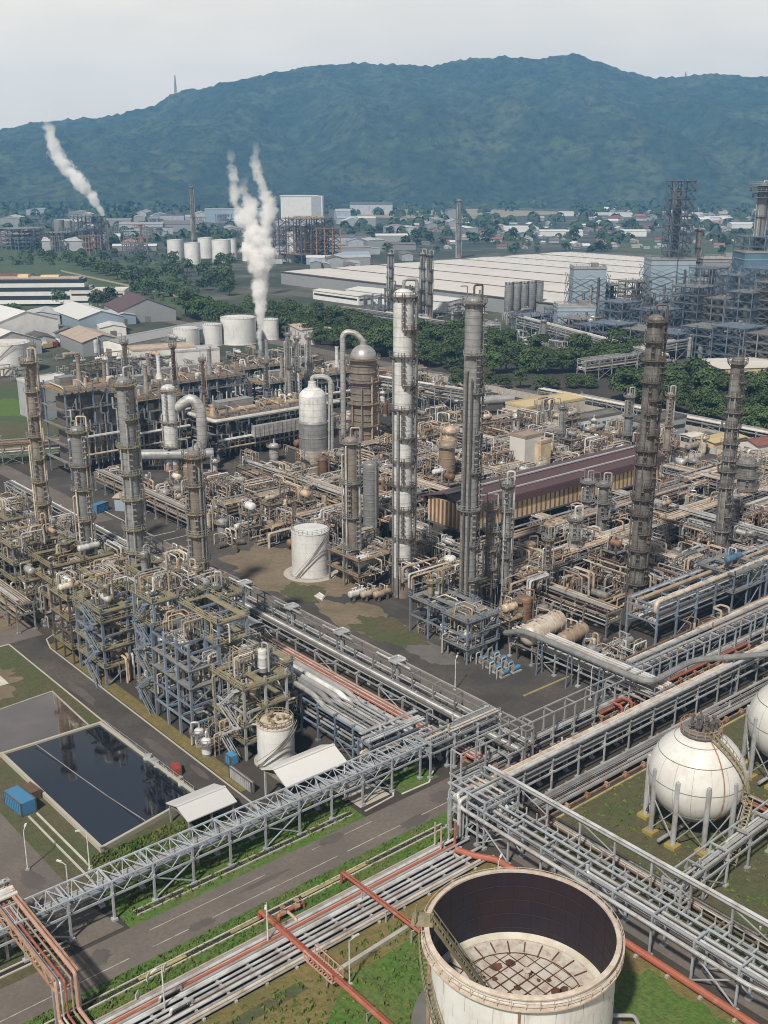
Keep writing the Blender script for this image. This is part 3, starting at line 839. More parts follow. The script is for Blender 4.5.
# --- big open-top tank
tx, ty = G(522, 930, 14.6); TR = 11.1; TH_ = 14.6
t = T('open_top_tank', 'huge white floating roof tank with rusty rim, open at the top', 'tank', (tx, ty, 0))
pr = []
for i in range(7): pr += [(TR, TH_ * (i + 1) / 7 - .14), (TR + .035, TH_ * (i + 1) / 7 - .12), (TR + .035, TH_ * (i + 1) / 7)]
MB().lathe([(TR, 0)] + pr, 72).build('shell', 'tank_white', t)
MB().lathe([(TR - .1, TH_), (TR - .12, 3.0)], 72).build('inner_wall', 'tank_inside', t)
rim = MB().lathe([(TR - .14, TH_ + .02), (TR - .14, TH_ + .3), (TR + .2, TH_ + .3), (TR + .45, TH_ + .2), (TR + .45, TH_ + .02), (TR + .05, TH_ - .1)], 72).build('rim', 'tank_rim', t)
wg = MB().lathe([(TR + .04, TH_ - 1.0), (TR + .85, TH_ - 1.0), (TR + .85, TH_ - 1.18), (TR + .04, TH_ - 1.3)], 72).build('wind_girder', 'tank_rim', t)
MB().rail([((TR + .8) * math.cos(a * math.pi / 24), (TR + .8) * math.sin(a * math.pi / 24), TH_ - 1.0) for a in range(48)], 1.15, .07, 3, True).build('handrail', 'tank_rim', wg)
zf = 4.4
q = MB()
for i in range(7):
    for k in range(20):
        a = (k + .5 * (i % 2)) * math.pi / 10; z0, z1 = TH_ * i / 7, TH_ * (i + 1) / 7 - .16
        q.bar(((TR + .004) * math.cos(a), (TR + .004) * math.sin(a), z0), ((TR + .004) * math.cos(a), (TR + .004) * math.sin(a), z1), .05)
q.build('plate_seam', 'concrete', t)
q = MB()
for k in range(30):
    a = k * math.pi / 15; q.bar(((TR - .11) * math.cos(a), (TR - .11) * math.sin(a), 4.5), ((TR - .11) * math.cos(a), (TR - .11) * math.sin(a), TH_ - .1), .08)
for i in range(1, 5): z_ = TH_ - i * 2.1; q.lathe([(TR - .12, z_), (TR - .16, z_ + .02), (TR - .16, z_ + .1), (TR - .12, z_ + .12)], 60)
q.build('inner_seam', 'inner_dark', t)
fr = MB().lathe([(TR - .25, zf + .9), (TR - .35, zf + .5), (TR - .9, zf + .5), (TR - .95, zf + .3), (TR - 2.8, zf + .32), (.02, zf + .05)], 72).build('floating_roof', 'floating_roof', t)
MB().lathe([(TR - .13, zf + 1.15), (TR - .6, zf + .75), (TR - .75, zf + .55)], 72).build('rim_seal', 'pale_concrete', fr)
q = MB()
for i in range(28):
    a = i * math.pi / 14; r1 = TR - .95
    r0 = r1 - (1.9 if i % 2 else 2.4)
    q.bar((r0 * math.cos(a), r0 * math.sin(a), zf + .36), (r1 * math.cos(a), r1 * math.sin(a), zf + .38), .16, .1)
for i in range(40):
    a = i * math.pi / 20; b = a + math.pi / 20; r0 = TR - 3.1
    q.bar((r0 * math.cos(a), r0 * math.sin(a), zf + .33), (r0 * math.cos(b), r0 * math.sin(b), zf + .33), .13, .1)
for k in range(-5, 6):
    y_ = k * 1.55; e = math.sqrt(max(0, (TR - 3.1) ** 2 - y_ * y_))
    q.bar((-e, y_, zf + .3), (e, y_, zf + .3), .09, .12)
    q.bar((y_, -e, zf + .3), (y_, e, zf + .3), .09, .12)
q.build('roof_seam', 'dark_rust', fr)
rr_ = random.Random(5); q = MB()
for i in range(26):
    a, b = rr_.uniform(0, 6.28), (TR - 3.5) * math.sqrt(rr_.random()) * .8
    n_ = rr_.randint(6, 9); cx, cy = b * math.cos(a), b * math.sin(a); s = rr_.uniform(.3, 1.1)
    q.add([(cx + s * rr_.uniform(.5, 1.1) * math.cos(6.283 * j / n_), cy + s * rr_.uniform(.5, 1.1) * math.sin(6.283 * j / n_), zf + .36) for j in range(n_)], [list(range(n_))])
q.build('rust_stain', 'dark_rust', fr)
for a, b in ((.5, 4), (2.2, 6), (4, 5), (5.2, 7.5)):
    MB().lathe([(.3, 0), (.3, 1.0), (.5, 1.0), (.5, 1.15), (.02, 1.2)], 8, (b * math.cos(a), b * math.sin(a), zf + .2)).build('roof_vent', 'tank_rim', fr)
al = math.atan2(RT[1], RT[0]) + math.pi - .12     # the side seen on the left
l0 = Vector(((TR - .4) * math.cos(al), (TR - .4) * math.sin(al), TH_ + .5)); l1 = Vector((3.6 * math.cos(al + .45), 3.6 * math.sin(al + .45), zf + .9))
sd = (l1 - l0).cross(Vector((0, 0, 1))).normalized() * .5
q = MB()
for s in (-1, 1):
    q.bar(l0 + sd * s, l1 + sd * s, .22, .4); q.bar(l0 + sd * s + Vector((0, 0, 1.1)), l1 + sd * s + Vector((0, 0, 1.1)), .1)
    for i in range(9): p = l0.lerp(l1, i / 8) + sd * s; q.bar(p, p + Vector((0, 0, 1.1)), .09)
for i in range(24): p = l0.lerp(l1, i / 23); q.bar(p - sd, p + sd, .22, .07)
q.build('rolling_ladder', 'olive_deck', t)
q = MB(); q.box((TR + .7) * math.cos(al), (TR + .7) * math.sin(al), TH_ + .35, 2.6, 2.4, .15, al)
q.rail([((TR + 1.6) * math.cos(al + d), (TR + 1.6) * math.sin(al + d), TH_ + .4) for d in (-.1, .1)], 1.1, .1); q.build('gauge_platform', 'olive_deck', t)
q = MB(); N_ = 34; a0, a1 = al + .06, al + 1.15
for i in range(N_):
    u = a0 + (a1 - a0) * i / N_; v = a0 + (a1 - a0) * (i + 1) / N_; z0 = TH_ - 1.0 - (TH_ - 1) * i / N_; z1 = TH_ - 1.0 - (TH_ - 1) * (i + 1) / N_
    for r_ in (TR + .15, TR + 1.05):
        q.bar((r_ * math.cos(u), r_ * math.sin(u), z0), (r_ * math.cos(v), r_ * math.sin(v), z1), .1, .32)
        q.bar((r_ * math.cos(u), r_ * math.sin(u), z0 + 1.1), (r_ * math.cos(v), r_ * math.sin(v), z1 + 1.1), .08)
    q.bar(((TR + .15) * math.cos(u), (TR + .15) * math.sin(u), z0), ((TR + 1.05) * math.cos(u), (TR + 1.05) * math.sin(u), z0), .35, .06)
    q.bar(((TR + 1.05) * math.cos(u), (TR + 1.05) * math.sin(u), z0), ((TR + 1.05) * math.cos(u), (TR + 1.05) * math.sin(u), z0 + 1.1), .07)
q.build('stair', 'olive_deck', t)
for d, zt in ((.35, TH_ - 1.1), (1.55, TH_ - 1.1)):
    MB().pipe([((TR + .25) * math.cos(al + d), (TR + .25) * math.sin(al + d), .2), ((TR + .25) * math.cos(al + d), (TR + .25) * math.sin(al + d), zt)], .14, 6).build('drain_pipe', 'rusty_steel', t)
MB().lathe([(TR + 2.0, .05), (TR + 1.9, .45), (TR - .1, .5)], 48).build('foundation', 'dark_concrete', t)
MB().pipe([(TR * .99 * RT[0], TR * .99 * RT[1], 2.2), ((TR + 3) * RT[0], (TR + 3) * RT[1], 2.2), ((TR + 3) * RT[0] - 2.5, (TR + 3) * RT[1] - 4, 2.2), ((TR + 3) * RT[0] - 6, (TR + 3) * RT[1] - 9, .4)], .24, 8).build('outlet_pipe', 'pale_steel', t)


# --- sphere tanks
def sphere_tank(x, y, label):
    t = T('sphere_tank', label, 'sphere tank', (x, y, 0), 0)
    Rs, zc = 7.5, 9.6; n = 48; prof = []
    for i in range(25):
        a = -math.pi / 2 + math.pi * i / 24; prof.append((max(.02, Rs * math.cos(a)), zc + Rs * math.sin(a)))
    MB().lathe(prof, n).build('shell', 'sphere_white', t)
    q = MB()
    for la in (-38, 2, 34, 58):
        a = R(la); r0 = Rs * math.cos(a); z = zc + Rs * math.sin(a)
        q.lathe([(r0 + .0, z - .07), (r0 + .05, z - .05), (r0 + .05, z + .05), (r0, z + .07)], n)
    q.build('weld_ring', 'grey_steel', t)
    q = MB()
    for k in range(16):
        a = k * math.pi / 8 + .1; l0, l1 = (-38, 34)
        for l in range(l0, l1, 9): q.bar((Rs * 1.0005 * math.cos(R(l)) * math.cos(a), Rs * 1.0005 * math.cos(R(l)) * math.sin(a), zc + Rs * 1.0005 * math.sin(R(l))), (Rs * 1.0005 * math.cos(R(l + 9)) * math.cos(a), Rs * 1.0005 * math.cos(R(l + 9)) * math.sin(a), zc + Rs * 1.0005 * math.sin(R(l + 9))), .05)
    q.build('plate_seam', 'concrete', t)
    b0 = math.atan2(-FW[1], -FW[0])
    for k, m_ in ((b0 + .28, 'rusty_steel'),):
        MB().pipe([((Rs + .12) * math.cos(R(l)) * math.cos(k), (Rs + .12) * math.cos(R(l)) * math.sin(k), zc + (Rs + .12) * math.sin(R(l))) for l in range(80, -70, -10)], .11, 6).build('sprinkler_pipe', m_, t)
    lm = MB(); lm.lathe([(.42, .5), (.42, zc + 1.2), (.36, zc + 1.8), (.05, zc + 2.0)], 10); lm = lm.mesh('leg', ['pale_steel'])
    fm = MB(); fm.box(0, 0, .3, 1.9, 1.9, .6); fm = fm.mesh('footing', 'yellow_paint')
    P_ = []
    for i in range(10):
        a = i * math.pi / 5 + .2; P_.append(((Rs - .12) * math.cos(a), (Rs - .12) * math.sin(a)))
        o = link('leg', lm, t); o.location = (*P_[-1], 0); f_ = link('footing', fm, o)
    for i in range(10):
        a, b = P_[i], P_[(i + 1) % 10]; q = MB()
        q.bar((*a, 1), (*b, 6.5), .16); q.bar((*a, 6.5), (*b, 1), .16); q.build('brace', 'pale_steel', t)
    pl = MB().arc(0.3, 3.2, zc + Rs + .2, .2, 0, 2 * math.pi, 16).build('top_platform', 'grey_deck', t)
    q = MB().rail([(3.2 * math.cos(a * math.pi / 8), 3.2 * math.sin(a * math.pi / 8), zc + Rs + .2) for a in range(16)], 1.1, .1, 3, True)
    q.build('handrail', 'rusty_steel', pl)
    q = MB(); rn = random.Random(int(x))
    for i in range(11):
        a, r_ = rn.uniform(0, 6.28), rn.uniform(.5, 2.4); hh = rn.uniform(.8, 2.2)
        q.lathe([(.22, -1), (.22, hh), (.4, hh), (.4, hh + .25), (.02, hh + .3)], 8, (r_ * math.cos(a), r_ * math.sin(a), zc + Rs + .2))
    q.pipe([(-2, -1, zc + Rs + 1.6), (1, .5, zc + Rs + 1.6), (2.6, 2, zc + Rs + 1.6)], .18, 6); q.pipe([(-2, 1, zc + Rs + 1.1), (2, -1.6, zc + Rs + 1.1)], .15, 6)
    q.build('relief_valve', 'dark_steel', pl)
    # spiral stair down the right-hand side, then a straight flight to the ground
    q = MB(); a = b0 + .42; pts = []
    for i in range(15):
        la = R(72 - i * 6); aa = a + .42 * math.sin(i / 14 * 1.5)
        pts.append(Vector(((Rs + .55) * math.cos(la) * math.cos(aa), (Rs + .55) * math.cos(la) * math.sin(aa), zc + (Rs + .55) * math.sin(la))))
    e = pts[-1]; tg = Vector((-math.sin(b0 + .8), math.cos(b0 + .8), 0))
    pts += [e + Vector((math.cos(b0 + .8), math.sin(b0 + .8), 0)) * .9 + Vector((0, 0, -.1)), e - tg * 5.4 + Vector((math.cos(b0 + .5), math.sin(b0 + .5), 0)) * 2.0 + Vector((0, 0, -8.0))]
    for p, w_ in zip(pts, pts[1:]):
        d = (w_ - p); sd = d.cross(Vector((0, 0, 1)))
        sd = sd.normalized() * .5 if sd.length > .01 else Vector((.5, 0, 0))
        for s in (-1, 1):
            q.bar(p + sd * s, w_ + sd * s, .12, .3); q.bar(p + sd * s + Vector((0, 0, 1.1)), w_ + sd * s + Vector((0, 0, 1.1)), .1); q.bar(p + sd * s, p + sd * s + Vector((0, 0, 1.1)), .09)
        for i in range(max(1, int(d.length / .5))): c = p.lerp(w_, i / max(1, int(d.length / .5))); q.bar(c - sd, c + sd, .25, .07)
    q.build('stair', 'olive_rail', t)
    MB().pipe([(0, 0, zc - Rs - .1), (0, 0, 1.2), (-9, 0, 1.2)], .3, 8).build('outlet_pipe', 'silver_pipe', t)
    return t


sx_, sy_ = G(697, 773, 9.6); sphere_tank(sx_, sy_, 'white sphere tank on legs with olive stair and rusty vertical pipe')
sx2, sy2 = G(793, 722, 9.6); sphere_tank(sx2, sy2, 'white sphere tank half hidden by the picture edge, beyond the other sphere')

# --- the pipe bridge along the road, and its neighbours
rack(34, 121.7, 83, 0, 4.0, [4.6], 'long pale lattice pipe bridge beside the main road, on tall blue legs', 'bridge_steel', 11, ('silver_pipe', 'grey_cladding', 'silver_pipe', 'pale_steel', 'blue_steel', 'sand_pipe'), (.1, .24), 6.2, truss=True, rise=1.7, tray=False, cw=.3, seed=1)
rack(103.5, 126.6, 13, 0, 3.2, [4.2, 7.0], 'two level pipe rack behind the lattice bridge by the white shed', 'blue_steel', 6, ('silver_pipe', 'sand_pipe'), (.1, .25), 6, seed=2, truss=False, rail=True)
# pink bridge crossing the road and dropping to the sleepers
t = T('pipe_bridge', 'narrow bridge of pinkish rusty pipes crossing the main road', 'pipe bridge', (38.9, 127, 0), R(-90))
for i, y_ in enumerate((0, .55, 1.1, 1.9, 2.5)):
    z_ = 6.2 + (.5 if i in (0, 4) else 0)
    MB().pipe([(-4, y_, z_), (19.2, y_, z_), (19.2, y_, .9 + .1 * i), (24 + i, y_, .9 + .1 * i)], (.24, .14, .16, .14, .26)[i], 8).build('pipe', ('pink_pipe', 'silver_pipe', 'red_pipe', 'tan_pipe', 'pink_pipe')[i], t)
q = MB()
for s in (-.2, 2.9):
    for z_ in (5.4, 6.9): q.bar((-3, s, z_), (19.2, s, z_), .22)
    for i in range(12): q.bar((-3 + i * 1.85, s, 5.4 if i % 2 else 6.9), (-3 + (i + 1) * 1.85, s, 6.9 if i % 2 else 5.4), .12)
for i in range(13): q.bar((-3 + i * 1.85, -.2, 5.4), (-3 + i * 1.85, 2.9, 5.4), .14)
q.build('truss', 'rusty_steel', t)
for px_ in (3.2, 18.7):
    for s in (-.2, 2.9): MB().box(px_, s, 2.7, .34, .34, 5.4).build('post', 'pale_steel', t)
rack(24, 126.5, 18, R(0), 3.5, [4.6, 6.6], 'double decked pale rack at the corner where the pink pipes start', 'pale_steel', 7, ('white_pipe', 'silver_pipe'), (.15, .3), 6, seed=9)

# ground level pipe track
t = T('pipe_track', 'broad ground level track of pale, red and tan pipes on sleepers', 'pipe track', (20, 97.2, 0))
sl = MB().box(0, 4.2, .2, .35, 8.6, .4).mesh('sleeper', 'concrete')
for i in range(18): link('sleeper', sl, t).location = (i * 4.7, 0, 0)
cols = ['silver_pipe', 'sand_pipe', 'grey_cladding', 'dark_steel', 'silver_pipe', 'brown_pipe', 'silver_pipe', 'dark_steel', 'silver_pipe', 'dark_steel', 'silver_pipe', 'white_pipe', 'silver_pipe', 'red_pipe', 'pink_pipe', 'silver_pipe', 'silver_pipe', 'sand_pipe']
for i, c_ in enumerate(cols):
    r_ = (.16, .22, .2, .1, .26, .14, .24, .1, .2, .1, .26, .17, .2, .2, .14, .24, .2, .17)[i]
    y_ = .3 + i * .46
    if c_ == 'dark_steel': continue
    e = 84 - (i % 3) * 2.5
    pts = [(0, y_, .4 + r_), (e, y_, .4 + r_)]
    if i in (6, 12): pts = [(0, y_, .4 + r_), (30, y_, .4 + r_), (30, y_, 1.3), (33, y_, 1.3), (33, y_, .4 + r_), (e, y_, .4 + r_)]
    if i > 12: pts += [(e, y_, 4.5)]
    MB().pipe(pts, r_, 8).build('pipe', c_, t)


def crossing(x, y0, y1, z, r, label, truss=None, m='red_pipe', down=0.0, dx=0.0):
    t = T('crossing_pipe', label, 'pipe', (x, y0, 0), R(-90))
    L = y0 - y1
    MB().pipe([(0, 0, .6), (0, 0, z), (L, dx, z), (L, dx, down)] if down >= 0 else [(0, 0, .6), (0, 0, z), (L, dx, z)], r, 8).build('pipe', m, t)
    MB().pipe([(0, .5, .6), (0, .5, z), (L, dx + .5, z)], r * .55, 6).build('pipe', m, t)
    for u in (.25, .5, .75):
        q = MB()
        for s in (-.5, .9): q.box(L * u, s + dx * u, z / 2 - .15, .16, .16, z - .3)
        q.bar((L * u, -.6 + dx * u, z - r - .1), (L * u, 1.0 + dx * u, z - r - .1), .16); q.build('support', 'pale_steel', t)
    if truss:
        q = MB(); a, b = truss
        for s in (-.7, 1.1):
            for zz in (z - .3, z + 1.0): q.bar((a, s, zz), (b, s, zz), .13)
            for i in range(int(b - a) + 1): q.bar((a + i, s, z - .3), (a + i, s, z + 1.0), .09)
        for i in range(int(b - a) * 2 + 1): q.bar((a + i * .5, -.7, z - .3), (a + i * .5, 1.1, z - .3), .2, .06)
        q.build('footbridge', 'pink_pipe', t)
    return t


crossing(82.3, 107.4, 86, 2.2, .22, 'slim red pipe arching over the pipe track toward the open tank', None, down=.3)
crossing(68.6, 108.4, 76, 1.7, .3, 'red pipe with small pink footbridge crossing the pipe track', (11.5, 17.5), down=.3)
t = T('branch_pipe', 'short red branch with valves in the grass beside the main road', 'pipe', (70.5, 106.6, 0))
MB().pipe([(0, 0, .2), (0, 0, 1.0), (4.5, .3, 1.0), (4.5, .3, .2)], .3, 8).build('pipe', 'red_pipe', t); MB().pipe([(1.5, .1, 1), (1.5, -2.2, 1), (1.5, -2.2, .2)], .22, 8).build('pipe', 'tan_pipe', t)
for u in (.8, 3.2): MB().lathe([(.02, -.4), (.42, -.4), (.42, .4), (.02, .4)], 8, (u, .1, 1.0), 'x').lathe([(.05, .3), (.05, 1.0), (.4, 1.0), (.4, 1.1), (.02, 1.1)], 8, (u, .1, 1.0)).build('valve', 'rusty_steel', t)
t = T('fire_line', 'angled red water pipe on the green grass beside the open tank', 'pipe', (tx - 14.5, ty - 9, 0))
MB().pipe([(0, -6, .5), (2.5, 4, .5), (3.0, 9.5, .5), (6.5, 11, .5)], .2, 6).build('pipe', 'red_pipe', t)
MB().pipe([(-.5, -3, .4), (5.5, 3.0, .4)], .14, 6).build('pipe', 'red_pipe', t)

# lamp posts
lp0 = T('lamp_post', 'slim white lamp post on the grass', 'lamp post', (70.5, 90.6, 0), 0, 'slim lamp posts', True)
MB().lathe([(.12, 0), (.08, 6.8), (.02, 6.85)], 8).build('pole', 'white_cladding', lp0)
MB().box(0, 0, .15, .6, .6, .3).build('base', 'concrete', lp0)
MB().bar((0, 0, 6.7), (1.0, 0, 7.0), .1).build('arm', 'white_cladding', lp0); MB().box(1.2, 0, 7.0, .8, .3, .16).build('lamp_head', 'white_pipe', lp0)
for px_, py_ in ((70, 905), (28, 870), (268, 945), (497, 902), (165, 1012), (262, 760), (718, 800), (345, 800), (622, 742), (90, 870), (590, 700), (455, 690)):
    x_, y_ = G(px_, py_); copy_tree(lp0, (x_, y_, 0), random.uniform(0, 6.2))
for i, (px_, py_) in enumerate(((148, 985), (137, 1003), (165, 975))):
    x_, y_ = G(px_, py_)
    t = T('sign_board', ('small white notice board on the grass by the pipe track', 'small pale warning board by the ditch', 'small white marker board beside the lane')[i], 'sign', (x_, y_, 0), R(40))
    MB().box(0, 0, .6, .1, .1, 1.2).build('post', 'grey_steel', t); MB().box(0, -.08, 1.3, 1.0, .06, .7).build('panel', 'white_cladding', t)

# --- pond
t = T('settling_pond', 'rectangular pond of dark water with a pale concrete rim', 'pond', (0, 0, 0))
C_ = [(58.2, 175.2), (76.8, 174.4), (78.0, 141.2), (59.0, 137.6)]
q = MB()
for a, b in zip(C_, C_[1:] + C_[:1]): q.bar((*a, .45), (*b, .45), .5, .9)
for a in C_: q.box(a[0], a[1], .46, .62, .62, .94)
q.build('rim', 'pale_concrete', t)
MB().pipe([(64, 174.4, 1.0), (65.5, 160, .62), (66.5, 150, .6), (67.5, 139.5, 1.0)], .08, 6).build('hose', 'grey_steel', t)
q = MB().rail([(76.9, 173, .9), (77.6, 155, .9), (77.9, 142, .9)], 1.0, .05, 3).build('handrail', 'pale_steel', t)
MATS['water'].node_tree.nodes['Principled BSDF'].inputs['IOR'].default_value = 2.6
MATS['wet_slab'].node_tree.nodes['Principled BSDF'].inputs['IOR'].default_value = 3.4
sheet('water', [(58.4, 175), (76.6, 174.2), (77.8, 141.4), (59.2, 137.8)], .55, 'water')
t = T('concrete_slab', 'flooded reddish concrete slab behind the dark pond', 'slab', (0, 0, 0))
q = MB(); P_ = [(56, 176.2), (75, 175.6), (75.6, 193.5), (56, 192)]
q.add([(*p, .3) for p in P_], [(0, 1, 2, 3)])
q.build('wet_surface', 'wet_slab', t)
q = MB()
for a, b in zip(P_, P_[1:] + P_[:1]): q.bar((*a, .2), (*b, .2), .3, .4)
q.build('edge', 'concrete', t)

# --- small sheds, containers and gear near the pond
building(75.2, 134.8, 8, 6, 3.4, R(0), 'wall_grey', 'roof_white', 'white roofed open shed at the corner of the dark pond', .3, 'shed', 'open_shed', open_sides=True)
building(92.6, 130.6, 11.5, 6.4, 5.4, R(0), 'wall_grey', 'roof_white', 'white gable roofed open shed beside the rusty roofed tank', .45, 'shed', 'open_shed', open_sides=True)
t = tank(95.2, 142.8, 3.3, 7.6, 'small white tank with rusty yellow roof fittings beside the gabled shed', 'tank_white', 'tank_rim', .1, (R(180), R(300)))
q = MB(); q.rail([(3.2 * math.cos(a * .524), 3.2 * math.sin(a * .524), 7.7) for a in range(12)], 1.1, .13, 1.5, True)
for i in range(9): q.lathe([(.2, 0), (.2, .8), (.35, .8), (.35, 1.0), (.02, 1.05)], 6, (random.uniform(-1.8, 1.8), random.uniform(-1.8, 1.8), 7.8))
q.build('roof_fitting', 'olive_deck', t)
t = building(117.5, 188.0, 10, 5, 5.5, R(-90), 'wall_grey', 'roof_white', 'small barrel roofed canopy beside the red pipes', .001, 'canopy', 'canopy', open_sides=True, over=.2)
q = MB()
for i in range(8):
    a, b = math.pi * i / 8, math.pi * (i + 1) / 8
    v = [(-5.2, 2.7 * math.cos(a), 5.6 + 1.3 * math.sin(a)), (5.2, 2.7 * math.cos(a), 5.6 + 1.3 * math.sin(a)), (5.2, 2.7 * math.cos(b), 5.6 + 1.3 * math.sin(b)), (-5.2, 2.7 * math.cos(b), 5.6 + 1.3 * math.sin(b))]
    q.add(v, [(0, 1, 2, 3)], True)
q.build('barrel_roof', 'roof_white', t)


def container(x, y, rz, L, W, h, m, label):
    t = T('container', label, 'container', (x, y, 0), rz)
    MB().box(0, 0, h / 2 + .15, L, W, h).build('body', m, t)
    q = MB()
    for i in range(int(L / .6)):
        for s in (-1, 1): q.box(-L / 2 + .4 + i * .6, s * (W / 2 + .04), h / 2 + .15, .25, .08, h * .86)
    q.build('rib', m, t)
    q = MB()
    for a in (-1, 1):
        for b in (-1, 1): q.box(a * (L / 2 - .1), b * (W / 2 - .02), h / 2 + .15, .24, .24, h + .1)
        q.box(0, a * W / 2, h + .15, L, .2, .16)
    q.box(0, 0, .1, L, W * .8, .2)
    q.build('corner_frame', 'dark_steel', t)
    return t


container(54.3, 157.5, R(96), 5.8, 2.6, 2.3, 'blue_paint', 'blue box container beside the dark pond, on the lane side')
t = container(57.0, 159.5, R(96), 3.4, 1.6, 1.6, 'brown_pipe', 'small brown skip tank between the blue container and the pond')
container(88.5, 147.0, R(90), 1.8, 1.6, 1.7, 'blue_paint', 'small blue box by the kerb of the side road')
container(79.3, 150.5, R(70), 2.4, 1.5, 1.3, 'red_paint', 'small red machine on the verge between pond and side road')
for i in range(7):
    x_, y_ = 79.0 - random.uniform(-.2, 1.2), 146 + i * 1.9
    t = T('debris_crate', 'grey crate dumped on the verge beside the pond', 'crate', (x_ - .6, y_, 0), random.uniform(0, 3), 'crates beside the pond', True)
    s = random.uniform(.6, 1.1)
    MB().box(0, 0, s * .4, s * 1.6, s, s * .8).build('box', ('pale_concrete', 'grey_deck', 'white_cladding')[i % 3], t); MB().box(0, 0, s * .84, s * 1.7, s * 1.1, .08).build('lid', 'pale_steel', t)
for i, (px_, py_) in enumerate(((598, 0), (207, 752), (200, 742))[1:]):
    x_, y_ = G(px_, py_ + 4)
    vessel(x_, y_, .9, 3.2, 'white_cladding', ('small white vessel by the kerb under the blue frames', 'short white vessel next to its twin under the blue frames')[i], auto=False)
container(85.9, 139.8, R(90), 7, .5, 2.0, 'pale_steel', 'long pale panel screen beside the side road')

# ================================================================== MAIN RACKS
WARM = ('tan_pipe', 'sand_pipe', 'silver_pipe', 'brown_pipe', 'tan_pipe', 'grey_cladding')
COOL = ('silver_pipe', 'white_pipe', 'silver_pipe', 'grey_cladding', 'sand_pipe')
RED = ('red_pipe', 'red_pipe', 'brown_pipe', 'pink_pipe', 'silver_pipe')
# long rack running from the junction to the far corner
rack(126.9, 113, 225, R(90), 3.4, [3.8], 'long grey rack beside the plant road, carrying wide pale pipes', 'pale_steel', 5, ('grey_cladding', 'silver_pipe', 'grey_cladding', 'white_pipe', 'dark_steel'), (.14, .34), 7, tray=False, seed=3)
rack(129.6, 113, 150, R(90), 2.0, [4.0], 'slim railed rack with T-shaped platforms beside the plant road', 'grey_steel', 3, COOL, (.12, .2), 6, rise=2.8, tray=False, seed=4, brace=False, cw=.24)
for i, y_ in enumerate((148, 166, 184, 203, 222)):
    t = T('expansion_platform', 'square platform on a post above the slim rack', 'platform', (128.2, y_, 0), 0, None, True)
    MB().box(0, 0, 3.8, .5, .5, 7.6).build('post', 'pale_steel', t)
    MB().box(0, 0, 7.6, 3.0, 2.4, .25).build('deck', 'pale_steel', t)
    MB().pipe([(-1.2, -5, 7.9), (-1.2, -1.2, 7.9), (1.2, -1.2, 7.9), (1.2, 1.2, 7.9), (-1.2, 1.2, 7.9), (-1.2, 5, 7.9)], .22, 6).build('pipe_bend', 'silver_pipe', t)
rack(123.2, 116, 190, R(90), 2.8, [1.0], 'low run of rusty red pipes along the broad rack', 'rusty_steel', 7, RED, (.14, .28), 5, tray=False, brace=False, seed=5)
rack(118.8, 126, 60, R(90), 2.6, [2.4], 'low tan pipe rack along the grass lane', 'grey_steel', 6, ('sand_pipe', 'silver_pipe', 'grey_cladding', 'white_pipe'), (.14, .3), 5, tray=False, seed=6)
# wide boxed ducts next to the left unit
t = rack(112.0, 128, 62, R(90), 7.0, [3.6, 7.6], 'tall blue rack carrying five wide flat grey ducts', 'blue_steel', 7, ('grey_cladding', 'silver_pipe'), (.12, .25), 5.2, tray=False, seed=7)
for i in range(5):
    MB().pipe([(60, .8 + i * 1.35, 8.35), (14 + i * 1.0, .8 + i * 1.35, 8.35), (10 + i * 1.0, .8 + i * 1.35, 6.9), (2, .8 + i * 1.35, 6.9)], .52, 8).build('duct', ('silver_cladding', 'white_cladding', 'silver_cladding', 'grey_cladding', 'silver_cladding')[i], t)
# crossing rack at the junction
rack(112, 120.6, 17, 0, 3.6, [5.2, 6.8], 'short pale rack joining the lattice bridge to the broad rack', 'bridge_steel', 5, COOL, (.12, .28), 5.5, tray=False, rail=True, seed=8, brace=False)
rack(113.5, 114.6, 105, 0, 2.4, [2.2], 'open railed grey rack beyond the road junction toward the sphere tanks', 'pale_steel', 4, COOL, (.1, .22), 6, rise=4.6, tray=False, seed=10, brace=False, cw=.26)
rack(104, 104.4, 118, 0, 2.6, [4.2, 6.4], 'slim pale rack carrying one fat white pipe past the sphere tanks', 'pale_steel', 4, COOL, (.12, .28), 7, tray=False, seed=11, brace=False, cw=.26)
rack(112, 107.8, 100, 0, 5.4, [1.3], 'broad low pipe run between the slim rack and the railed rack', 'grey_steel', 11, ('silver_pipe', 'sand_pipe', 'brown_pipe', 'silver_pipe', 'red_pipe', 'tan_pipe'), (.1, .24), 5, tray=False, brace=False, seed=80, loops=3)
rack(118, 99.4, 92, 0, 4.4, [.9], 'low dense pipe track behind the first sphere tank', 'rusty_steel', 11, ('silver_pipe', 'sand_pipe', 'brown_pipe', 'silver_pipe', 'grey_cladding'), (.1, .22), 5, tray=False, brace=False, seed=12)
rack(150, 113.9, 50, 0, 2.6, [1.8], 'low run of dark red pipes under the railed rack', 'rusty_steel', 5, RED, (.12, .25), 5, tray=False, brace=False, seed=13)
t = T('main_pipe', 'fat white insulated pipe along the near edge of the broad pale rack', 'pipe', (103, 104.2, 0))
MB().pipe([(0, 0, 1), (0, 0, 7.3), (60, 0, 7.3), (60, 0, 7.3), (118, 0, 7.3)], .34, 10).build('pipe', 'silver_pipe', t)
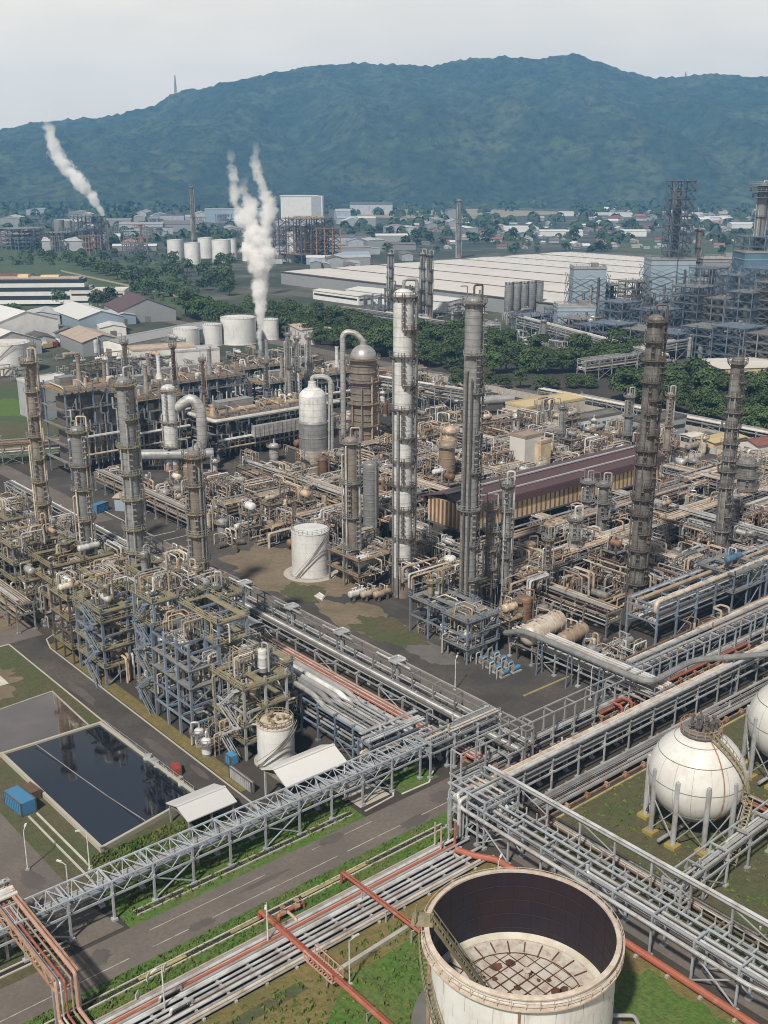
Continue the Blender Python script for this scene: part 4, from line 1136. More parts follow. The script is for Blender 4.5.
# ladder-like rack running to the picture's lower corner
t = rack(107.6, 30, 78, R(90), 3.2, [5.4], 'ladder like pale rack beside the open tank with few pipes', 'bridge_steel', 3, COOL, (.16, .28), 6.5, tray=False, rise=1.2, seed=14, brace=True, cw=.26)
for i in range(36): MB().bar((2 + i * 2.1, -3.0, 5.3), (2 + i * 2.1, 0, 5.3), .22, .26).bar((2 + i * 2.1, -3.0, 5.3), (2 + i * 2.1, -3.0, 6.4), .16).build('cross_beam', 'pale_steel', t)
for s in (-2.9, -5.4):
    MB().bar((0, s, 7.25 if s < -4 else 5.0), (78, s, 7.25 if s < -4 else 5.0), .24, .3).build('top_beam', 'pale_steel', t)
for i in range(13):
    q = MB(); q.box(i * 6.5, -5.4, 3.7, .26, .26, 7.4); q.bar((i * 6.5, -5.4, 5.0), (i * 6.5, -2.9, 5.0), .22); q.build('post', 'pale_steel', t)
for i in range(0, 12, 2): MB().bar((i * 6.5, -5.4, 5.0), (i * 6.5 + 6.5, -5.4, 7.2), .14).build('brace', 'pale_steel', t)
MB().pipe([(0, -5.7, 7.75), (78, -5.7, 7.75)], .26, 8).build('edge_pipe', 'silver_pipe', t); MB().pipe([(0, -5.05, 7.7), (78, -5.05, 7.7)], .18, 8).build('edge_pipe', 'silver_pipe', t)
MB().pipe([(0, 3.6, 6.0), (20, 3.6, 6.0), (24, 4.4, 6.0), (74, 4.4, 6.0), (75, 4.4, 8), (75, 1, 8)], .3, 9).build('edge_pipe', 'silver_pipe', t)
t = T('ground_main', 'thick dark red main lying under the ladder like rack', 'pipe', (103.3, 30, 0))
MB().pipe([(0, 0, .9), (0, 66, .9), (-2, 69, .9), (-3, 72, .9)], .5, 10).build('pipe', 'red_pipe', t)
q = MB()
for i in range(14): q.box(0, i * 5, .2, 1.4, .4, .42)
q.build('sleeper', 'concrete', t)
rack(118.5, 45, 52, R(90), 3.0, [1.2], 'low pipe run between the lane and the first sphere tank', 'grey_steel', 6, ('silver_pipe', 'sand_pipe', 'dark_steel', 'brown_pipe'), (.1, .2), 5, tray=False, brace=False, seed=15)
rack(113, 70.5, 55, R(2), 3.0, [4.6], 'pale pipe bridge leading from the ladder like rack under the sphere tank', 'pale_steel', 5, COOL, (.12, .26), 6, rise=1.4, tray=False, seed=16)
rack(112, 100.2, 7.5, R(90), 7.5, [2.5, 5.2, 7.2], 'crowded junction frame where the pipe track climbs to the racks', 'bridge_steel', 5, COOL, (.14, .28), 3.7, rise=1.0, tray=False, seed=17, brace=False, cw=.26)
rack(163.5, 108, 38, R(90), 5.0, [4.0, 6.2], 'grey rack running under the fat overhead main toward the cream drum', 'pale_steel', 7, COOL, (.12, .28), 6, tray=False, seed=81, brace=True, cw=.26)
rack(166, 118.2, 70, 0, 4.4, [3.4, 5.4], 'grey two level rack along the middle of the pump yard', 'blue_steel', 7, ('silver_pipe', 'sand_pipe', 'grey_cladding', 'brown_pipe'), (.12, .28), 6, tray=False, seed=82, loops=2, cw=.26)
rack(149, 42, 52, R(90), 4.0, [1.0], 'low rusty pipe run beyond the first sphere tank', 'rusty_steel', 7, RED + ('silver_pipe', 'silver_pipe'), (.12, .26), 5, tray=False, brace=False, seed=83)
# big overhead line
t = T('overhead_main', 'fat grey overhead main making a wide bend by the pump yard', 'pipe', (0, 0, 0))
MB().pipe([(156.8, 146, 6), (156.8, 141, 8.2), (156.8, 108.8, 8.2), (172, 109.6, 8.2), (190, 99, 8.2), (205, 84, 8.2)], .62, 10, 3.0).build('pipe', 'grey_cladding', t)
q = MB()
for p in ((156.8, 136), (156.8, 128), (156.8, 120), (160, 109.2), (180, 105)):
    for s in (-.9, .9): q.bar((p[0] + s, p[1], 0), (p[0] + s * .6, p[1], 7.5), .2)
    q.bar((p[0] - .9, p[1], 7.5), (p[0] + .9, p[1], 7.5), .24)
q.build('support', 'blue_steel', t)
# blue rack on the far side of the yard
t = rack(187, 129, 140, 0, 8.0, [5.4, 8.2], 'tall blue two level rack with fat cream pipe beyond the pump yard', 'blue_steel', 9, COOL, (.14, .34), 7.5, tray=True, seed=18, rise=1.2, cw=.42)
MB().pipe([(0, .6, 8), (0, .6, 10.2), (50, .6, 10.2), (140, .6, 10.2)], .55, 10).build('main_pipe', 'sand_pipe', t)
MB().pipe([(0, 5, 9.6), (140, 5, 9.6)], .45, 9).build('main_pipe', 'tan_pipe', t)
frame(214, 127.5, 12, 10, [6, 10.5], 3, 2, 'blue_steel', 'grey_deck', 'blue valve platform straddling the tall blue rack')
drum(220, 132, 10.6, .9, 5, 0, 'wall_blue', 'small blue drum on the platform above the tall blue rack', auto=False)
# racks inside the central unit
CENTRAL = [
    (160, 262, 42, 0, 5.0, [4, 6.2], 'wide rack of tan pipes behind the small white tank'),
    (170, 236, 95, 0, 6.0, [4.2, 6.6], 'broad warm coloured rack crossing behind the white column'),
    (196, 216, 80, R(90), 6.5, [4.4, 7], 'broad tan rack leading away toward the dome reactors'),
    (222, 214, 80, R(90), 5.0, [4.4, 7], 'second tan rack leading away behind the brown topped shed'),
    (250, 218, 84, R(90), 5.0, [4.4, 6.8], 'third tan rack leading away behind the brown topped shed'),
    (282, 205, 90, R(90), 5.0, [4.2, 6.6], 'dusty tan rack between shed and white compressor house'),
    (200, 262, 110, 0, 6.0, [4.4, 6.8], 'long dusty rack in front of the dome reactors'),
    (225, 292, 95, 0, 5.0, [4, 6.4], 'tan rack behind the tall domed reactor'),
    (182, 185.5, 100, 0, 6.0, [4.2, 6.6], 'brown rack in front of the brown topped shed'),
    (176, 168, 140, 0, 6.5, [4.2, 6.6], 'long tan rack through the middle of the dark unit'),
    (186, 138, 60, R(90), 5.0, [4.2, 6.4], 'short brown rack beside the dark lattice column'),
    (226, 140, 64, R(90), 5.5, [4.2, 6.4], 'brown rack between the two dark columns'),
    (262, 138, 72, R(90), 5.5, [4.2, 6.4], 'brown rack beyond the dark outer column'),
    (300, 136, 70, R(90), 5.5, [4.2, 6.4], 'outermost brown rack of the dark unit'),
    (288, 190, 50, 0, 5, [4.2, 6.4], 'dusty rack past the end of the brown topped shed'),
    (276, 160, 60, 0, 5, [4.2, 6.4], 'far dusty rack by the boundary'),
    (152, 262, 60, R(90), 4.5, [4, 6.2], 'tan rack along the furnace yard'),
]
for i, (x, y, L, rz, W, lv, lab) in enumerate(CENTRAL):
    rack(x, y, L, rz, W, lv, lab, 'grey_steel', 12, WARM, (.1, .33), 7, tray=(i % 2 == 0), seed=30 + i, loops=1 + i % 2, brace=(i % 3 == 0))

# ================================================================== COLUMNS
COLS = []


def colpx(px, pb, pt, w, m, label, **k):
    x, y = G(px, pb); h = HT(px, pb, pt); D = proj(x, y, h * .6)[2]
    r = w / 2 * D / F * .8; COLS.append((x, y, r + 2))
    return column(x, y, r, h - r * .6 if k.pop('dome', True) else h, m, label, a=math.atan2(-FW[1], -FW[0]) + k.pop('da', .3), **k)


colpx(402, 595, 288, 25, 'white_cladding', 'tallest bright white column with dark ladder and ring platforms', plats=11, deck='dark_steel', ladder_m='dark_steel', riser='grey_cladding', skirt='brown_cladding', da=.45)
colpx(466, 625, 295, 21, 'grey_cladding', 'tall slim grey column with a looped pipe over its head', plats=8, riser='dark_steel', deck='grey_deck', da=.9)
colpx(352, 580, 436, 18, 'brown_cladding', 'shorter brownish grey column to the side of the white column', plats=4, riser='silver_pipe', skirt='rusty_steel')
colpx(634, 612, 314, 20, 'worn_cladding', 'tall dark weathered column ringed with many platforms', plats=16, deck='dark_steel', ladder_m='dark_steel', riser='dark_steel', da=.2)
colpx(717, 572, 357, 15, 'worn_cladding', 'outer dark weathered column with staggered half platforms', plats=13, deck='grey_deck', ladder_m='dark_steel', riser='grey_cladding', da=.7)
colpx(742, 512, 456, 24, 'worn_cladding', 'short stout dark column behind the outer dark column', plats=4, deck='grey_deck')
colpx(50, 580, 357, 13, 'brown_cladding', 'outermost slim column of the four column row with olive platforms', plats=9, deck='olive_deck', riser='sand_pipe')
colpx(92, 600, 425, 18, 'grey_cladding', 'second column of the row, shorter, with a crown platform', plats=6, deck='olive_deck', riser='sand_pipe')
colpx(143, 640, 377, 20, 'grey_cladding', 'tallest column of the four column row with olive crown', plats=9, deck='olive_deck', riser='silver_pipe', da=.8)
colpx(205, 665, 450, 17, 'brown_cladding', 'fourth column of the row with a fat pipe at its head', plats=8, deck='olive_deck', riser='grey_cladding', da=-.4)
colpx(220, 682, 582, 10, 'grey_cladding', 'thin grey column rising from the olive platforms', plats=3, deck='olive_deck')
colpx(503, 605, 480, 12, 'grey_cladding', 'slim grey column just beyond the tall grey column', plats=5)
colpx(488, 610, 503, 12, 'worn_cladding', 'slim dark column crowded against the tall grey column', plats=5, deck='tan_deck')
colpx(572, 572, 514, 13, 'silver_cladding', 'short silver column in front of the brown topped shed', plats=3, over=True)
colpx(664, 475, 392, 8, 'brown_cladding', 'thin tan column with a wide head platform beyond the shed end', plats=3, deck='tan_deck')
colpx(626, 450, 393, 9, 'grey_cladding', 'thin grey column beside the dark lattice column head', plats=3)
colpx(560, 450, 405, 6, 'grey_cladding', 'thin pale mast column above the shed roof', plats=2, over=False)
colpx(545, 610, 535, 9, 'worn_cladding', 'small dark column in the tan pipework', plats=3, deck='tan_deck')
colpx(600, 545, 480, 13, 'worn_cladding', 'dark stubby column at the shed corner', plats=4)
colpx(585, 530, 478, 11, 'grey_cladding', 'grey stubby column at the shed corner', plats=3)
colpx(130, 470, 420, 11, 'grey_cladding', 'squat grey column against the furnace block', plats=3, deck='olive_deck')
# domed reactors
x, y = G(314, 470)
t = T('reactor', 'white domed reactor with conical skirt beside the furnaces', 'reactor', (x, y, 0))
MB().lathe([(6.6, 0), (6.6, 3), (5, 8)], 20).build('skirt', 'brown_cladding', t)
MB().lathe([(5, 8), (5, 12), (5.12, 12.1), (5.12, 12.4), (5, 12.5), (5, 17), (5.12, 17.1), (5.12, 17.4), (5, 17.5), (4.7, 18)], 20).build('shell', 'grey_cladding', t)
MB().lathe([(4.75, 18), (4.75, 26)] + [(4.75 * math.cos(i * .24), 26 + 3.6 * math.sin(i * .24)) for i in range(1, 6)] + [(1.4, 30.4), (1.4, 31.5), (.05, 31.6)], 20).build('dome', 'white_cladding', t)
MB().pipe([(0, 0, 31), (0, 0, 33), (3.2, -2.6, 33.3), (4.8, -4, 32), (4.8, -4, 2)], .85, 9, 2.2).build('overhead_pipe', 'silver_cladding', t)
for k, (a, b) in enumerate(((3.2, 4.4), (5.3, -.6))): MB().pipe([(a, -b, 1), (a * 1.1, -b * 1.1, 24)], .3, 6).build('riser_pipe', 'silver_pipe', t)
x, y = G(364, 455)
t = T('reactor', 'taller domed reactor with ribbed rings and a fat hooked overhead pipe', 'reactor', (x, y, 0))
MB().lathe([(5.2, 0), (4.8, 4)], 20).build('skirt', 'rusty_steel', t)
pr = [(4.8, 4)]
for i in range(13): z = 4 + i * 2.5; pr += [(4.8, z + 2.1), (5.15, z + 2.15), (5.15, z + 2.45), (4.8, z + 2.5)]
MB().lathe(pr, 20).build('shell', 'brown_cladding', t)
MB().lathe([(4.8, 36.5)] + [(4.8 * math.cos(i * .25), 36.5 + 4.4 * math.sin(i * .25)) for i in range(1, 6)] + [(1.2, 41), (1.2, 42.5), (.05, 42.6)], 20).build('dome', 'silver_cladding', t)
MB().pipe([(0, 0, 42), (-2, 1.6, 45), (-4.6, 4, 45.5), (-5.6, 4.9, 44), (-5.6, 4.9, 3)], 1.0, 10, 2.5).build('overhead_pipe', 'silver_cladding', t)
for z in (12, 20, 28, 36):
    p_ = MB().arc(4.9, 6.2, z, .2, 2.6, 6.2, 10).build('platform', 'tan_deck', t)
    MB().rail([(6.2 * math.cos(2.6 + .4 * i), 6.2 * math.sin(2.6 + .4 * i), z) for i in range(10)], 1.1, .1, 3).build('handrail', 'grey_steel', p_)
for k in range(4): MB().pipe([(5.6 * math.cos(3.2 + k * .7), 5.6 * math.sin(3.2 + k * .7), 1), (5.6 * math.cos(3.2 + k * .7), 5.6 * math.sin(3.2 + k * .7), 22 + k * 4)], .28, 6).build('riser_pipe', 'tan_pipe', t)
x, y = G(371, 545); vessel(x, y, 2.2, HT(371, 545, 464), 'grey_cladding', 'plain grey insulated drum standing behind the brownish column', auto=False)
x, y = G(440, 505); vessel(x + 14, y + 12, 2.6, 15, 'tan_pipe', 'yellowish tan vessel with bent pipe behind the shed end', auto=False)
vessel(x + 32, y + 30, 2.8, 14, 'tan_pipe', 'second yellowish tan vessel deeper in the tan pipework', auto=False)
x, y = G(311, 573); tank(x, y, 4.9, 12.0, 'small bright white tank with dark spiral stair on bare ground', 'tank_white', 'tank_white', .06, (R(190), R(290)))
struct('concrete_base', MB().lathe([(7.2, 0), (7.2, .14), (5, .16)], 24, (x, y, 0)), 'pale_concrete')
x, y = G(670, 530); tank(x, y, 4.2, 5.2, 'small pale yellow tank between the dark columns', 'roof_yellow', 'roof_yellow', .2)
# drums by the pump yard
drum(163.8, 141.5, 3.6, 2.3, 11, R(8), 'sand_pipe', 'big cream horizontal drum above the pump yard', auto=False)
drum(168.5, 137.2, 2.6, 1.7, 8, R(8), 'tan_pipe', 'rust brown horizontal drum below the big cream drum', auto=False)
frame(158.5, 138.5, 12, 5.4, [3.6], 3, 2, 'dark_steel', 'dark_concrete', 'dark steel stand carrying the cream drum', rails=False)
frame(163.5, 135.3, 10, 3.2, [2.5], 3, 2, 'dark_steel', 'dark_concrete', 'dark low stand carrying the rust brown drum', rails=False)
# long brown topped shed
x, y = G(440, 540)
t = T('compressor_shed', 'long tan walled shed raised on dark legs under a dark brown roof', 'shed', (238, 205, 0))
MB().box(0, 0, 10.8, 86, 15, 7.0).build('wall', 'wall_tan', t)
q = MB()
for i in range(44): q.box(-42.5 + i * 1.97, -7.56, 10.8, .45, .16, 6.8)
for i in range(9): q.box(-43.06, -6.5 + i * 1.6, 10.8, .16, .7, 6.8)
q.build('cladding_rib', 'brown_pipe', t)
q = MB(); e_ = 8.3
for s in (-1, 1):
    v = [(-44, s * e_, 14.1), (44, s * e_, 14.1), (44, 0, 16.4), (-44, 0, 16.4)]; v += [(p[0], p[1], p[2] + .3) for p in v]
    q.add(v, [(0, 1, 2, 3), (4, 5, 6, 7), (0, 1, 5, 4), (1, 2, 6, 5), (3, 0, 4, 7)])
    q.box(0, s * (e_ + .05), 13.2, 88, .18, 1.8)
q.build('roof', 'roof_maroon', t)
MB().bar((-44, -.8, 16.8), (44, -.8, 16.8), .7, .35).build('ridge_pipe', 'roof_grey', t); MB().bar((-44, -5.2, 15.5), (44, -5.2, 15.5), .6, .35).build('ridge_pipe', 'roof_grey', t)
for i in range(11):
    q = MB()
    for s in (-7, 7): q.box(-42 + i * 8.4, s, 3.5, .6, .6, 7.0)
    q.bar((-42 + i * 8.4, -7, 3.8), (-42 + i * 8.4, 7, 3.8), .4); q.build('leg', 'dark_concrete', t)
MB().box(0, 0, 7.05, 86.6, 15.6, .5).build('floor', 'dark_concrete', t)

# ================================================================== LEFT UNIT STRUCTURES
frame(85.4, 189, 11, 12, [4, 8, 11, 14, 16], 3, 4, 'blue_steel', 'olive_deck', 'tall blue frame at the lane corner with olive top deck', stair=True, cw=.45)
frame(84.8, 203, 10, 9, [3.5, 7, 10, 14.5], 3, 3, 'dark_steel', 'olive_deck', 'dark frame behind the lane corner with olive deck', cw=.4)
frame(87, 157.5, 6, 13.5, [4, 7.5, 11, 14.5, 18], 2, 4, 'blue_steel', 'grey_deck', 'open blue frame with bare top along the side road', decks=[2, 3], cw=.42, rails=False)
frame(93.4, 157.5, 6, 13.5, [4, 7.5, 11, 14.5, 18, 22], 2, 4, 'blue_steel', 'olive_deck', 'tallest blue frame behind the bare topped frame', cw=.4)
frame(88, 171.5, 11, 8, [4, 8, 12, 15, 18, 23], 3, 3, 'blue_steel', 'olive_deck', 'blue frame with olive decks just behind the tallest open frame', cw=.45, stair=True)
frame(99, 172, 9, 11, [5, 10, 15, 20], 3, 3, 'blue_steel', 'olive_deck', 'blue frame round the foot of the thin grey column', cw=.4)
frame(91, 146, 9, 10, [3.4, 6.8, 9.5, 14], 3, 3, 'pale_steel', 'olive_deck', 'pale railed frame beside the rusty roofed tank', cw=.4, stair=True)
frame(100.5, 152, 5, 16, [4.5, 9, 13], 2, 4, 'blue_steel', 'olive_deck', 'narrow blue frame beside the flat grey ducts', cw=.35)
frame(98, 188, 12, 14, [3.5, 7, 10, 15, 19], 3, 3, 'grey_steel', 'olive_deck', 'crowded grey frame between third and fourth columns', cw=.35)
frame(96, 208, 14, 14, [4.5, 9, 13.5], 3, 3, 'grey_steel', 'olive_deck', 'crowded grey frame round the tallest column of the row', cw=.35)
frame(92, 228, 16, 12, [4.5, 9, 13], 3, 3, 'dark_steel', 'olive_deck', 'dark frame round the second column of the row', cw=.35)
frame(90, 246, 14, 14, [4.5, 9, 13.5], 3, 3, 'grey_steel', 'olive_deck', 'grey frame behind the outermost slim column', cw=.35)
frame(88, 266, 20, 14, [5, 10, 14], 4, 3, 'grey_steel', 'olive_deck', 'wide grey frame at the far end of the four column row', cw=.35)
frame(86, 286, 22, 16, [5, 10], 4, 3, 'dark_steel', 'olive_deck', 'low dark frame at the outer end of the unit', cw=.35)
rack(86, 226, 70, R(90), 4, [4.5, 7], 'grey rack at the outer side of the four column row', 'grey_steel', 6, ('silver_pipe', 'sand_pipe', 'tan_pipe'), (.12, .3), 6, seed=50)
rack(114, 190, 110, R(90), 4, [4.5, 7], 'olive stained rack behind the four column row', 'olive_deck', 7, ('silver_pipe', 'sand_pipe', 'tan_pipe', 'grey_cladding'), (.12, .3), 6, seed=51)
frame(148.5, 149, 9, 7.5, [3.4, 6.6, 9.6], 3, 2, 'blue_steel', 'grey_deck', 'blue steel structure with flat deck beside the plant road pumps', cw=.36, solid=True)
for (x, y, z, r_, lab) in ((150.5, 150.6, 3.5, 1.15, 'white'), (150.5, 150.4, .3, 1.0, 'lower white')):
    drum(x + 2, y, z, r_, 5, 0, 'white_cladding', lab + ' drum end showing inside the blue structure by the road', auto=False)
frame(151, 158, 9, 12, [4.5, 8.5], 2, 3, 'blue_steel', 'grey_deck', 'blue steel walkway structure reaching the white column', cw=.35)
frame(157, 196, 10, 12, [4, 8.2], 2, 3, 'grey_steel', 'tan_deck', 'rusty decked structure under the brownish column', cw=.4)
drum(163, 199, 4.2, 1.6, 7, 0, 'white_cladding', 'white drum on the rusty decked structure', auto=False)
for i in range(3): drum(153.5 + i * 2.3, 192.5 - i * 2.0, .2, .85, 4.4, R(0), ('white_cladding', 'sand_pipe', 'tan_pipe')[i], ('white', 'cream', 'tan')[i] + ' exchanger end at the foot of the rusty decked structure', auto=False)

# ================================================================== DENSE EQUIPMENT FILL
RES = [(x - r, x + r, y - r, y + r) for x, y, r in COLS] + [(193, 283, 195, 215), (148, 164, 206, 224), (210, 226, 289, 305), (242, 256, 300, 316), (157, 172, 134, 146), (262, 270, 168, 176)]


def blocked(x, y, r):
    return any(a - r < x < b + r and c - r < y < d + r for a, b, c, d in RES)


SZ = ((1.9, 'short'), (2.7, 'mid sized'), (9, 'tall'))


def fill(x0, x1, y0, y1, pitch, pal, deck, steel, seed, dens=.9, hmax=10, z_words='', dry=0.0):
    rnd = random.Random(seed); colour = {'tan_pipe': 'tan', 'sand_pipe': 'cream', 'silver_pipe': 'silver', 'white_cladding': 'white', 'grey_cladding': 'grey', 'brown_cladding': 'brown', 'brown_pipe': 'dark brown', 'silver_cladding': 'silver', 'worn_cladding': 'dark grey', 'blue_paint': 'blue', 'white_pipe': 'white', 'rusty_steel': 'rusty'}
    y = y0 + pitch / 2; r0 = 0
    while y < y1:
        x = x0 + pitch / 2 + (pitch * .3 if r0 % 2 else 0)
        while x < x1:
            px, py = x + rnd.uniform(-1, 1), y + rnd.uniform(-1, 1); x += pitch
            k = rnd.random()
            if rnd.random() > dens or blocked(px, py, pitch * .28): continue
            m = rnd.choice(pal); c = colour.get(m, 'grey'); rz = rnd.choice((0, R(90)))
            if k < .17:
                h = rnd.uniform(4, hmax); r = rnd.uniform(.8, 1.8)
                vessel(px, py, r, h, m, '%s %s upright vessel' % ('tall' if h > hmax * .75 else 'low' if h < hmax * .55 else 'upright mid height', c), deck=deck)
            elif k < .34:
                exchanger(px, py, rnd.choice((0, 0, .8)), rnd.uniform(5, 7.5), rnd.uniform(.55, .95), rz, m, '%s tubular exchanger' % c)
            elif k < .46:
                lv = rnd.choice(([3.5], [3.5, 7], [4, 7.5]))
                s = pitch * .62
                frame(px - s / 2, py - s / 2, s, s, lv, 2, 2, steel, deck, '%s storey %s pipe platform' % ('single' if len(lv) == 1 else 'two', {'grey_steel': 'grey', 'dark_steel': 'dark', 'blue_steel': 'blue'}.get(steel, 'grey')), auto=True, cw=.28)
                drum(px, py, lv[-1] + .15, rnd.uniform(.7, 1.2), s * .75, rz, m, '%s drum up on a platform' % c)
            elif k < .56:
                drum(px, py, 0, rnd.uniform(.8, 1.4), rnd.uniform(4.5, 7.5), rz, m, '%s horizontal drum' % c)
            elif k < .86:
                a = rnd.choice(pal)
                pipe_loop(px, py, 0, rz, 3, rnd.uniform(2.5, 6.5), rnd.uniform(pitch * .7, pitch * 1.15), rnd.uniform(.16, .34), (m, a, 'tan_pipe' if 'tan_pipe' in pal else 'silver_pipe'), 'looped %s pipes' % c, n=rnd.randint(4, 7))
            else:
                for j in range(2): pump(px + j * 3.4 - 1.7, py, rz, rnd.choice(('blue_paint', 'grey_steel', 'silver_pipe')), 'small motor pump')
        y += pitch; r0 += 1


PW = ('tan_pipe', 'tan_pipe', 'sand_pipe', 'silver_pipe', 'brown_cladding', 'brown_pipe', 'white_cladding', 'grey_cladding')
PD = ('worn_cladding', 'grey_cladding', 'tan_pipe', 'silver_pipe', 'brown_pipe', 'sand_pipe', 'silver_cladding')
PL = ('silver_pipe', 'sand_pipe', 'tan_pipe', 'grey_cladding', 'white_cladding', 'silver_pipe')
fill(160, 206, 224, 286, 6.8, PW, 'tan_deck', 'grey_steel', 1)
fill(206, 345, 216, 300, 7.6, PW, 'tan_deck', 'grey_steel', 2, .92)
fill(256, 340, 300, 348, 10.5, PW, 'tan_deck', 'grey_steel', 3, .7, 8)
fill(160, 194, 148, 204, 6.6, PW, 'tan_deck', 'grey_steel', 4, .92)
fill(194, 262, 138, 196, 6.8, PD, 'grey_deck', 'dark_steel', 5, .95)
fill(262, 335, 138, 216, 8.2, PD, 'grey_deck', 'dark_steel', 6, .9)
fill(88, 112, 150, 250, 6.2, PL, 'olive_deck', 'grey_steel', 7, .75, 8)
fill(84, 114, 250, 300, 8.6, PL, 'olive_deck', 'grey_steel', 8, .85, 8)
fill(113.5, 119.5, 190, 300, 6, PL, 'olive_deck', 'grey_steel', 9, .6, 6)
fill(165, 176, 117, 136, 6, ('grey_cladding', 'silver_pipe'), 'grey_deck', 'blue_steel', 10, .3, 4)
fill(150, 172, 246, 300, 6.2, PW, 'tan_deck', 'grey_steel', 28, .9, 8)
rnd = random.Random(79)
for i in range(290):
    x, y = (rnd.uniform(160, 200), rnd.uniform(150, 285)) if i % 3 == 0 else (rnd.uniform(200, 330), rnd.uniform(140, 195)) if i % 3 == 1 else (rnd.uniform(200, 335), rnd.uniform(218, 300))
    if blocked(x, y, .6): continue
    P_ = PD if i % 3 == 1 else PW
    pipe_loop(x, y, rnd.choice((0, 2.5, 4.5, 6.5)), rnd.choice((0, R(90))), 3, rnd.uniform(1.5, 4.5), rnd.uniform(6, 15), rnd.uniform(.12, .3), P_ + ('tan_pipe', 'sand_pipe'), 'crossing runs of pipework above the ground', n=rnd.randint(4, 8), name='pipe_run')
for i in range(10): pump(150.5 + (i % 2) * 3.2 + i * .3, 140 + (i // 2) * 2.6, 0, 'blue_paint', 'small blue motor pump on the yard')
# upper drums inside the left unit
rnd = random.Random(78)
for fx, fy, fw, fd, zs in ((85.4, 189, 11, 12, (5.6, 11.1, 16.1)), (84.8, 203, 10, 9, (5.1, 10.1, 14.6)), (87, 157.5, 12, 13.5, (4.1, 7.6, 11.1, 14.6, 18.1)), (88, 171.5, 12, 8, (6.1, 12.1, 18.1, 23.1)), (99, 172, 9, 11, (5.1, 10.1, 15.1, 20.1)), (91, 146, 9, 10, (5.1, 9.6, 14.1)), (98, 188, 12, 14, (5.1, 10.1, 15.1, 19.1)), (96, 208, 14, 14, (4.6, 9.1, 13.6)), (92, 228, 16, 12, (4.6, 9.1, 13.1)), (90, 246, 14, 14, (4.6, 9.1, 13.6)), (88, 266, 20, 14, (5.1, 10.1, 14.1)), (86, 286, 22, 16, (5.1, 10.1)), (149, 150, 8, 6, (.3, 3.5, 6.7)), (152, 159, 7, 10, (.2, 4.6, 8.6)), (158, 197, 8, 10, (.2, 4.1)), (164, 126, 20, 10, (.2, .2))):
    for z in zs:
        for j in range(4):
            x, y = fx + fw * rnd.uniform(.18, .82), fy + fd * rnd.uniform(.15, .85)
            if blocked(x, y, -1.5): continue
            k = rnd.random(); m_ = rnd.choice(PL + ('brown_cladding', 'tan_pipe')); c_ = {'silver_pipe': 'silver', 'sand_pipe': 'cream', 'tan_pipe': 'tan', 'grey_cladding': 'grey', 'white_cladding': 'white', 'brown_cladding': 'brown'}[m_]
            if k < .2: drum(x, y, z, rnd.uniform(.6, 1.0), rnd.uniform(3, 5), rnd.choice((0, R(90))), m_, c_ + ' drum set among the open frames')
            elif k < .38: vessel(x, y, rnd.uniform(.5, .9), rnd.uniform(2.4, 4.6), m_, c_ + ' upright pot set among the open frames', z0=z, deck='olive_deck')
            else: pipe_loop(x, y, z, rnd.choice((0, R(90))), 3, rnd.uniform(1.6, 4), rnd.uniform(4, 8), rnd.uniform(.1, .2), PL + ('olive_rail', 'tan_pipe'), c_ + ' looped lines strung through the open frames', n=rnd.randint(4, 6), name='deck_piping')
rnd = random.Random(77)
for i in range(24):
    x, y = rnd.uniform(88, 110), rnd.uniform(160, 262)
    if blocked(x, y, .2): continue
    z = rnd.choice((5.2, 9.6, 11.2, 13.8))
    if i % 3 == 0: drum(x, y, z, rnd.uniform(.7, 1.2), rnd.uniform(4, 6), rnd.choice((0, R(90))), rnd.choice(PL), 'high level drum among the olive decks')
    else: pipe_loop(x, y, z, rnd.choice((0, R(90))), 3, rnd.uniform(2, 4.5), rnd.uniform(5, 9), rnd.uniform(.12, .25), PL, 'high level pipe loops among the olive decks', n=5)

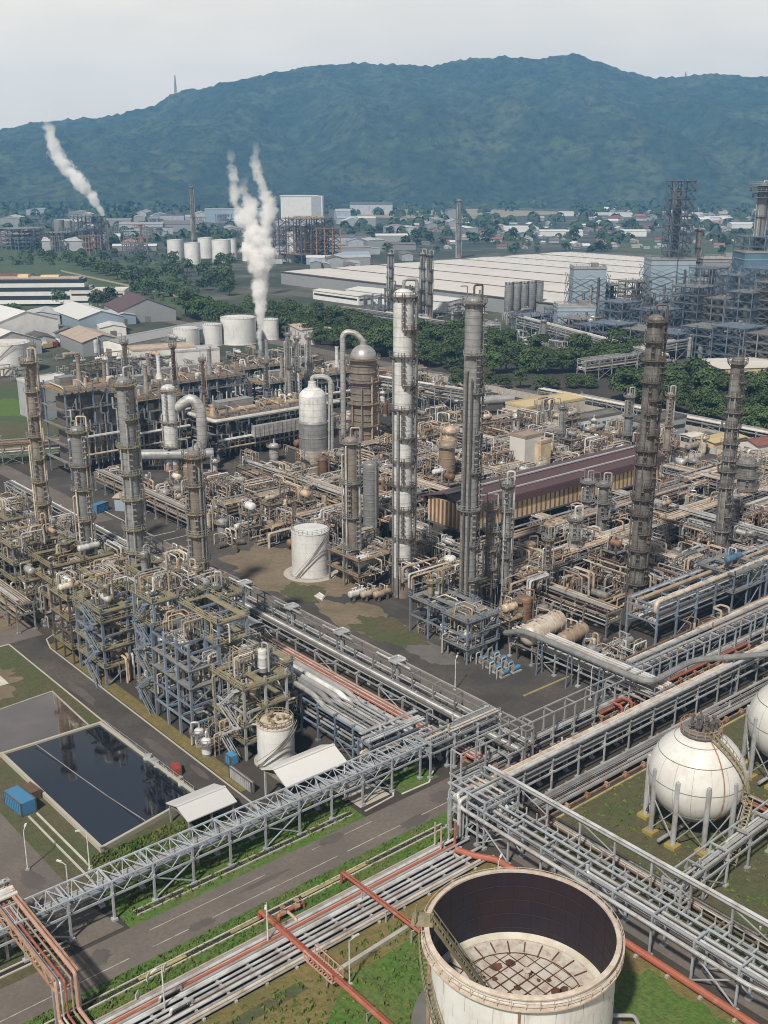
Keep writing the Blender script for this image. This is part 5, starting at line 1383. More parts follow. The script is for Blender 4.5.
# ================================================================== FURNACE BLOCK
def furnace(x, y, L, W, h, rz, label, stacks=2, pal='grey_steel'):
    t = T('cracking_furnace', label, 'furnace', (x, y, 0), rz)
    b0 = h * .12
    MB().box(L / 2, W / 2, b0 + (h - b0) * .44, L * .8, W * .55, (h - b0) * .88).build('firebox', 'dark_steel', t)
    for i in range(int(L / 5)):
        MB().box(L * .12 + i * 5 + 1, W * .2, h * .55, 2.2, .3, h * .7).build('cladding_panel', random.choice(('grey_cladding', 'worn_cladding', 'navy_steel', 'silver_cladding')), t)
    for k in (.3, .55, .78):
        MB().pipe([(0, W * .1, h * k), (L, W * .1, h * k)], .35, 7).build('manifold', random.choice(('silver_pipe', 'tan_pipe', 'brown_pipe')), t)
    cm = MB().box(0, 0, h / 2 + 1, .5, .5, h + 2).mesh('column', 'blue_steel')
    n = max(3, int(L / 4))
    for i in range(n):
        for s in (-.8, W + .8): link('column', cm, t).location = (L * i / (n - 1), s, 0)
    for k in range(1, 6):
        z = h * k / 5; d = MB()
        g0, g1 = (0, L) if k == 5 else ((0, L * .6) if k % 2 else (L * .35, L))
        d.box((g0 + g1) / 2, -1.0, z, g1 - g0 + 2, 1.4, .16); d.box(L / 2, W + 1.0, z, L + 2, 2, .16)
        for e in (-.7, L + .7): d.box(e, W / 2, z, 1.4, W, .16)
        d = d.build('walkway', 'tan_deck' if k == 5 else 'grey_deck', t)
        MB().rail([(g0 - 1, -1.7, z), (g1 + 1, -1.7, z)], 1.1, .1, 2.5).build('handrail', pal, d)
    q = MB()
    for i in range(n - 1):
        if i % 2 == 0:
            for k in range(3): q.bar((L * i / (n - 1), -.8, h * k / 3), (L * (i + 1) / (n - 1), -.8, h * (k + 1) / 3), .2); q.bar((0 if i == 0 else L * i / (n - 1), -.8, h * (k + .5) / 3), (L * (i + 1) / (n - 1), -.8, h * (k + .5) / 3), .22)
    q.build('brace_lattice', 'blue_steel', t)
    rn = random.Random(int(x))
    for i in range(int(L / 2.2)):
        u = 1.2 + i * 2.2; z1 = h * rn.uniform(.6, .95)
        MB().pipe([(u, -1.5, z1), (u, -1.5, z1 - 4), (u + 1.2, -1.5, z1 - 4), (u + 1.2, -1.5, h * .15)], .3, 7).build('transfer_pipe', rn.choice(('silver_pipe', 'white_pipe', 'silver_pipe', 'grey_cladding')), t)
    MB().pipe([(-1, -2.6, h * .48), (L + 1, -2.6, h * .48)], .55, 8).build('header_pipe', 'white_pipe', t)
    MB().pipe([(-1, -2.4, h * .27), (L + 1, -2.4, h * .27)], .4, 8).build('header_pipe', 'tan_pipe', t)
    MB().box(L / 2, W / 2, h + .3, L + 1, W + 1, .3).build('top_deck', 'tan_deck', t)
    for i in range(int(L * .5)):
        xx, yy = rn.uniform(.5, L - .5), rn.uniform(.5, W - .5); s = rn.uniform(.4, 1.1); hh = rn.uniform(.8, 3.2); k = rn.random()
        pm_ = rn.choice(('silver_cladding', 'white_cladding', 'tan_pipe', 'brown_cladding', 'sand_pipe', 'dark_steel'))
        if k < .45: MB().lathe([(s, h), (s, h + hh), (s * .7, h + hh + .4), (.03, h + hh + .6)], 10, (xx, yy, 0)).build('drum_pot', pm_, t)
        elif k < .7: MB().box(xx, yy, h + .5 + hh * .4, s * 2.5, s * 1.8, hh * .8).build('valve_box', pm_, t)
        else: MB().pipe([(xx, yy, h), (xx, yy, h + hh + 1), (xx + rn.uniform(2, 5), yy, h + hh + 1), (xx + rn.uniform(2, 5), yy + rn.uniform(-3, 3), h + .4)], s * .4, 7).build('loop_pipe', pm_, t)
    for i in range(int(L / 7)):
        u = i * 7 + rn.uniform(0, 3); MB().pipe([(u, 0, h + .6), (u, W * .3, h + rn.uniform(1.2, 2.4)), (u + rn.uniform(0, 3), W, h + 1.2)], .25, 6).build('crossover_pipe', rn.choice(('sand_pipe', 'silver_pipe', 'tan_pipe')), t)
    MB().rail([(0, -.3, h + .45), (L, -.3, h + .45)], 1.2, .14, 2).build('deck_rail', pal, t)
    MB().box(L * .3, W * .75, h + 1.8, L * .3, W * .3, 3).build('roof_house', 'grey_cladding', t)
    for i in range(stacks):
        u = L * (i + .5) / stacks
        MB().lathe([(1.5, h), (1.4, h + 2), (.8, h + 4), (.75, h + 10), (.9, h + 10.1), (.9, h + 10.6), (.6, h + 10.6)], 12, (u, W * .6, 0)).build('stack', ('brown_cladding', 'white_cladding', 'grey_cladding')[i % 3], t)
    return t


furnace(147, 340, 20, 15, 30, 0, 'tall dark furnace block with bent white pipes on its face', 1)
furnace(176, 348, 20, 14, 22, 0, 'middle dark furnace block behind the white flue column', 1)
furnace(200, 332, 50, 16, 15, 0, 'long low furnace block with tan pipes on its deck', 0)
furnace(172, 378, 70, 12, 20, 0, 'long furnace row behind the tall blocks', 3)
furnace(200, 402, 90, 12, 17, 0, 'second long furnace row toward the steam stack', 3)
furnace(250, 376, 60, 12, 15, 0, 'low furnace row behind the domed reactors', 2)
t = T('edge_main', 'fat white main bent round the deck edge of the long low furnace', 'pipe', (198, 329, 0))
MB().pipe([(0, 26, 14.6), (0, 0, 14.6), (53, 0, 14.6), (56, 0, 14.6)], .75, 9).build('pipe', 'white_pipe', t)
for i in range(5): MB().pipe([(4 + i * 10, 4 + i % 3 * 2.5, 16.3), (12 + i * 9, 4 + i % 3 * 2.5, 16.3)], .9, 8).build('pipe', 'tan_pipe', t)
t = T('air_duct', 'pale boxed duct hanging under the long low furnace deck', 'duct', (214, 327.5, 0)); MB().box(14, 0, 9, 30, 2.0, 4.2).build('casing', 'silver_cladding', t)
q = MB()
for i in range(16): q.box(i * 2 - 1, -1.08, 9, .3, .16, 4.2)
q.build('rib', 'grey_steel', t)
x, y = G(47, 415); building(x, y, 17, 16, 15, 0, 'wall_grey', 'roof_white', 'grey walled house with white roof behind the tall furnace', 0, 'house', 'boiler_house', door=False)
for (px, pb, pt, w, m, lab) in ((131, 440, 340, 6, 'brown_cladding', 'dark brown furnace chimney above the middle blocks'), (173, 470, 384, 18, 'white_cladding', 'wide white flue column in front of the furnaces'), (178, 440, 344, 5, 'brown_pipe', 'thin brown chimney behind the white flue column'), (206, 440, 358, 5, 'rusty_steel', 'short rust brown chimney on the long furnace'),
                                (40, 420, 344, 4, 'brown_cladding', 'slim brown chimney at the far edge of the furnaces'), (268, 430, 360, 5, 'grey_cladding', 'grey flue near the steam stack'), (290, 420, 332, 6, 'silver_cladding', 'silver flue beyond the steam stack'), (310, 412, 335, 6, 'silver_cladding', 'paler silver flue beside the dome reactors'), (299, 418, 336, 5, 'white_cladding', 'slim white flue between the silver flues')):
    colpx(px, pb, pt, w, m, lab, plats=3, over=False, deck='tan_deck', name='flue_column')
t = T('flue_duct', 'fat white bent duct joining the flue column to the furnace', 'duct', (*G(196, 470), 0))
MB().pipe([(-4, 4, 22), (0, 0, 26), (2, -2, 22), (2, -2, 8), (-3, 6, 4)], 1.9, 12, 3.5).build('duct', 'silver_cladding', t)
MB().pipe([(-18, 12, 6), (-2, 0, 6), (5, -4, 6)], 2.0, 12).build('duct', 'grey_cladding', t)
q = MB()
for a, b in ((-18, 11), (-8, 3), (4, -6)): q.box(a, b, 2.3, .5, .5, 4.6)
q.build('support', 'blue_steel', t)
t = T('steam_stack', 'slim dark vent stack giving off the big steam plume', 'stack', (*G(262, 385), 0))
SH_ = HT(262, 385, 350)
MB().lathe([(1.5, 0), (1.1, SH_), (.9, SH_)], 14).build('stack', 'grey_cladding', t); MB().arc(1.1, 2.4, SH_ * .8, .2, 0, 6.28, 12).build('platform', 'grey_deck', t)
fill(150, 200, 300, 342, 10, PL, 'olive_deck', 'dark_steel', 20, .7, 9)
fill(200, 255, 312, 345, 9, PW, 'tan_deck', 'dark_steel', 21, .8, 8)
fill(196, 350, 445, 520, 13, ('silver_pipe', 'white_cladding', 'tan_pipe', 'grey_cladding', 'silver_cladding'), 'tan_deck', 'dark_steel', 22, .85, 12)
fill(262, 372, 350, 445, 12, ('silver_pipe', 'white_cladding', 'tan_pipe', 'grey_cladding', 'brown_cladding'), 'tan_deck', 'dark_steel', 23, .8, 10)
rack(214, 440, 150, R(-20), 6, [5, 8], 'dark rack along the far side of the furnaces', 'dark_steel', 7, WARM, (.2, .45), 8, seed=60)
rack(130, 375, 40, R(-20), 6, [4.5, 7], 'tan rack crossing the green lawn', 'grey_steel', 7, WARM, (.2, .4), 7, seed=61)
rack(84, 402, 60, R(-12), 6, [4.5, 7], 'far tan rack entering beside the green lawn', 'grey_steel', 7, WARM, (.2, .4), 7, seed=62)
rack(330, 330, 80, R(100), 6, [6, 9], 'silver pipe bridge running toward the tree belt', 'pale_steel', 6, COOL, (.3, .5), 9, seed=63)
container(138, 300, R(20), 5, 2.6, 2.6, 'blue_paint', 'blue cabin on the dark furnace yard')
building(147, 296, 9, 6, 4.2, R(-50), 'wall_paleblue', 'roof_tan', 'tan roofed kiosk with blue doors on the furnace yard', .08, 'kiosk', 'kiosk')
container(143, 290, R(40), 2.5, 2.2, 3.6, 'blue_paint', 'upright blue box beside the furnace yard kiosk')
for i, (px, py) in enumerate(((222, 548), (235, 552), (228, 541), (240, 545))):
    x, y = G(px, py)
    t = T('scrap_drum', 'black scrap drum lying on the dark yard', 'drum', (x, y, 0), i * .9, 'scrap drums on the dark yard', True)
    MB().lathe([(.02, -1.2), (.9, -1.2), (.95, -.4), (.9, 0), (.95, .4), (.9, 1.2), (.02, 1.2)], 12, (0, 0, .9), 'x').build('body', 'dark_steel', t); MB().box(0, 0, .1, 2.4, .8, .2).build('skid', 'rusty_steel', t)
x, y = G(318, 600); t = T('pipe_spool', 'pale pipe spools lying on the bare ground', 'pipe', (x, y, 0), .4)
for i in range(3): MB().pipe([(i * 1.0, -1.2 + i * .3, .3), (i * 1.0 + 1.4, 1.6, .3)], .3, 8).build('pipe', 'white_pipe', t)

# ================================================================== BUILDINGS BEHIND THE UNIT
x, y = G(545, 418); building(x, y, 34, 13, 7, R(-4), 'pale_concrete', 'roof_yellow', 'pale concrete block with yellowish flat roof in front of the trees', 0)
x, y = G(585, 428); building(x, y, 34, 8, 4.5, R(-4), 'wall_white', 'dark_concrete', 'long low white block with a blue band under its edge', 0, windows=0, door=False)
t = T('tarpaulin_wall', 'bright blue sheeted wall along the long low white block', 'wall', (x - 1, y - 5.2, 0), R(-4)); MB().box(0, 0, 1.6, 30, .3, 3.2).build('sheet', 'blue_paint', t)
q = MB()
for i in range(9): q.box(-15 + i * 3.7, -.25, 1.8, .25, .25, 3.6)
q.build('post', 'wall_white', t)
x, y = G(655, 437); building(x, y, 22, 11, 7.5, R(-6), 'wall_grey', 'roof_dark', 'grey flat roofed block beyond the dark lattice column', 0, windows=1)
x, y = G(692, 444); building(x, y, 7.5, 5.5, 3.6, R(-8), 'wall_white', 'roof_beige', 'little white hut with beige roof on the tarmac lot', .1, 'hut', 'guard_hut', windows=1)
x, y = G(706, 441); building(x, y, 3, 3.4, 3, R(-8), 'dark_concrete', 'roof_dark', 'tiny dark booth next to the little white hut', .05, 'hut', 'guard_booth')
x, y = G(762, 452); building(x, y, 16, 9, 4.2, R(-10), 'wall_white', 'roof_red', 'white hut with red roof by the boundary road', .3, 'hut', 'site_hut')
x, y = G(720, 446); building(x, y, 18, 9, 3.2, R(-6), 'wall_tan', 'roof_yellow', 'low yellowish shed behind the outer dark column', .1, 'shed', 'store_shed')
x, y = G(545, 438); rect('concrete_slab_floor', x - 14, y - 6, x + 16, y + 5, .1, 'roof_white')
x, y = G(519, 414); container(x, y, R(-10), 8, 4.5, 5.5, 'blue_paint', 'bright blue cabin beside the silver tank by the concrete block')
x, y = G(495, 414); drum(x, y, 3.2, 2.1, 16, R(-20), 'silver_cladding', 'long silver horizontal tank beside the blue cabin', auto=False)
x, y = G(524, 478); building(x, y, 8, 7, 15, R(0), 'wall_white', 'roof_tan', 'tall narrow pale block standing behind the brown topped shed', 0, 'building', 'switch_house', door=False)
x, y = G(538, 478); building(x, y, 5, 6, 13, R(0), 'wall_tan', 'roof_tan', 'narrow tan block against the tall pale block', 0, 'building', 'switch_house', door=False)


# boundary walls / pipe way along the trees
def wall_run(pts, h, label, m='pale_concrete', name='boundary_wall', posts=4.0):
    t = T(name, label, 'wall', (pts[0][0], pts[0][1], 0)); o = pts[0]; q = MB(); p_ = MB()
    for a, b in zip(pts, pts[1:]):
        q.bar((a[0] - o[0], a[1] - o[1], h / 2), (b[0] - o[0], b[1] - o[1], h / 2), .3, h)
        L = math.hypot(b[0] - a[0], b[1] - a[1])
        for i in range(int(L / posts)):
            u = i * posts / L; p_.box(a[0] - o[0] + (b[0] - a[0]) * u, a[1] - o[1] + (b[1] - a[1]) * u, h * .55, .5, .5, h * 1.1)
    q.build('panel', m, t); p_.build('post_trim', 'pale_steel', t)
    return t


wall_run([(367, 205), (367, 300), (367, 420)], 3, 'pale boundary wall between the plant and the tree belt')
wall_run([(344.5, 206), (344.5, 290)], 2.2, 'low pale wall along the back road')
rack(381, 205, 130, R(90), 5, [3.2], 'low silver pipe way along the boundary wall', 'pale_steel', 6, COOL, (.25, .45), 8, seed=64, tray=False)
for (px, py, rz, L) in ((452, 345, -10, 36), (585, 382, -6, 46)):
    x, y = G(px, py)
    rack(x, y, L, R(rz), 6, [6, 9], ('pale pipe bridge gantry entering the first gap in the trees', 'pale pipe bridge gantry entering the second gap in the trees')[px > 500], 'pale_steel', 5, COOL, (.3, .6), 9, seed=65, truss=True, rise=2)

# ================================================================== TREES
for s_, h_, cr_ in ((1, 15, 7.2), (2, 18, 7.0), (3, 13, 6.6), (4, 16, 8.2), (15, 19, 6.2), (16, 12, 7.8)): tree_proto('belt', s_, h_, cr_, 2600, 1.2, 'leaf', 'dense dark green broadleaf tree')
for s_, h_, cr_ in ((5, 9, 4.0), (6, 8, 4.6), (7, 11, 4.4)): tree_proto('mid', s_, h_, cr_, 520, 1.3, 'leaf', 'rounded dark green tree')
for s_, h_, cr_ in ((8, 12, 6), (9, 10, 6.5)): tree_proto('far', s_, h_, cr_, 150, 3.2, 'far_leaf', 'small distant dark tree')
rnd = random.Random(11)


def belt(p, q, n, key='belt', s=1.0, jit=2.5, label=None):
    for i in range(n):
        u = (i + .5) / n
        x, y = p[0] + (q[0] - p[0]) * u + rnd.uniform(-jit, jit), p[1] + (q[1] - p[1]) * u + rnd.uniform(-jit, jit)
        o = tree(key, x, y, s * rnd.uniform(.75, 1.2), label); o['group'] = 'trees of the belt beside the plant' if key == 'belt' else 'trees beyond the plant'


belt((398, 700), (392, 408), 26, label='dense dark tree of the first belt row')
belt((412, 716), (404, 420), 26, label='dense dark tree of the second belt row')
belt((428, 660), (436, 400), 20, label='dense dark tree of the third belt row')
belt((444, 680), (452, 420), 18, label='tall green tree of the hindmost belt row')
belt((398, 395), (452, 352), 7, label='dense green tree where the belt bends')
belt((412, 384), (470, 340), 7, label='dense green tree filling the belt bend')
belt((432, 392), (490, 350), 7, label='tall green tree at the back of the bend')
belt((352, 372), (412, 330), 9, 'belt', .62, label='lower green tree of the front hedge')
belt((397, 308), (388, 222), 12, 'belt', .95, label='green tree, near row past the gap')
belt((414, 312), (404, 210), 13, 'belt', 1.0, label='green tree, middle row past the gap')
belt((432, 316), (424, 200), 13, 'belt', 1.1, label='dark tree, back row past the gap')
for px, py, s in ((497, 385, .7), (455, 398, .5), (700, 420, .6), (330, 415, .3)):
    pass
# scattered trees on the plain to the upper left
for i in range(46):
    px, py = rnd.uniform(-10, 235), rnd.uniform(262, 303)
    if 0 < px < 125 and 268 < py < 310: continue
    x, y = G(px, py); tree('mid', x, y, rnd.uniform(1.0, 1.7), 'rounded dark green tree on the grass plain')
for px, py in ((70, 262), (78, 266), (84, 270), (92, 272), (99, 274), (107, 276), (118, 280), (128, 283), (138, 286), (150, 290), (160, 292), (205, 280), (212, 282), (218, 284), (30, 256), (40, 258), (52, 259), (110, 307), (98, 306), (130, 308), (60, 305), (8, 318), (15, 316)):
    x, y = G(px, py); tree('mid', x, y, rnd.uniform(1.3, 2.0), 'broad dark tree in the line crossing the plain')

sheet('plain', [G(-60, 305), G(200, 318), G(180, 268), G(-60, 236)], .12, 'field_grass')
sheet('plain_road', [G(-40, 286), G(-40, 289), G(230, 320), G(232, 317)], .2, 'dark_asphalt')
sheet('plain_track', [G(60, 270), G(62, 272), G(180, 298), G(180, 296)], .2, 'pale_field')

# ================================================================== WAREHOUSES AND TANKS TO THE UPPER LEFT
def bpx(px, pb, w, d, h, rz, wall, roof, label, pitch=.25, **k):
    x, y = G(px, pb); return building(x, y, w, d, h, R(rz), wall, roof, label, pitch, **k)


x, y = G(42, 304)
t = T('office_block', 'long white office block with three dark window bands', 'building', (x, y, 0), R(-36))
for k in range(3):
    MB().box(0, 0, 3 + k * 6.2, 92 - k * 10, 26 - k * 4, 3.0).build('storey', 'wall_white', t); MB().box(0, 0, 6.1 + k * 6.2, 90 - k * 10, 24 - k * 4, 3.2).build('window_band', 'glass', t)
MB().box(-4, 0, 20.2, 72, 16, 1.6).build('roof', 'roof_tan', t)
q = MB(); q.box(-12, 0, 22, 8, 6, 2.5); q.box(8, 2, 21.6, 14, 5, 1.6); q.build('plant_room', 'roof_yellow', t)
bpx(101, 304, 42, 26, 11, -36, 'wall_white', 'roof_beige', 'lower white annex with a beige roof next to the office block', 0, windows=2)
bpx(5, 285, 50, 22, 8, -36, 'wall_white', 'roof_red', 'long red roofed hall behind the office block', .2)
bpx(12, 338, 52, 40, 13, 90, 'wall_white', 'roof_white', 'big white gable warehouse at the edge beside the lorry yard', .3)
bpx(0, 352, 40, 34, 8, 90, 'wall_grey', 'roof_white', 'white gable shed in front of the big white warehouse', .35)
bpx(45, 326, 30, 24, 9, 60, 'wall_grey', 'roof_grey', 'grey twin roofed hall between warehouse and long white shed', .2)
bpx(88, 328, 62, 30, 10, 82, 'wall_paleblue', 'roof_white', 'long white roofed shed with pale blue gable', .3)
bpx(92, 350, 44, 24, 8, 82, 'wall_grey', 'roof_tan', 'tan roofed shed in front of the long white shed', .3)
bpx(140, 318, 50, 40, 8, 75, 'wall_grey', 'roof_maroon', 'broad maroon roofed hall on the grass', .4)
bpx(160, 345, 90, 24, 7, 22, 'wall_white', 'roof_grey', 'long low grey roofed store beside the white tanks', .15)
bpx(112, 335, 20, 16, 6, 70, 'wall_white', 'roof_white', 'little white roofed workshop between the sheds', .2)
bpx(120, 322, 30, 16, 6, 75, 'wall_paleblue', 'roof_grey', 'small grey roofed hall behind the workshop', .2)
bpx(40, 345, 22, 14, 5, 80, 'wall_grey', 'roof_dark', 'dark roofed shed in the lorry yard', .3)
bpx(65, 338, 20, 16, 5, 80, 'wall_grey', 'roof_dark', 'second dark roofed shed in the lorry yard, by the tan shed', .3)
bpx(162, 366, 34, 16, 10, -15, 'wall_white', 'roof_tan', 'pale block with equipment beside the brown chimneys', 0, windows=1)
bpx(195, 366, 24, 14, 9, -15, 'wall_white', 'roof_grey', 'pale block between the brown chimneys and steam stack', 0)
bpx(308, 340, 40, 20, 9, 70, 'wall_white', 'roof_tan', 'low tan roofed block at the foot of the tree belt', .1)
for (px, pb, pt, w, lab) in ((187, 347, 328, 26, 'white tank beside the long grey store'), (213, 345, 324, 19, 'narrow white tank between the two wider ones'), (239, 343, 317, 35, 'widest white tank of the four before the trees'), (270, 339, 319, 18, 'white tank partly behind the steam plume')):
    x, y = G(px, pb); h = HT(px, pb, pt); tank(x, y, w / 2 * proj(x, y, 5)[2] / F, h, lab)
x, y = G(8, 372); tank(x, y, 12.5, 15.5, 'large white tank with dark stair at the edge by the lawn', 'tank_white', 'roof_beige', .08, (R(185), R(265)))
fill(160, 330, 500, 590, 17, ('silver_cladding', 'white_cladding', 'grey_cladding', 'tan_pipe'), 'grey_deck', 'grey_steel', 25, .6, 9)
# parked lorries
for i in range(14):
    x, y = G(rnd.uniform(22, 75), rnd.uniform(336, 352))
    m_ = ('wall_white', 'blue_paint', 'roof_dark', 'red_paint', 'roof_yellow')[i % 5]
    t = T('parked_lorry', '%s lorry parked among the sheds' % ('white', 'blue', 'dark', 'red', 'yellow')[i % 5], 'lorry', (x, y, 0), rnd.choice((.2, 1.4, 1.7)), 'lorries parked among the sheds', True)
    MB().box(1, 0, 2.2, 6.5, 2.4, 2.6).build('body', m_, t); MB().box(-3.4, 0, 1.6, 1.9, 2.3, 2.2).build('cab', m_, t); MB().box(-4.33, 0, 2.1, .06, 2, .8).build('windscreen', 'glass', t)
    q = MB()
    for a in (-3.2, 1, 2.6):
        for b in (-1, 1): MB().lathe([(.03, -.15), (.5, -.15), (.5, .15), (.03, .15)], 10, (a, b, .5), 'y').build('wheel', 'dark_gap', t)

# ================================================================== BIG HALL AND POLYMER PLANT
HX0, HX1, HY0, HY1 = 590, 1000, 488, 850
t = T('factory_hall', 'vast low hall with pale beige roof ribbed by dark gutters', 'hall', (HX0, HY0, 0))
W_, L_ = HX1 - HX0, HY1 - HY0
MB().box(W_ / 2, L_ / 2, 5.5, W_, L_, 11).build('wall', 'wall_grey', t)
q = MB(); n_ = 7; s_ = W_ / n_
for i in range(n_):
    a = i * s_
    q.add([(a + .8, -1, 11.2), (a + s_ / 2, -1, 11.75), (a + s_ / 2, L_ + 1, 11.75), (a + .8, L_ + 1, 11.2), (a + s_ - .8, -1, 11.2), (a + s_ - .8, L_ + 1, 11.2)], [(0, 1, 2, 3), (1, 4, 5, 2), (0, 4, 1), (3, 2, 5)])
q.build('roof', 'roof_beige', t)
for i in range(n_ + 1): MB().box(i * s_, L_ / 2, 11.4, 2.0, L_, .5).build('gutter', 'roof_dark', t)
q = MB()
for i in range(4, n_):
    for j in range(24):
        for k in (.28, .72): q.box(i * s_ + s_ * k, 8 + j * L_ / 24, 11.7, 5, 2.4, .8)
q.build('skylight_trim', 'roof_white', t)
building(570, 650, 120, 26, 8, R(90), 'wall_white', 'roof_white', 'white lean-to hall along the near side of the vast hall', .1)
building(545, 700, 60, 14, 7, R(90), 'wall_white', 'roof_beige', 'pale gate building between tree belt and vast hall', .1, windows=1)

colpx(390, 312, 252, 7, 'grey_cladding', 'grey column before the vast hall', plats=5, deck='dark_steel', ladder_m='dark_steel')
colpx(422, 318, 252, 7, 'grey_cladding', 'twin grey column nearer the vast hall', plats=5, deck='dark_steel', ladder_m='dark_steel')
colpx(429, 318, 253, 7, 'worn_cladding', 'darker twin column nearer the vast hall', plats=5, deck='dark_steel', ladder_m='dark_steel')
x, y = G(405, 318); frame(x - 12, y - 10, 26, 18, [6, 12, 20], 4, 3, 'dark_steel', 'grey_deck', 'dark frame between the columns before the vast hall', cw=.7)
x, y = G(380, 318); frame(x - 8, y - 8, 16, 16, [7, 15], 3, 3, 'blue_steel', 'grey_deck', 'blue frame before the vast hall', cw=.7)
x0, y0 = G(508, 319); x1, y1 = G(538, 317)
for i in range(5):
    u = i / 4; x, y = x0 + (x1 - x0) * u, y0 + (y1 - y0) * u
    t = T('silo', 'grey silo', 'silo', (x, y, 0), 0, 'row of five grey silos', True)
    MB().lathe([(1.2, 4), (3.1, 8), (3.1, 24), (1.0, 25.5), (.05, 25.6)], 14).build('shell', 'grey_cladding', t)
    q = MB()
    for a in range(4): q.box(2.6 * math.cos(a * 1.57 + .7), 2.6 * math.sin(a * 1.57 + .7), 4, .5, .5, 8)
    q.build('leg', 'blue_steel', t); MB().rail([(2.9 * math.cos(a * .785), 2.9 * math.sin(a * .785), 24.2) for a in range(8)], 1.4, .25, 3, True).build('handrail', 'dark_steel', t)


def lattice(t, w, d, zs, m='navy_steel', r=.22, off=None):
    q = MB()
    for a, b in zip(zs, zs[1:]):
        for k in range(2):
            u0, u1 = w * k / 2, w * (k + 1) / 2; v0, v1 = d * k / 2, d * (k + 1) / 2
            for yy in (0, d): q.bar((u0, yy, a), (u1, yy, b), r); q.bar((u1, yy, a), (u0, yy, b), r)
            for xx in (0, w): q.bar((xx, v0, a), (xx, v1, b), r); q.bar((xx, v1, a), (xx, v0, b), r)
    b_ = q.build('brace_lattice', m, t)
    if off: b_.location = off
    return t


def blue_block(px, pb, pt, w, d, label, wall='wall_blue', rz=-40):
    x, y = G(px, pb); h = HT(px, pb, pt)
    t = T('process_building', label, 'building', (x, y, 0), R(rz))
    MB().box(0, 0, h / 2, w, d, h).build('wall', wall, t); MB().box(0, 0, h + .3, w + .8, d + .8, .6).build('roof', 'roof_grey', t)
    for k in range(1, int(h / 8) + 1): MB().box(0, 0, k * 8, w + .5, d + .5, .5).build('cladding_band', 'wall_grey', t)
    q = MB()
    for i in range(4): q.box(w * (-.32 + i * .21), 0, h * .3, w * .08, d + .7, h * .14)
    q.build('louvre', 'dark_steel', t)
    q = MB(); q.rail([(-w / 2, -d / 2, h + .6), (w / 2, -d / 2, h + .6), (w / 2, d / 2, h + .6), (-w / 2, d / 2, h + .6)], 1.3, .25, 4, True); q.box(w * .2, 0, h + 2, w * .2, d * .3, 3); q.build('parapet', 'grey_steel', t)
    n_ = max(2, int(h / 7)); lattice(t, w + 5, d + 5, [h * k / n_ * .9 for k in range(n_ + 1)], 'navy_steel', .26, (-w / 2 - 2.5, -d / 2 - 2.5, 0))
    for k in range(4): MB().pipe([(-w * .4 + k * w * .22, -d / 2 - 1.6, 1), (-w * .4 + k * w * .22, -d / 2 - 1.6, h * (.5 + .12 * k))], .8, 8).build('riser_pipe', ('grey_cladding', 'worn_cladding', 'silver_cladding', 'dark_steel')[k], t)
    return t


blue_block(665, 322, 259, 30, 22, 'pale blue clad process tower under the lattice headframe', 'wall_paleblue')
blue_block(752, 335, 252, 26, 22, 'deep blue clad process tower carrying a tall crowned column')
blue_block(585, 325, 268, 22, 16, 'slim blue clad tower beside the five silos', 'wall_paleblue')
blue_block(573, 335, 306, 24, 16, 'squat pale blue block below the slim blue tower', 'wall_paleblue')
blue_block(715, 318, 258, 30, 20, 'grey blue block between the two tall process towers', 'wall_grey')
blue_block(700, 325, 280, 16, 16, 'dark grey block at the foot of the process towers', 'wall_grey')
x, y = G(670, 322); hb_ = HT(665, 322, 259); ht_ = HT(668, 322, 181)
zs = [hb_ * .25, hb_ * .5, hb_ * .75] + [hb_ + (ht_ - hb_) * k / 9 for k in range(0, 10)]
lattice(frame(x - 8, y - 8, 14, 14, zs, 3, 3, 'navy_steel', 'navy_steel', 'tall open lattice headframe above the pale blue tower', cw=.5, solid=True, brace=False), 14, 14, zs)
colpx(668, 318, 186, 12, 'worn_cladding', 'thin column inside the lattice headframe', plats=6, deck='dark_steel')
colpx(749, 332, 184, 12, 'grey_cladding', 'tall silver column with a wide crown above the deep blue tower', plats=6, deck='dark_steel', ladder_m='dark_steel', thick=None)
x, y = G(749, 332); h_ = HT(749, 332, 197)
zs = [hb_ * .35, hb_ * .7, hb_, hb_ * 1.14, hb_ * 1.28, hb_ * 1.42]
lattice(frame(x - 13, y - 13, 22, 22, zs, 3, 3, 'navy_steel', 'navy_steel', 'dark frame round the foot of the tall silver column', cw=.6, solid=True, brace=False), 22, 22, zs)
t = T('crown_platform', 'wide crown platform round the head of the tall silver column', 'platform', (x, y, h_))
for k in range(3):
    d = MB().arc(3, 8.5 - (k == 0) * 2, k * 3.6, .5, 0, 6.284, 16).build('platform', 'navy_steel', t); MB().rail([((8.5 - (k == 0) * 2) * math.cos(i * .785), (8.5 - (k == 0) * 2) * math.sin(i * .785), k * 3.6) for i in range(8)], 2.0, .3, 3, True).build('handrail', 'grey_steel', d)
colpx(692, 318, 228, 7, 'worn_cladding', 'grey column in the gap between process towers', plats=6, deck='dark_steel')
FU = ((606, 322, 20, 26), (618, 336, 22, 22), (632, 326, 18, 30), (646, 338, 18, 18), (690, 342, 22, 34), (703, 334, 20, 42), (716, 344, 20, 28), (729, 340, 18, 40), (742, 350, 20, 34), (758, 346, 24, 46), (775, 352, 24, 40), (596, 346, 24, 13), (562, 330, 20, 14), (545, 328, 26, 8), (578, 340, 22, 14), (660, 345, 20, 22), (676, 336, 20, 26), (612, 350, 22, 16), (640, 352, 24, 14), (672, 356, 24, 14), (705, 358, 24, 18), (735, 362, 24, 20), (765, 366, 24, 18), (530, 330, 20, 10), (590, 318, 18, 24))
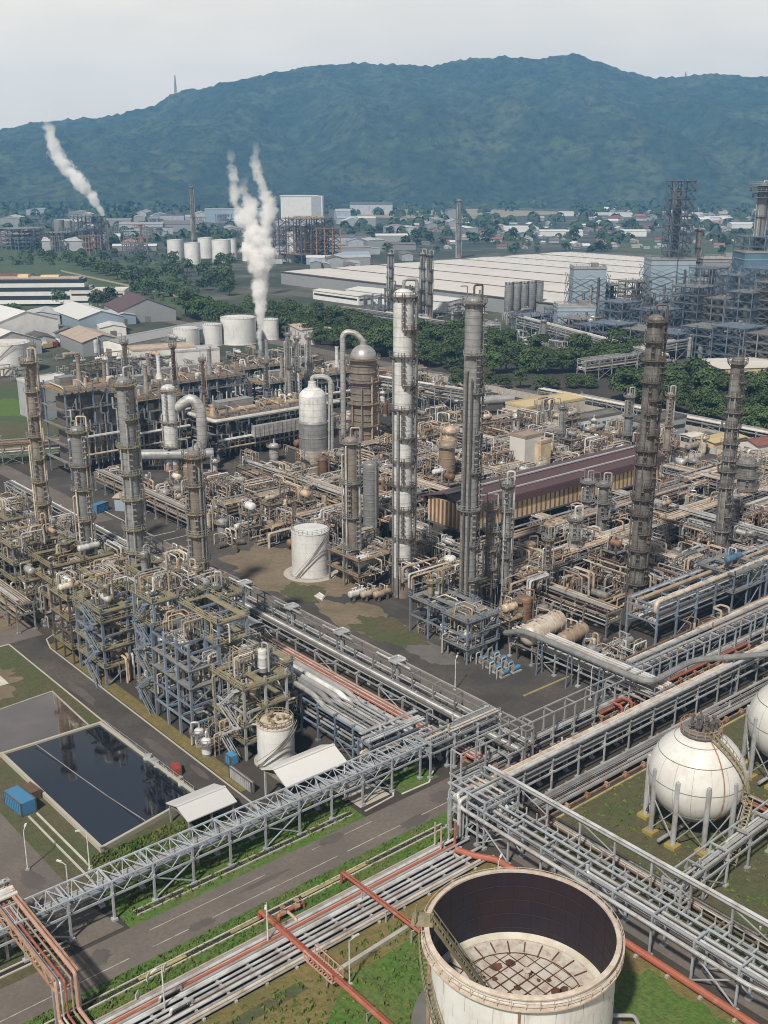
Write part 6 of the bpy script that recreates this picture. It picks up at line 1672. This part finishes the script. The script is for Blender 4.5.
for i, (px, py, w, hh) in enumerate(FU):
    x, y = G(px, py); n_ = max(2, round(hh / 5)); zs = [hh * (k + 1) / n_ for k in range(n_)]
    m_ = ('navy_steel', 'blue_steel', 'grey_steel', 'navy_steel')[i % 4]; w *= .85
    t = frame(x - w / 2, y - w / 2, w, w, zs, 3, 3, m_, 'navy_steel' if i % 2 else 'grey_deck', ('%s open frame, far process plant,' % ('navy', 'blue', 'grey', 'navy')[i % 4]) + (' low' if hh < 17 else ' mid height' if hh < 29 else ' tall'), cw=.5, auto=True, solid=True, brace=False)
    lattice(t, w, w, [0] + zs, m_, .2)
    if i % 2 == 0: MB().box(w * .5, w * .3, hh * .45, w * .5, .4, hh * .5).build('cladding_panel', ('wall_blue', 'wall_paleblue', 'wall_grey')[i % 3], t)
    for k in range(3):
        MB().lathe([(1.6, 1), (1.6, hh * (.5 + .25 * k))] + dome(1.6, hh * (.5 + .25 * k), 1.2)[1:], 10, (w * (.25 + .25 * k), w * .5, 0)).build('inner_vessel', ('grey_cladding', 'silver_cladding', 'worn_cladding')[k], t)
landmark('the vast hall', 600, 560); landmark('the deep blue tower', *G(752, 335)); landmark('the pale blue tower', *G(665, 322)); landmark('the five silos', *G(520, 318)); landmark('the office block', *G(42, 304)); landmark('the widest white tank', *G(239, 343))
landmark('the long white shed', *G(88, 328)); landmark('the tree belt bend', 425, 375); landmark('the boundary hut', *G(762, 452)); landmark('the concrete block', *G(545, 418)); landmark('the white far tanks', *G(200, 265))
fill(470, 650, 325, 470, 15.5, ('grey_cladding', 'silver_pipe', 'worn_cladding', 'grey_cladding'), 'navy_steel', 'navy_steel', 26, .9, 18)
fill(500, 580, 470, 600, 18, ('grey_cladding', 'silver_pipe', 'white_cladding'), 'grey_deck', 'dark_steel', 27, .7, 12)
rack(462, 352, 170, R(0), 7, [7, 10], 'pale elevated rack fronting the far process plant', 'pale_steel', 6, COOL, (.3, .6), 11, seed=70)
rack(470, 330, 160, R(70), 7, [7, 10], 'second pale rack crossing the far process plant', 'pale_steel', 6, COOL, (.3, .6), 11, seed=71)
rack(478, 480, 130, R(90), 7, [6, 9], 'grey rack between the tree belt and the silos', 'blue_steel', 6, COOL, (.3, .6), 11, seed=72)
x, y = G(760, 372); building(x, y, 60, 30, 5, R(-30), 'wall_tan', 'roof_beige', 'low pale flat roof beyond the trees under the deep blue tower', .02)

# ================================================================== FAR INDUSTRY, FIELDS, VILLAGE
for (px, pb, pt, w, lab) in ((176, 260, 240, 16, 'outer white far tank'), (193, 264, 243, 16, 'front white far tank'), (206, 258, 238, 15, 'rear white far tank'), (222, 262, 240, 19, 'wide front white far tank'), (233, 259, 239, 8, 'slim rear white far tank'), (246, 261, 242, 7, 'white far tank beside the plume'), (292, 262, 232, 10, 'silver far tank by the rusty frames')):
    x, y = G(px, pb); tank(x, y, w / 2 * proj(x, y, 10)[2] / F, HT(px, pb, pt), lab, n=24)
for (px, pb, pt, w, m, lab) in ((195, 262, 186, 5, 'worn_cladding', 'tall slender far stack against the hills'), (458, 258, 199, 7, 'worn_cladding', 'tall dark far column behind the vast hall'), (108, 250, 222, 3, 'rusty_steel', 'thin far stack under the slanting plume'), (142, 250, 224, 3, 'rusty_steel', 'thin rust red far chimney'), (430, 270, 258, 4, 'grey_cladding', 'short far vent beside the white gate house')):
    colpx(px, pb, pt, w, m, lab, plats=3, over=False, deck='dark_steel', name='far_stack')
x, y = G(303, 222); h = HT(303, 222, 196)
t = T('power_house', 'large blocky grey white power house below the hills', 'building', (x, y, 0), R(-40))
MB().box(0, 0, h / 2, 86, 60, h).build('wall', 'wall_white', t); MB().box(-6, 0, h + .6, 78, 62, 1.6).build('roof', 'roof_white', t); MB().box(30, -30.3, h / 2, 20, .8, h).build('dark_bay', 'wall_grey', t)
x, y = G(235, 222); h = HT(235, 222, 209); building(x, y, 120, 60, h, R(-36), 'wall_paleblue', 'roof_grey', 'long pale blue hall beside the power house', .05)
for i, (px, pb, pt, w) in enumerate(((90, 250, 216, 34), (306, 262, 218, 44), (320, 262, 228, 34), (285, 250, 226, 30), (22, 248, 228, 50), (62, 250, 232, 40))):
    x, y = G(px, pb); h = HT(px, pb, pt); n_ = 5
    t = frame(x - w / 2, y - w / 2, w, w, [h * (k + 1) / n_ for k in range(n_)], 4, 4, ('navy_steel', 'dark_steel', 'rusty_steel', 'grey_steel', 'grey_steel', 'dark_steel')[i], 'tan_deck' if i in (1, 2) else 'grey_deck', ('dark boiler frame under the slanting plume', 'rusty brown process frame by the power house', 'second rusty brown process frame', 'grey process frame beside the rusty frames', 'grey process frame at the far edge', 'dark process frame beside the boiler frame')[i], cw=.9, rails=False, solid=True, brace=False).name
    lattice(bpy.data.objects[t], w, w, [0] + [h * (k + 1) / n_ for k in range(n_)], 'dark_steel', .45)
for (px, pb, pt, w, lab) in ((86, 250, 230, 14, 'squat grey far cooling vessel under the plume'), (100, 250, 232, 8, 'narrow grey far vessel beside the stack'), (61, 246, 220, 10, 'pale far silo pair, outer one'), (70, 246, 221, 8, 'pale far silo pair, inner one')):
    x, y = G(px, pb); tank(x, y, w / 2 * proj(x, y, 10)[2] / F, HT(px, pb, pt), lab, 'grey_cladding', 'roof_grey', .2, n=20)
rnd = random.Random(21)
RF = (('roof_white', 'white'), ('roof_grey', 'grey'), ('roof_dark', 'dark'), ('roof_grey', 'grey'), ('roof_dark', 'dark'), ('roof_grey', 'grey'), ('roof_tan', 'tan'), ('roof_dark', 'dark'), ('wall_paleblue', 'pale blue'), ('roof_beige', 'beige'))
for i in range(135):
    px, pb = rnd.uniform(0, 470), rnd.uniform(213, 272)
    if 150 < px < 252 and 236 < pb < 272: continue
    if px < 175 and pb > 252: continue
    if px > 380 and pb > 268: continue
    x, y = G(px, pb); rf, c = rnd.choice(RF); s = proj(x, y, 0)[2] / 1200
    building(x, y, rnd.uniform(16, 52) * s, rnd.uniform(10, 22) * s, rnd.uniform(5, 11) * s, R(rnd.choice((-36, 54, -30, 60))), 'wall_grey', rf, '%s roofed works building far off' % c, rnd.choice((.1, .25, .35)), auto=True, name='works_building', door=False, group='buildings of the far industrial strip')
for i in range(34):
    px, pb = rnd.uniform(0, 330), rnd.uniform(225, 262)
    if 150 < px < 255 and pb > 235: continue
    x, y = G(px, pb); s = rnd.uniform(12, 22); h = rnd.uniform(10, 26); k = i % 3
    frame(x, y, s, s, [h * .33, h * .66, h], 3, 3, ('grey_steel', 'navy_steel', 'rusty_steel')[k], 'grey_deck', '%s open frame in the far industrial strip' % ('grey', 'dark', 'rusty')[k], cw=1.0, rails=False, auto=True)
# fields
sheet('field', [G(330, 217), G(470, 219), G(560, 214), G(600, 213), G(470, 209), G(330, 209)], .3, 'pale_field')
sheet('field', [G(0, 214), G(130, 219), G(150, 214), G(0, 208)], .3, 'field_grass')
sheet('field', [G(600, 250), G(768, 262), G(820, 246), G(640, 240)], .25, 'field_grass')
# village houses and trees, each its own
HP = []
for j, (rf, c) in enumerate((('roof_red', 'red'), ('roof_tan', 'tan'), ('roof_white', 'pale'), ('roof_grey', 'grey'), ('roof_dark', 'dark'))):
    HP.append(None)
for i in range(240):
    px, pb = rnd.uniform(395, 790), rnd.uniform(210, 249)
    if px < 600 and pb < 219: continue
    x, y = G(px, pb); j = rnd.choice((0, 0, 1, 1, 2, 3, 4)); c = ('red', 'tan', 'pale', 'grey', 'dark')[j]; s = rnd.uniform(.5, .95) * proj(x, y, 0)[2] / 1500
    if HP[j] is None:
        HP[j] = building(x, y, 17, 11, 4.2, R(-40), 'wall_grey', ('roof_red', 'roof_tan', 'roof_white', 'roof_grey', 'roof_dark')[j], c + ' roofed village house below the hills', .45, 'house', 'village_house', 'houses of the village below the hills', True, 0, True)
        HP[j].scale = (s, s, s)
    else: copy_tree(HP[j], (x, y, 0), R(rnd.choice((-40, 50, -20, 65))), (s, s, s))
for (px, pb, w, d) in ((600, 206, 60, 24), (575, 216, 80, 30), (612, 217, 90, 24), (745, 228, 60, 30), (715, 221, 50, 20), (688, 219, 50, 20), (520, 232, 60, 30), (632, 236, 40, 30), (560, 236, 70, 26)):
    x, y = G(px, pb); building(x, y, w, d, 8, R(-40), 'wall_white', 'roof_white', 'bright white roofed hall beyond the village', .15, auto=True, name='village_hall')
for i in range(64):
    px, pb = rnd.uniform(-20, 790), rnd.uniform(228, 254)
    if px < 330 and pb < 216 and rnd.random() < .5: continue
    if 455 < px < 570 and 209 < pb < 219: continue
    x, y = G(px, pb); D = proj(x, y, 0)[2]
    tree('far', x, y, rnd.uniform(.8, 1.5) * D / 1600, 'small dark tree among village roofs' if px > 380 else 'small dark tree among far works')['group'] = 'far off trees below the hills'


tm_ = MB(); rt_ = random.Random(4)
for i in range(1080):
    px, pb = (rt_.uniform(-30, 800), rt_.uniform(203.5, 246) if i % 3 else rt_.uniform(203, 216)) if i < 680 else (rt_.uniform(-20, 200), rt_.uniform(252, 304))
    if i >= 680 and ((px < 128 and pb > 266) or rt_.random() < .25): continue
    if 455 < px < 570 and 209 < pb < 219 and rt_.random() < .8: continue
    x, y = G(px, pb); s = proj(x, y, 0)[2] / 1600 * rt_.uniform(.7, 1.4) * (1 if i < 680 else rt_.uniform(.4, .9))
    for k in range(26):
        d = Vector((rt_.gauss(0, 1), rt_.gauss(0, 1), abs(rt_.gauss(0, 1)))).normalized(); p = Vector((x, y, 0)) + Vector((d.x * 7, d.y * 7, 1 + d.z * 9)) * s
        u = d.cross(Vector((rt_.uniform(-1, 1), rt_.uniform(-1, 1), .3))).normalized() * 3.4 * s; v = d.cross(u).normalized() * 2.6 * s
        tm_.add([tuple(p + u), tuple(p + v), tuple(p - u), tuple(p - v)], [(0, 1, 2, 3)])
struct('distant_trees', tm_, 'far_leaf', 'stuff')


def mast(px, py, hgt, label, dist):
    a = (px - 384) / 1133; fx, fy = FW[0] / math.hypot(FW[0], FW[1]), FW[1] / math.hypot(FW[0], FW[1])
    x, y = fx * dist + RT[0] * a * dist, fy * dist + RT[1] * a * dist
    z = H + (172 - py) / 1188 * dist - 4
    t = T('lattice_mast', label, 'mast', (x, y, z))
    for k in range(4):
        s = 5; c, d = ((-1, -1), (1, -1), (1, 1), (-1, 1))[k]
        MB().bar((c * s, d * s, -25), (c * .8, d * .8, hgt), 1.6).build('leg', 'pale_steel', t)
    q = MB()
    for i in range(12):
        z0, z1 = hgt * i / 12, hgt * (i + 1) / 12; a0, a1 = 5 - 4.2 * i / 12, 5 - 4.2 * (i + 1) / 12
        for k in range(4):
            c, d = ((-1, -1), (1, -1), (1, 1), (-1, 1))[k]; e, f_ = ((1, -1), (1, 1), (-1, 1), (-1, -1))[k]
            q.bar((c * a0, d * a0, z0), (e * a1, f_ * a1, z1), .9)
    q.build('lattice', 'pale_steel', t)


mast(180, 93, 70, 'slender lattice mast on the skyline', 5000); mast(678, 80, 28, 'short mast on the far ridge', 5000); mast(372, 128, 70, 'power pylon on the wooded slope', 4500)

# ================================================================== STEAM
def plume(px, pb, cl, label, name='steam_plume', dens=.25, scl=.12):
    """cl: list of (height, sideways shift, radius) in metres, as read along the drift of the steam"""
    x, y = G(px, pb[0]); z0 = HT(px, pb[0], pb[1])
    Z = cl[-1][0]
    me = MB(); n = 16; o = 0
    for h_, s_, r_ in cl:
        for k in range(n):
            a = 2 * math.pi * k / n
            me.v.append((s_ + r_ * 1.25 * math.cos(a), r_ * 1.25 * math.sin(a), h_))
    for i in range(len(cl) - 1):
        for k in range(n): me.f.append([i * n + k, i * n + (k + 1) % n, (i + 1) * n + (k + 1) % n, (i + 1) * n + k]); me.sm.append(True); me.mi.append(0)
    for e in (0, len(cl) - 1):
        me.f.append([e * n + k for k in range(n)][::(-1 if e == 0 else 1)]); me.sm.append(False); me.mi.append(0)
    m = bpy.data.materials.new(label.split()[0] + '_steam'); m.use_nodes = True; nt = m.node_tree; N = nt.nodes; L = nt.links
    N.remove(N['Principled BSDF'])
    pv = N.new('ShaderNodeVolumePrincipled'); pv.inputs['Color'].default_value = (1, 1, 1, 1); pv.inputs['Anisotropy'].default_value = 0
    L.new(pv.outputs[0], N['Material Output'].inputs['Volume'])
    tc = N.new('ShaderNodeTexCoord'); sp = N.new('ShaderNodeSeparateXYZ'); L.new(tc.outputs['Object'], sp.inputs[0])

    def mth(op, a, b=None, c=None):
        d = N.new('ShaderNodeMath'); d.operation = op
        for i, v in enumerate((a, b, c)):
            if v is None: continue
            if isinstance(v, (int, float)): d.inputs[i].default_value = v
            else: L.new(v, d.inputs[i])
        return d.outputs[0]
    zn = mth('DIVIDE', sp.outputs['Z'], Z)
    S = max(abs(c[1]) for c in cl) + 1; RM = max(c[2] for c in cl)
    r1 = N.new('ShaderNodeValToRGB'); r2 = N.new('ShaderNodeValToRGB')
    for rp, f_ in ((r1, lambda c: .5 + .5 * c[1] / S), (r2, lambda c: c[2] / RM)):
        el = rp.color_ramp.elements
        while len(el) < len(cl): el.new(.5)
        for e, c in zip(el, cl): e.position = c[0] / Z; v = f_(c); e.color = (v, v, v, 1)
        L.new(zn, rp.inputs['Fac'])
    cx = mth('MULTIPLY', mth('SUBTRACT', r1.outputs['Color'], .5), 2 * S)
    rr = mth('MULTIPLY', r2.outputs['Color'], RM)
    d = mth('SQRT', mth('ADD', mth('POWER', mth('ABSOLUTE', mth('SUBTRACT', sp.outputs['X'], cx)), 2), mth('POWER', mth('ABSOLUTE', sp.outputs['Y']), 2)))
    dn = mth('DIVIDE', d, rr)
    nz = N.new('ShaderNodeTexNoise'); nz.inputs['Scale'].default_value = scl; nz.inputs['Detail'].default_value = 7; nz.inputs['Roughness'].default_value = .68
    L.new(tc.outputs['Object'], nz.inputs['Vector'])
    f_ = mth('ADD', mth('SUBTRACT', 1.0, dn), mth('MULTIPLY', mth('SUBTRACT', nz.outputs['Fac'], .5), mth('ADD', 2.0, mth('MULTIPLY', zn, 2.6))))
    f_ = mth('MULTIPLY', mth('SUBTRACT', f_, .18), 2.1)
    cl_ = N.new('ShaderNodeClamp'); L.new(f_, cl_.inputs['Value'])
    fade = N.new('ShaderNodeMapRange'); fade.inputs['From Min'].default_value = 1; fade.inputs['From Max'].default_value = .55; L.new(zn, fade.inputs['Value'])
    L.new(mth('MULTIPLY', mth('MULTIPLY', cl_.outputs[0], fade.outputs['Result']), dens), pv.inputs['Density'])
    MATS[m.name] = m
    ob = me.build(name, m.name); ob.location = (x, y, z0); ob.rotation_euler = (0, 0, math.atan2(RT[1], RT[0]))
    ob['label'] = label; ob['category'] = 'steam'; ob['kind'] = 'stuff'
    return ob


plume(262, (385, 352), [(0, 0, 1.1), (8, -.6, 1.8), (17, .6, 3.0), (27, .2, 4.4), (37, 2.2, 6.2), (46, .6, 8.0), (54, .2, 7.6), (62, -3.0, 6.4), (69, -3.4, 4.8), (75, -5.5, 3.6), (82, -4.0, 2.2)], 'tall billowing white steam plume rising from the slim vent stack', dens=1.0)
plume(266, (385, 246), [(0, -1.5, 3), (6, 1.5, 4.4), (13, 3.6, 5), (20, 4.2, 4.4), (27, 2, 3.6), (33, -.5, 3.4), (40, -1.5, 2.8), (48, 0, 2.2)], 'upper torn strand of steam drifting off the billowing plume', dens=.45, scl=.16)
plume(250, (300, 262), [(30, -6, 3), (42, -8, 4.5), (56, -9.5, 5), (72, -10, 4.5), (88, -11, 3)], 'thin white wisp of steam beside the billowing plume', dens=.3, scl=.09)
plume(107, (250, 222), [(0, 0, 2.2), (12, -3, 5.5), (28, -12, 10), (48, -27, 14), (68, -46, 16), (88, -58, 14), (106, -62, 10), (124, -66, 8), (142, -60, 6)], 'slanting white steam plume drifting from the far thin stack', dens=.3, scl=.06)

# ================================================================== LIGHT, SKY, AIR
world = bpy.data.worlds.new('World'); scene.world = world; world.use_nodes = True
nt = world.node_tree; N = nt.nodes; L = nt.links
az = math.atan2(-.43, -.886); el = R(50)
sd = Vector((math.cos(el) * math.cos(az), math.cos(el) * math.sin(az), math.sin(el)))
sky = N.new('ShaderNodeTexSky'); sky.sky_type = 'NISHITA'; sky.sun_disc = False
sky.sun_elevation = el; sky.sun_rotation = math.atan2(sd.x, sd.y); sky.dust_density = 3; sky.air_density = 1.2
bg = N['Background']; bg.inputs['Strength'].default_value = .1
tc = N.new('ShaderNodeTexCoord'); mp = N.new('ShaderNodeMapping'); mp.inputs['Scale'].default_value = (1, 1, 3.5)
nz = N.new('ShaderNodeTexNoise'); nz.inputs['Scale'].default_value = 2.2; nz.inputs['Detail'].default_value = 5
L.new(tc.outputs['Generated'], mp.inputs['Vector']); L.new(mp.outputs['Vector'], nz.inputs['Vector'])
cr = N.new('ShaderNodeValToRGB'); cr.color_ramp.elements[0].position = .38; cr.color_ramp.elements[1].position = .66
cr.color_ramp.elements[0].color = (11.6, 10.3, 8.6, 1); cr.color_ramp.elements[1].color = (15.2, 13.2, 10.8, 1)
L.new(nz.outputs['Fac'], cr.inputs['Fac'])
mx = N.new('ShaderNodeMix'); mx.data_type = 'RGBA'; mx.inputs['Factor'].default_value = .82
rg = [i for i in mx.inputs if i.type == 'RGBA']
L.new(sky.outputs['Color'], rg[0]); L.new(cr.outputs['Color'], rg[1])
sz_ = N.new('ShaderNodeSeparateXYZ'); L.new(tc.outputs['Generated'], sz_.inputs[0])
gr_ = N.new('ShaderNodeMapRange'); gr_.inputs['From Min'].default_value = .15; gr_.inputs['From Max'].default_value = .5; gr_.inputs['To Min'].default_value = 0.0; gr_.inputs['To Max'].default_value = 1
L.new(sz_.outputs['Z'], gr_.inputs['Value'])
m2_ = N.new('ShaderNodeMix'); m2_.data_type = 'RGBA'; L.new(gr_.outputs['Result'], m2_.inputs['Factor'])
r2_ = [i for i in m2_.inputs if i.type == 'RGBA']
L.new([o for o in mx.outputs if o.type == 'RGBA'][0], r2_[0]); r2_[1].default_value = (1.75, 1.85, 2.0, 1)
L.new([o for o in m2_.outputs if o.type == 'RGBA'][0], bg.inputs['Color'])
sun = bpy.data.objects.new('sun', bpy.data.lights.new('sun', 'SUN')); COL.objects.link(sun)
sun.data.energy = 5.0; sun.data.angle = R(3); sun.data.color = (1, .93, .82)
sun.rotation_euler = (-sd).to_track_quat('-Z', 'Y').to_euler(); sun.location = (0, 0, 300)

hz = MB(); cxy = (FW[0] / math.hypot(FW[0], FW[1]) * 3000, FW[1] / math.hypot(FW[0], FW[1]) * 3000)
hz.box(cxy[0], cxy[1], 310, 6900, 7600, 640, TH)
m = bpy.data.materials.new('haze_air'); m.use_nodes = True
m.node_tree.nodes.remove(m.node_tree.nodes['Principled BSDF'])
pv = m.node_tree.nodes.new('ShaderNodeVolumePrincipled'); pv.inputs['Color'].default_value = (.22, .53, .97, 1); pv.inputs['Density'].default_value = .00012
m.node_tree.links.new(pv.outputs[0], m.node_tree.nodes['Material Output'].inputs['Volume'])
MATS['haze_air'] = m
o = hz.build('haze', 'haze_air'); o['kind'] = 'stuff'

# ================================================================== LABELS THAT SINGLE OUT LOOK-ALIKES
for ps in TREES.values():
    for p in ps:
        if p.name not in TUSED:
            for c in list(p.children): bpy.data.objects.remove(c)
            if p in AUTO: AUTO.remove(p)
            bpy.data.objects.remove(p)
ONES = ['', 'first', 'second', 'third', 'fourth', 'fifth', 'sixth', 'seventh', 'eighth', 'ninth', 'tenth', 'eleventh', 'twelfth', 'thirteenth', 'fourteenth', 'fifteenth', 'sixteenth', 'seventeenth', 'eighteenth', 'nineteenth']
TENS = {2: 'twenti', 3: 'thirti', 4: 'forti', 5: 'fifti', 6: 'sixti', 7: 'seventi', 8: 'eighti', 9: 'nineti'}


def ordinal(n):
    if n < 20: return ONES[n]
    if n >= 100: return 'hundred and ' + ordinal(n - 100) if n > 100 else 'hundredth'
    t_, u = divmod(n, 10)
    return TENS[t_] + 'eth' if u == 0 else TENS[t_][:-1] + 'y-' + ONES[u]


G_ = {}
for o in AUTO:
    x, y = o.location.x, o.location.y
    k = min(range(len(LAND)), key=lambda i: (LAND[i][1] - x) ** 2 + (LAND[i][2] - y) ** 2)
    G_.setdefault((o['label'], k), []).append(((LAND[k][1] - x) ** 2 + (LAND[k][2] - y) ** 2, o))
for (lab, k), L_ in G_.items():
    L_.sort(key=lambda e: e[0])
    for i, (d, o) in enumerate(L_):
        o['label'] = lab + (', by ' + LAND[k][0] if len(L_) == 1 else ', ' + ordinal(i + 1) + ' out from ' + LAND[k][0])
        if 'group' not in o and len(L_) > 1: o['group'] = lab + ' around ' + LAND[k][0]

# ================================================================== RENDER SETTINGS
scene.view_settings.view_transform = 'Standard'; scene.view_settings.look = 'None'; scene.view_settings.gamma = 1
scene.view_settings.exposure = 0.06
scene.view_settings.use_curve_mapping = False
scene.render.engine = 'CYCLES'
scene.cycles.use_denoising = True
scene.cycles.max_bounces = 14
scene.cycles.filter_width = 1.0; scene.cycles.diffuse_bounces = 3; scene.cycles.glossy_bounces = 3; scene.cycles.transmission_bounces = 2; scene.cycles.volume_bounces = 12
scene.cycles.volume_step_rate = .6; scene.cycles.volume_max_steps = 256
print('objects', len(bpy.data.objects), 'faces', sum(len(m_.polygons) for m_ in bpy.data.meshes))
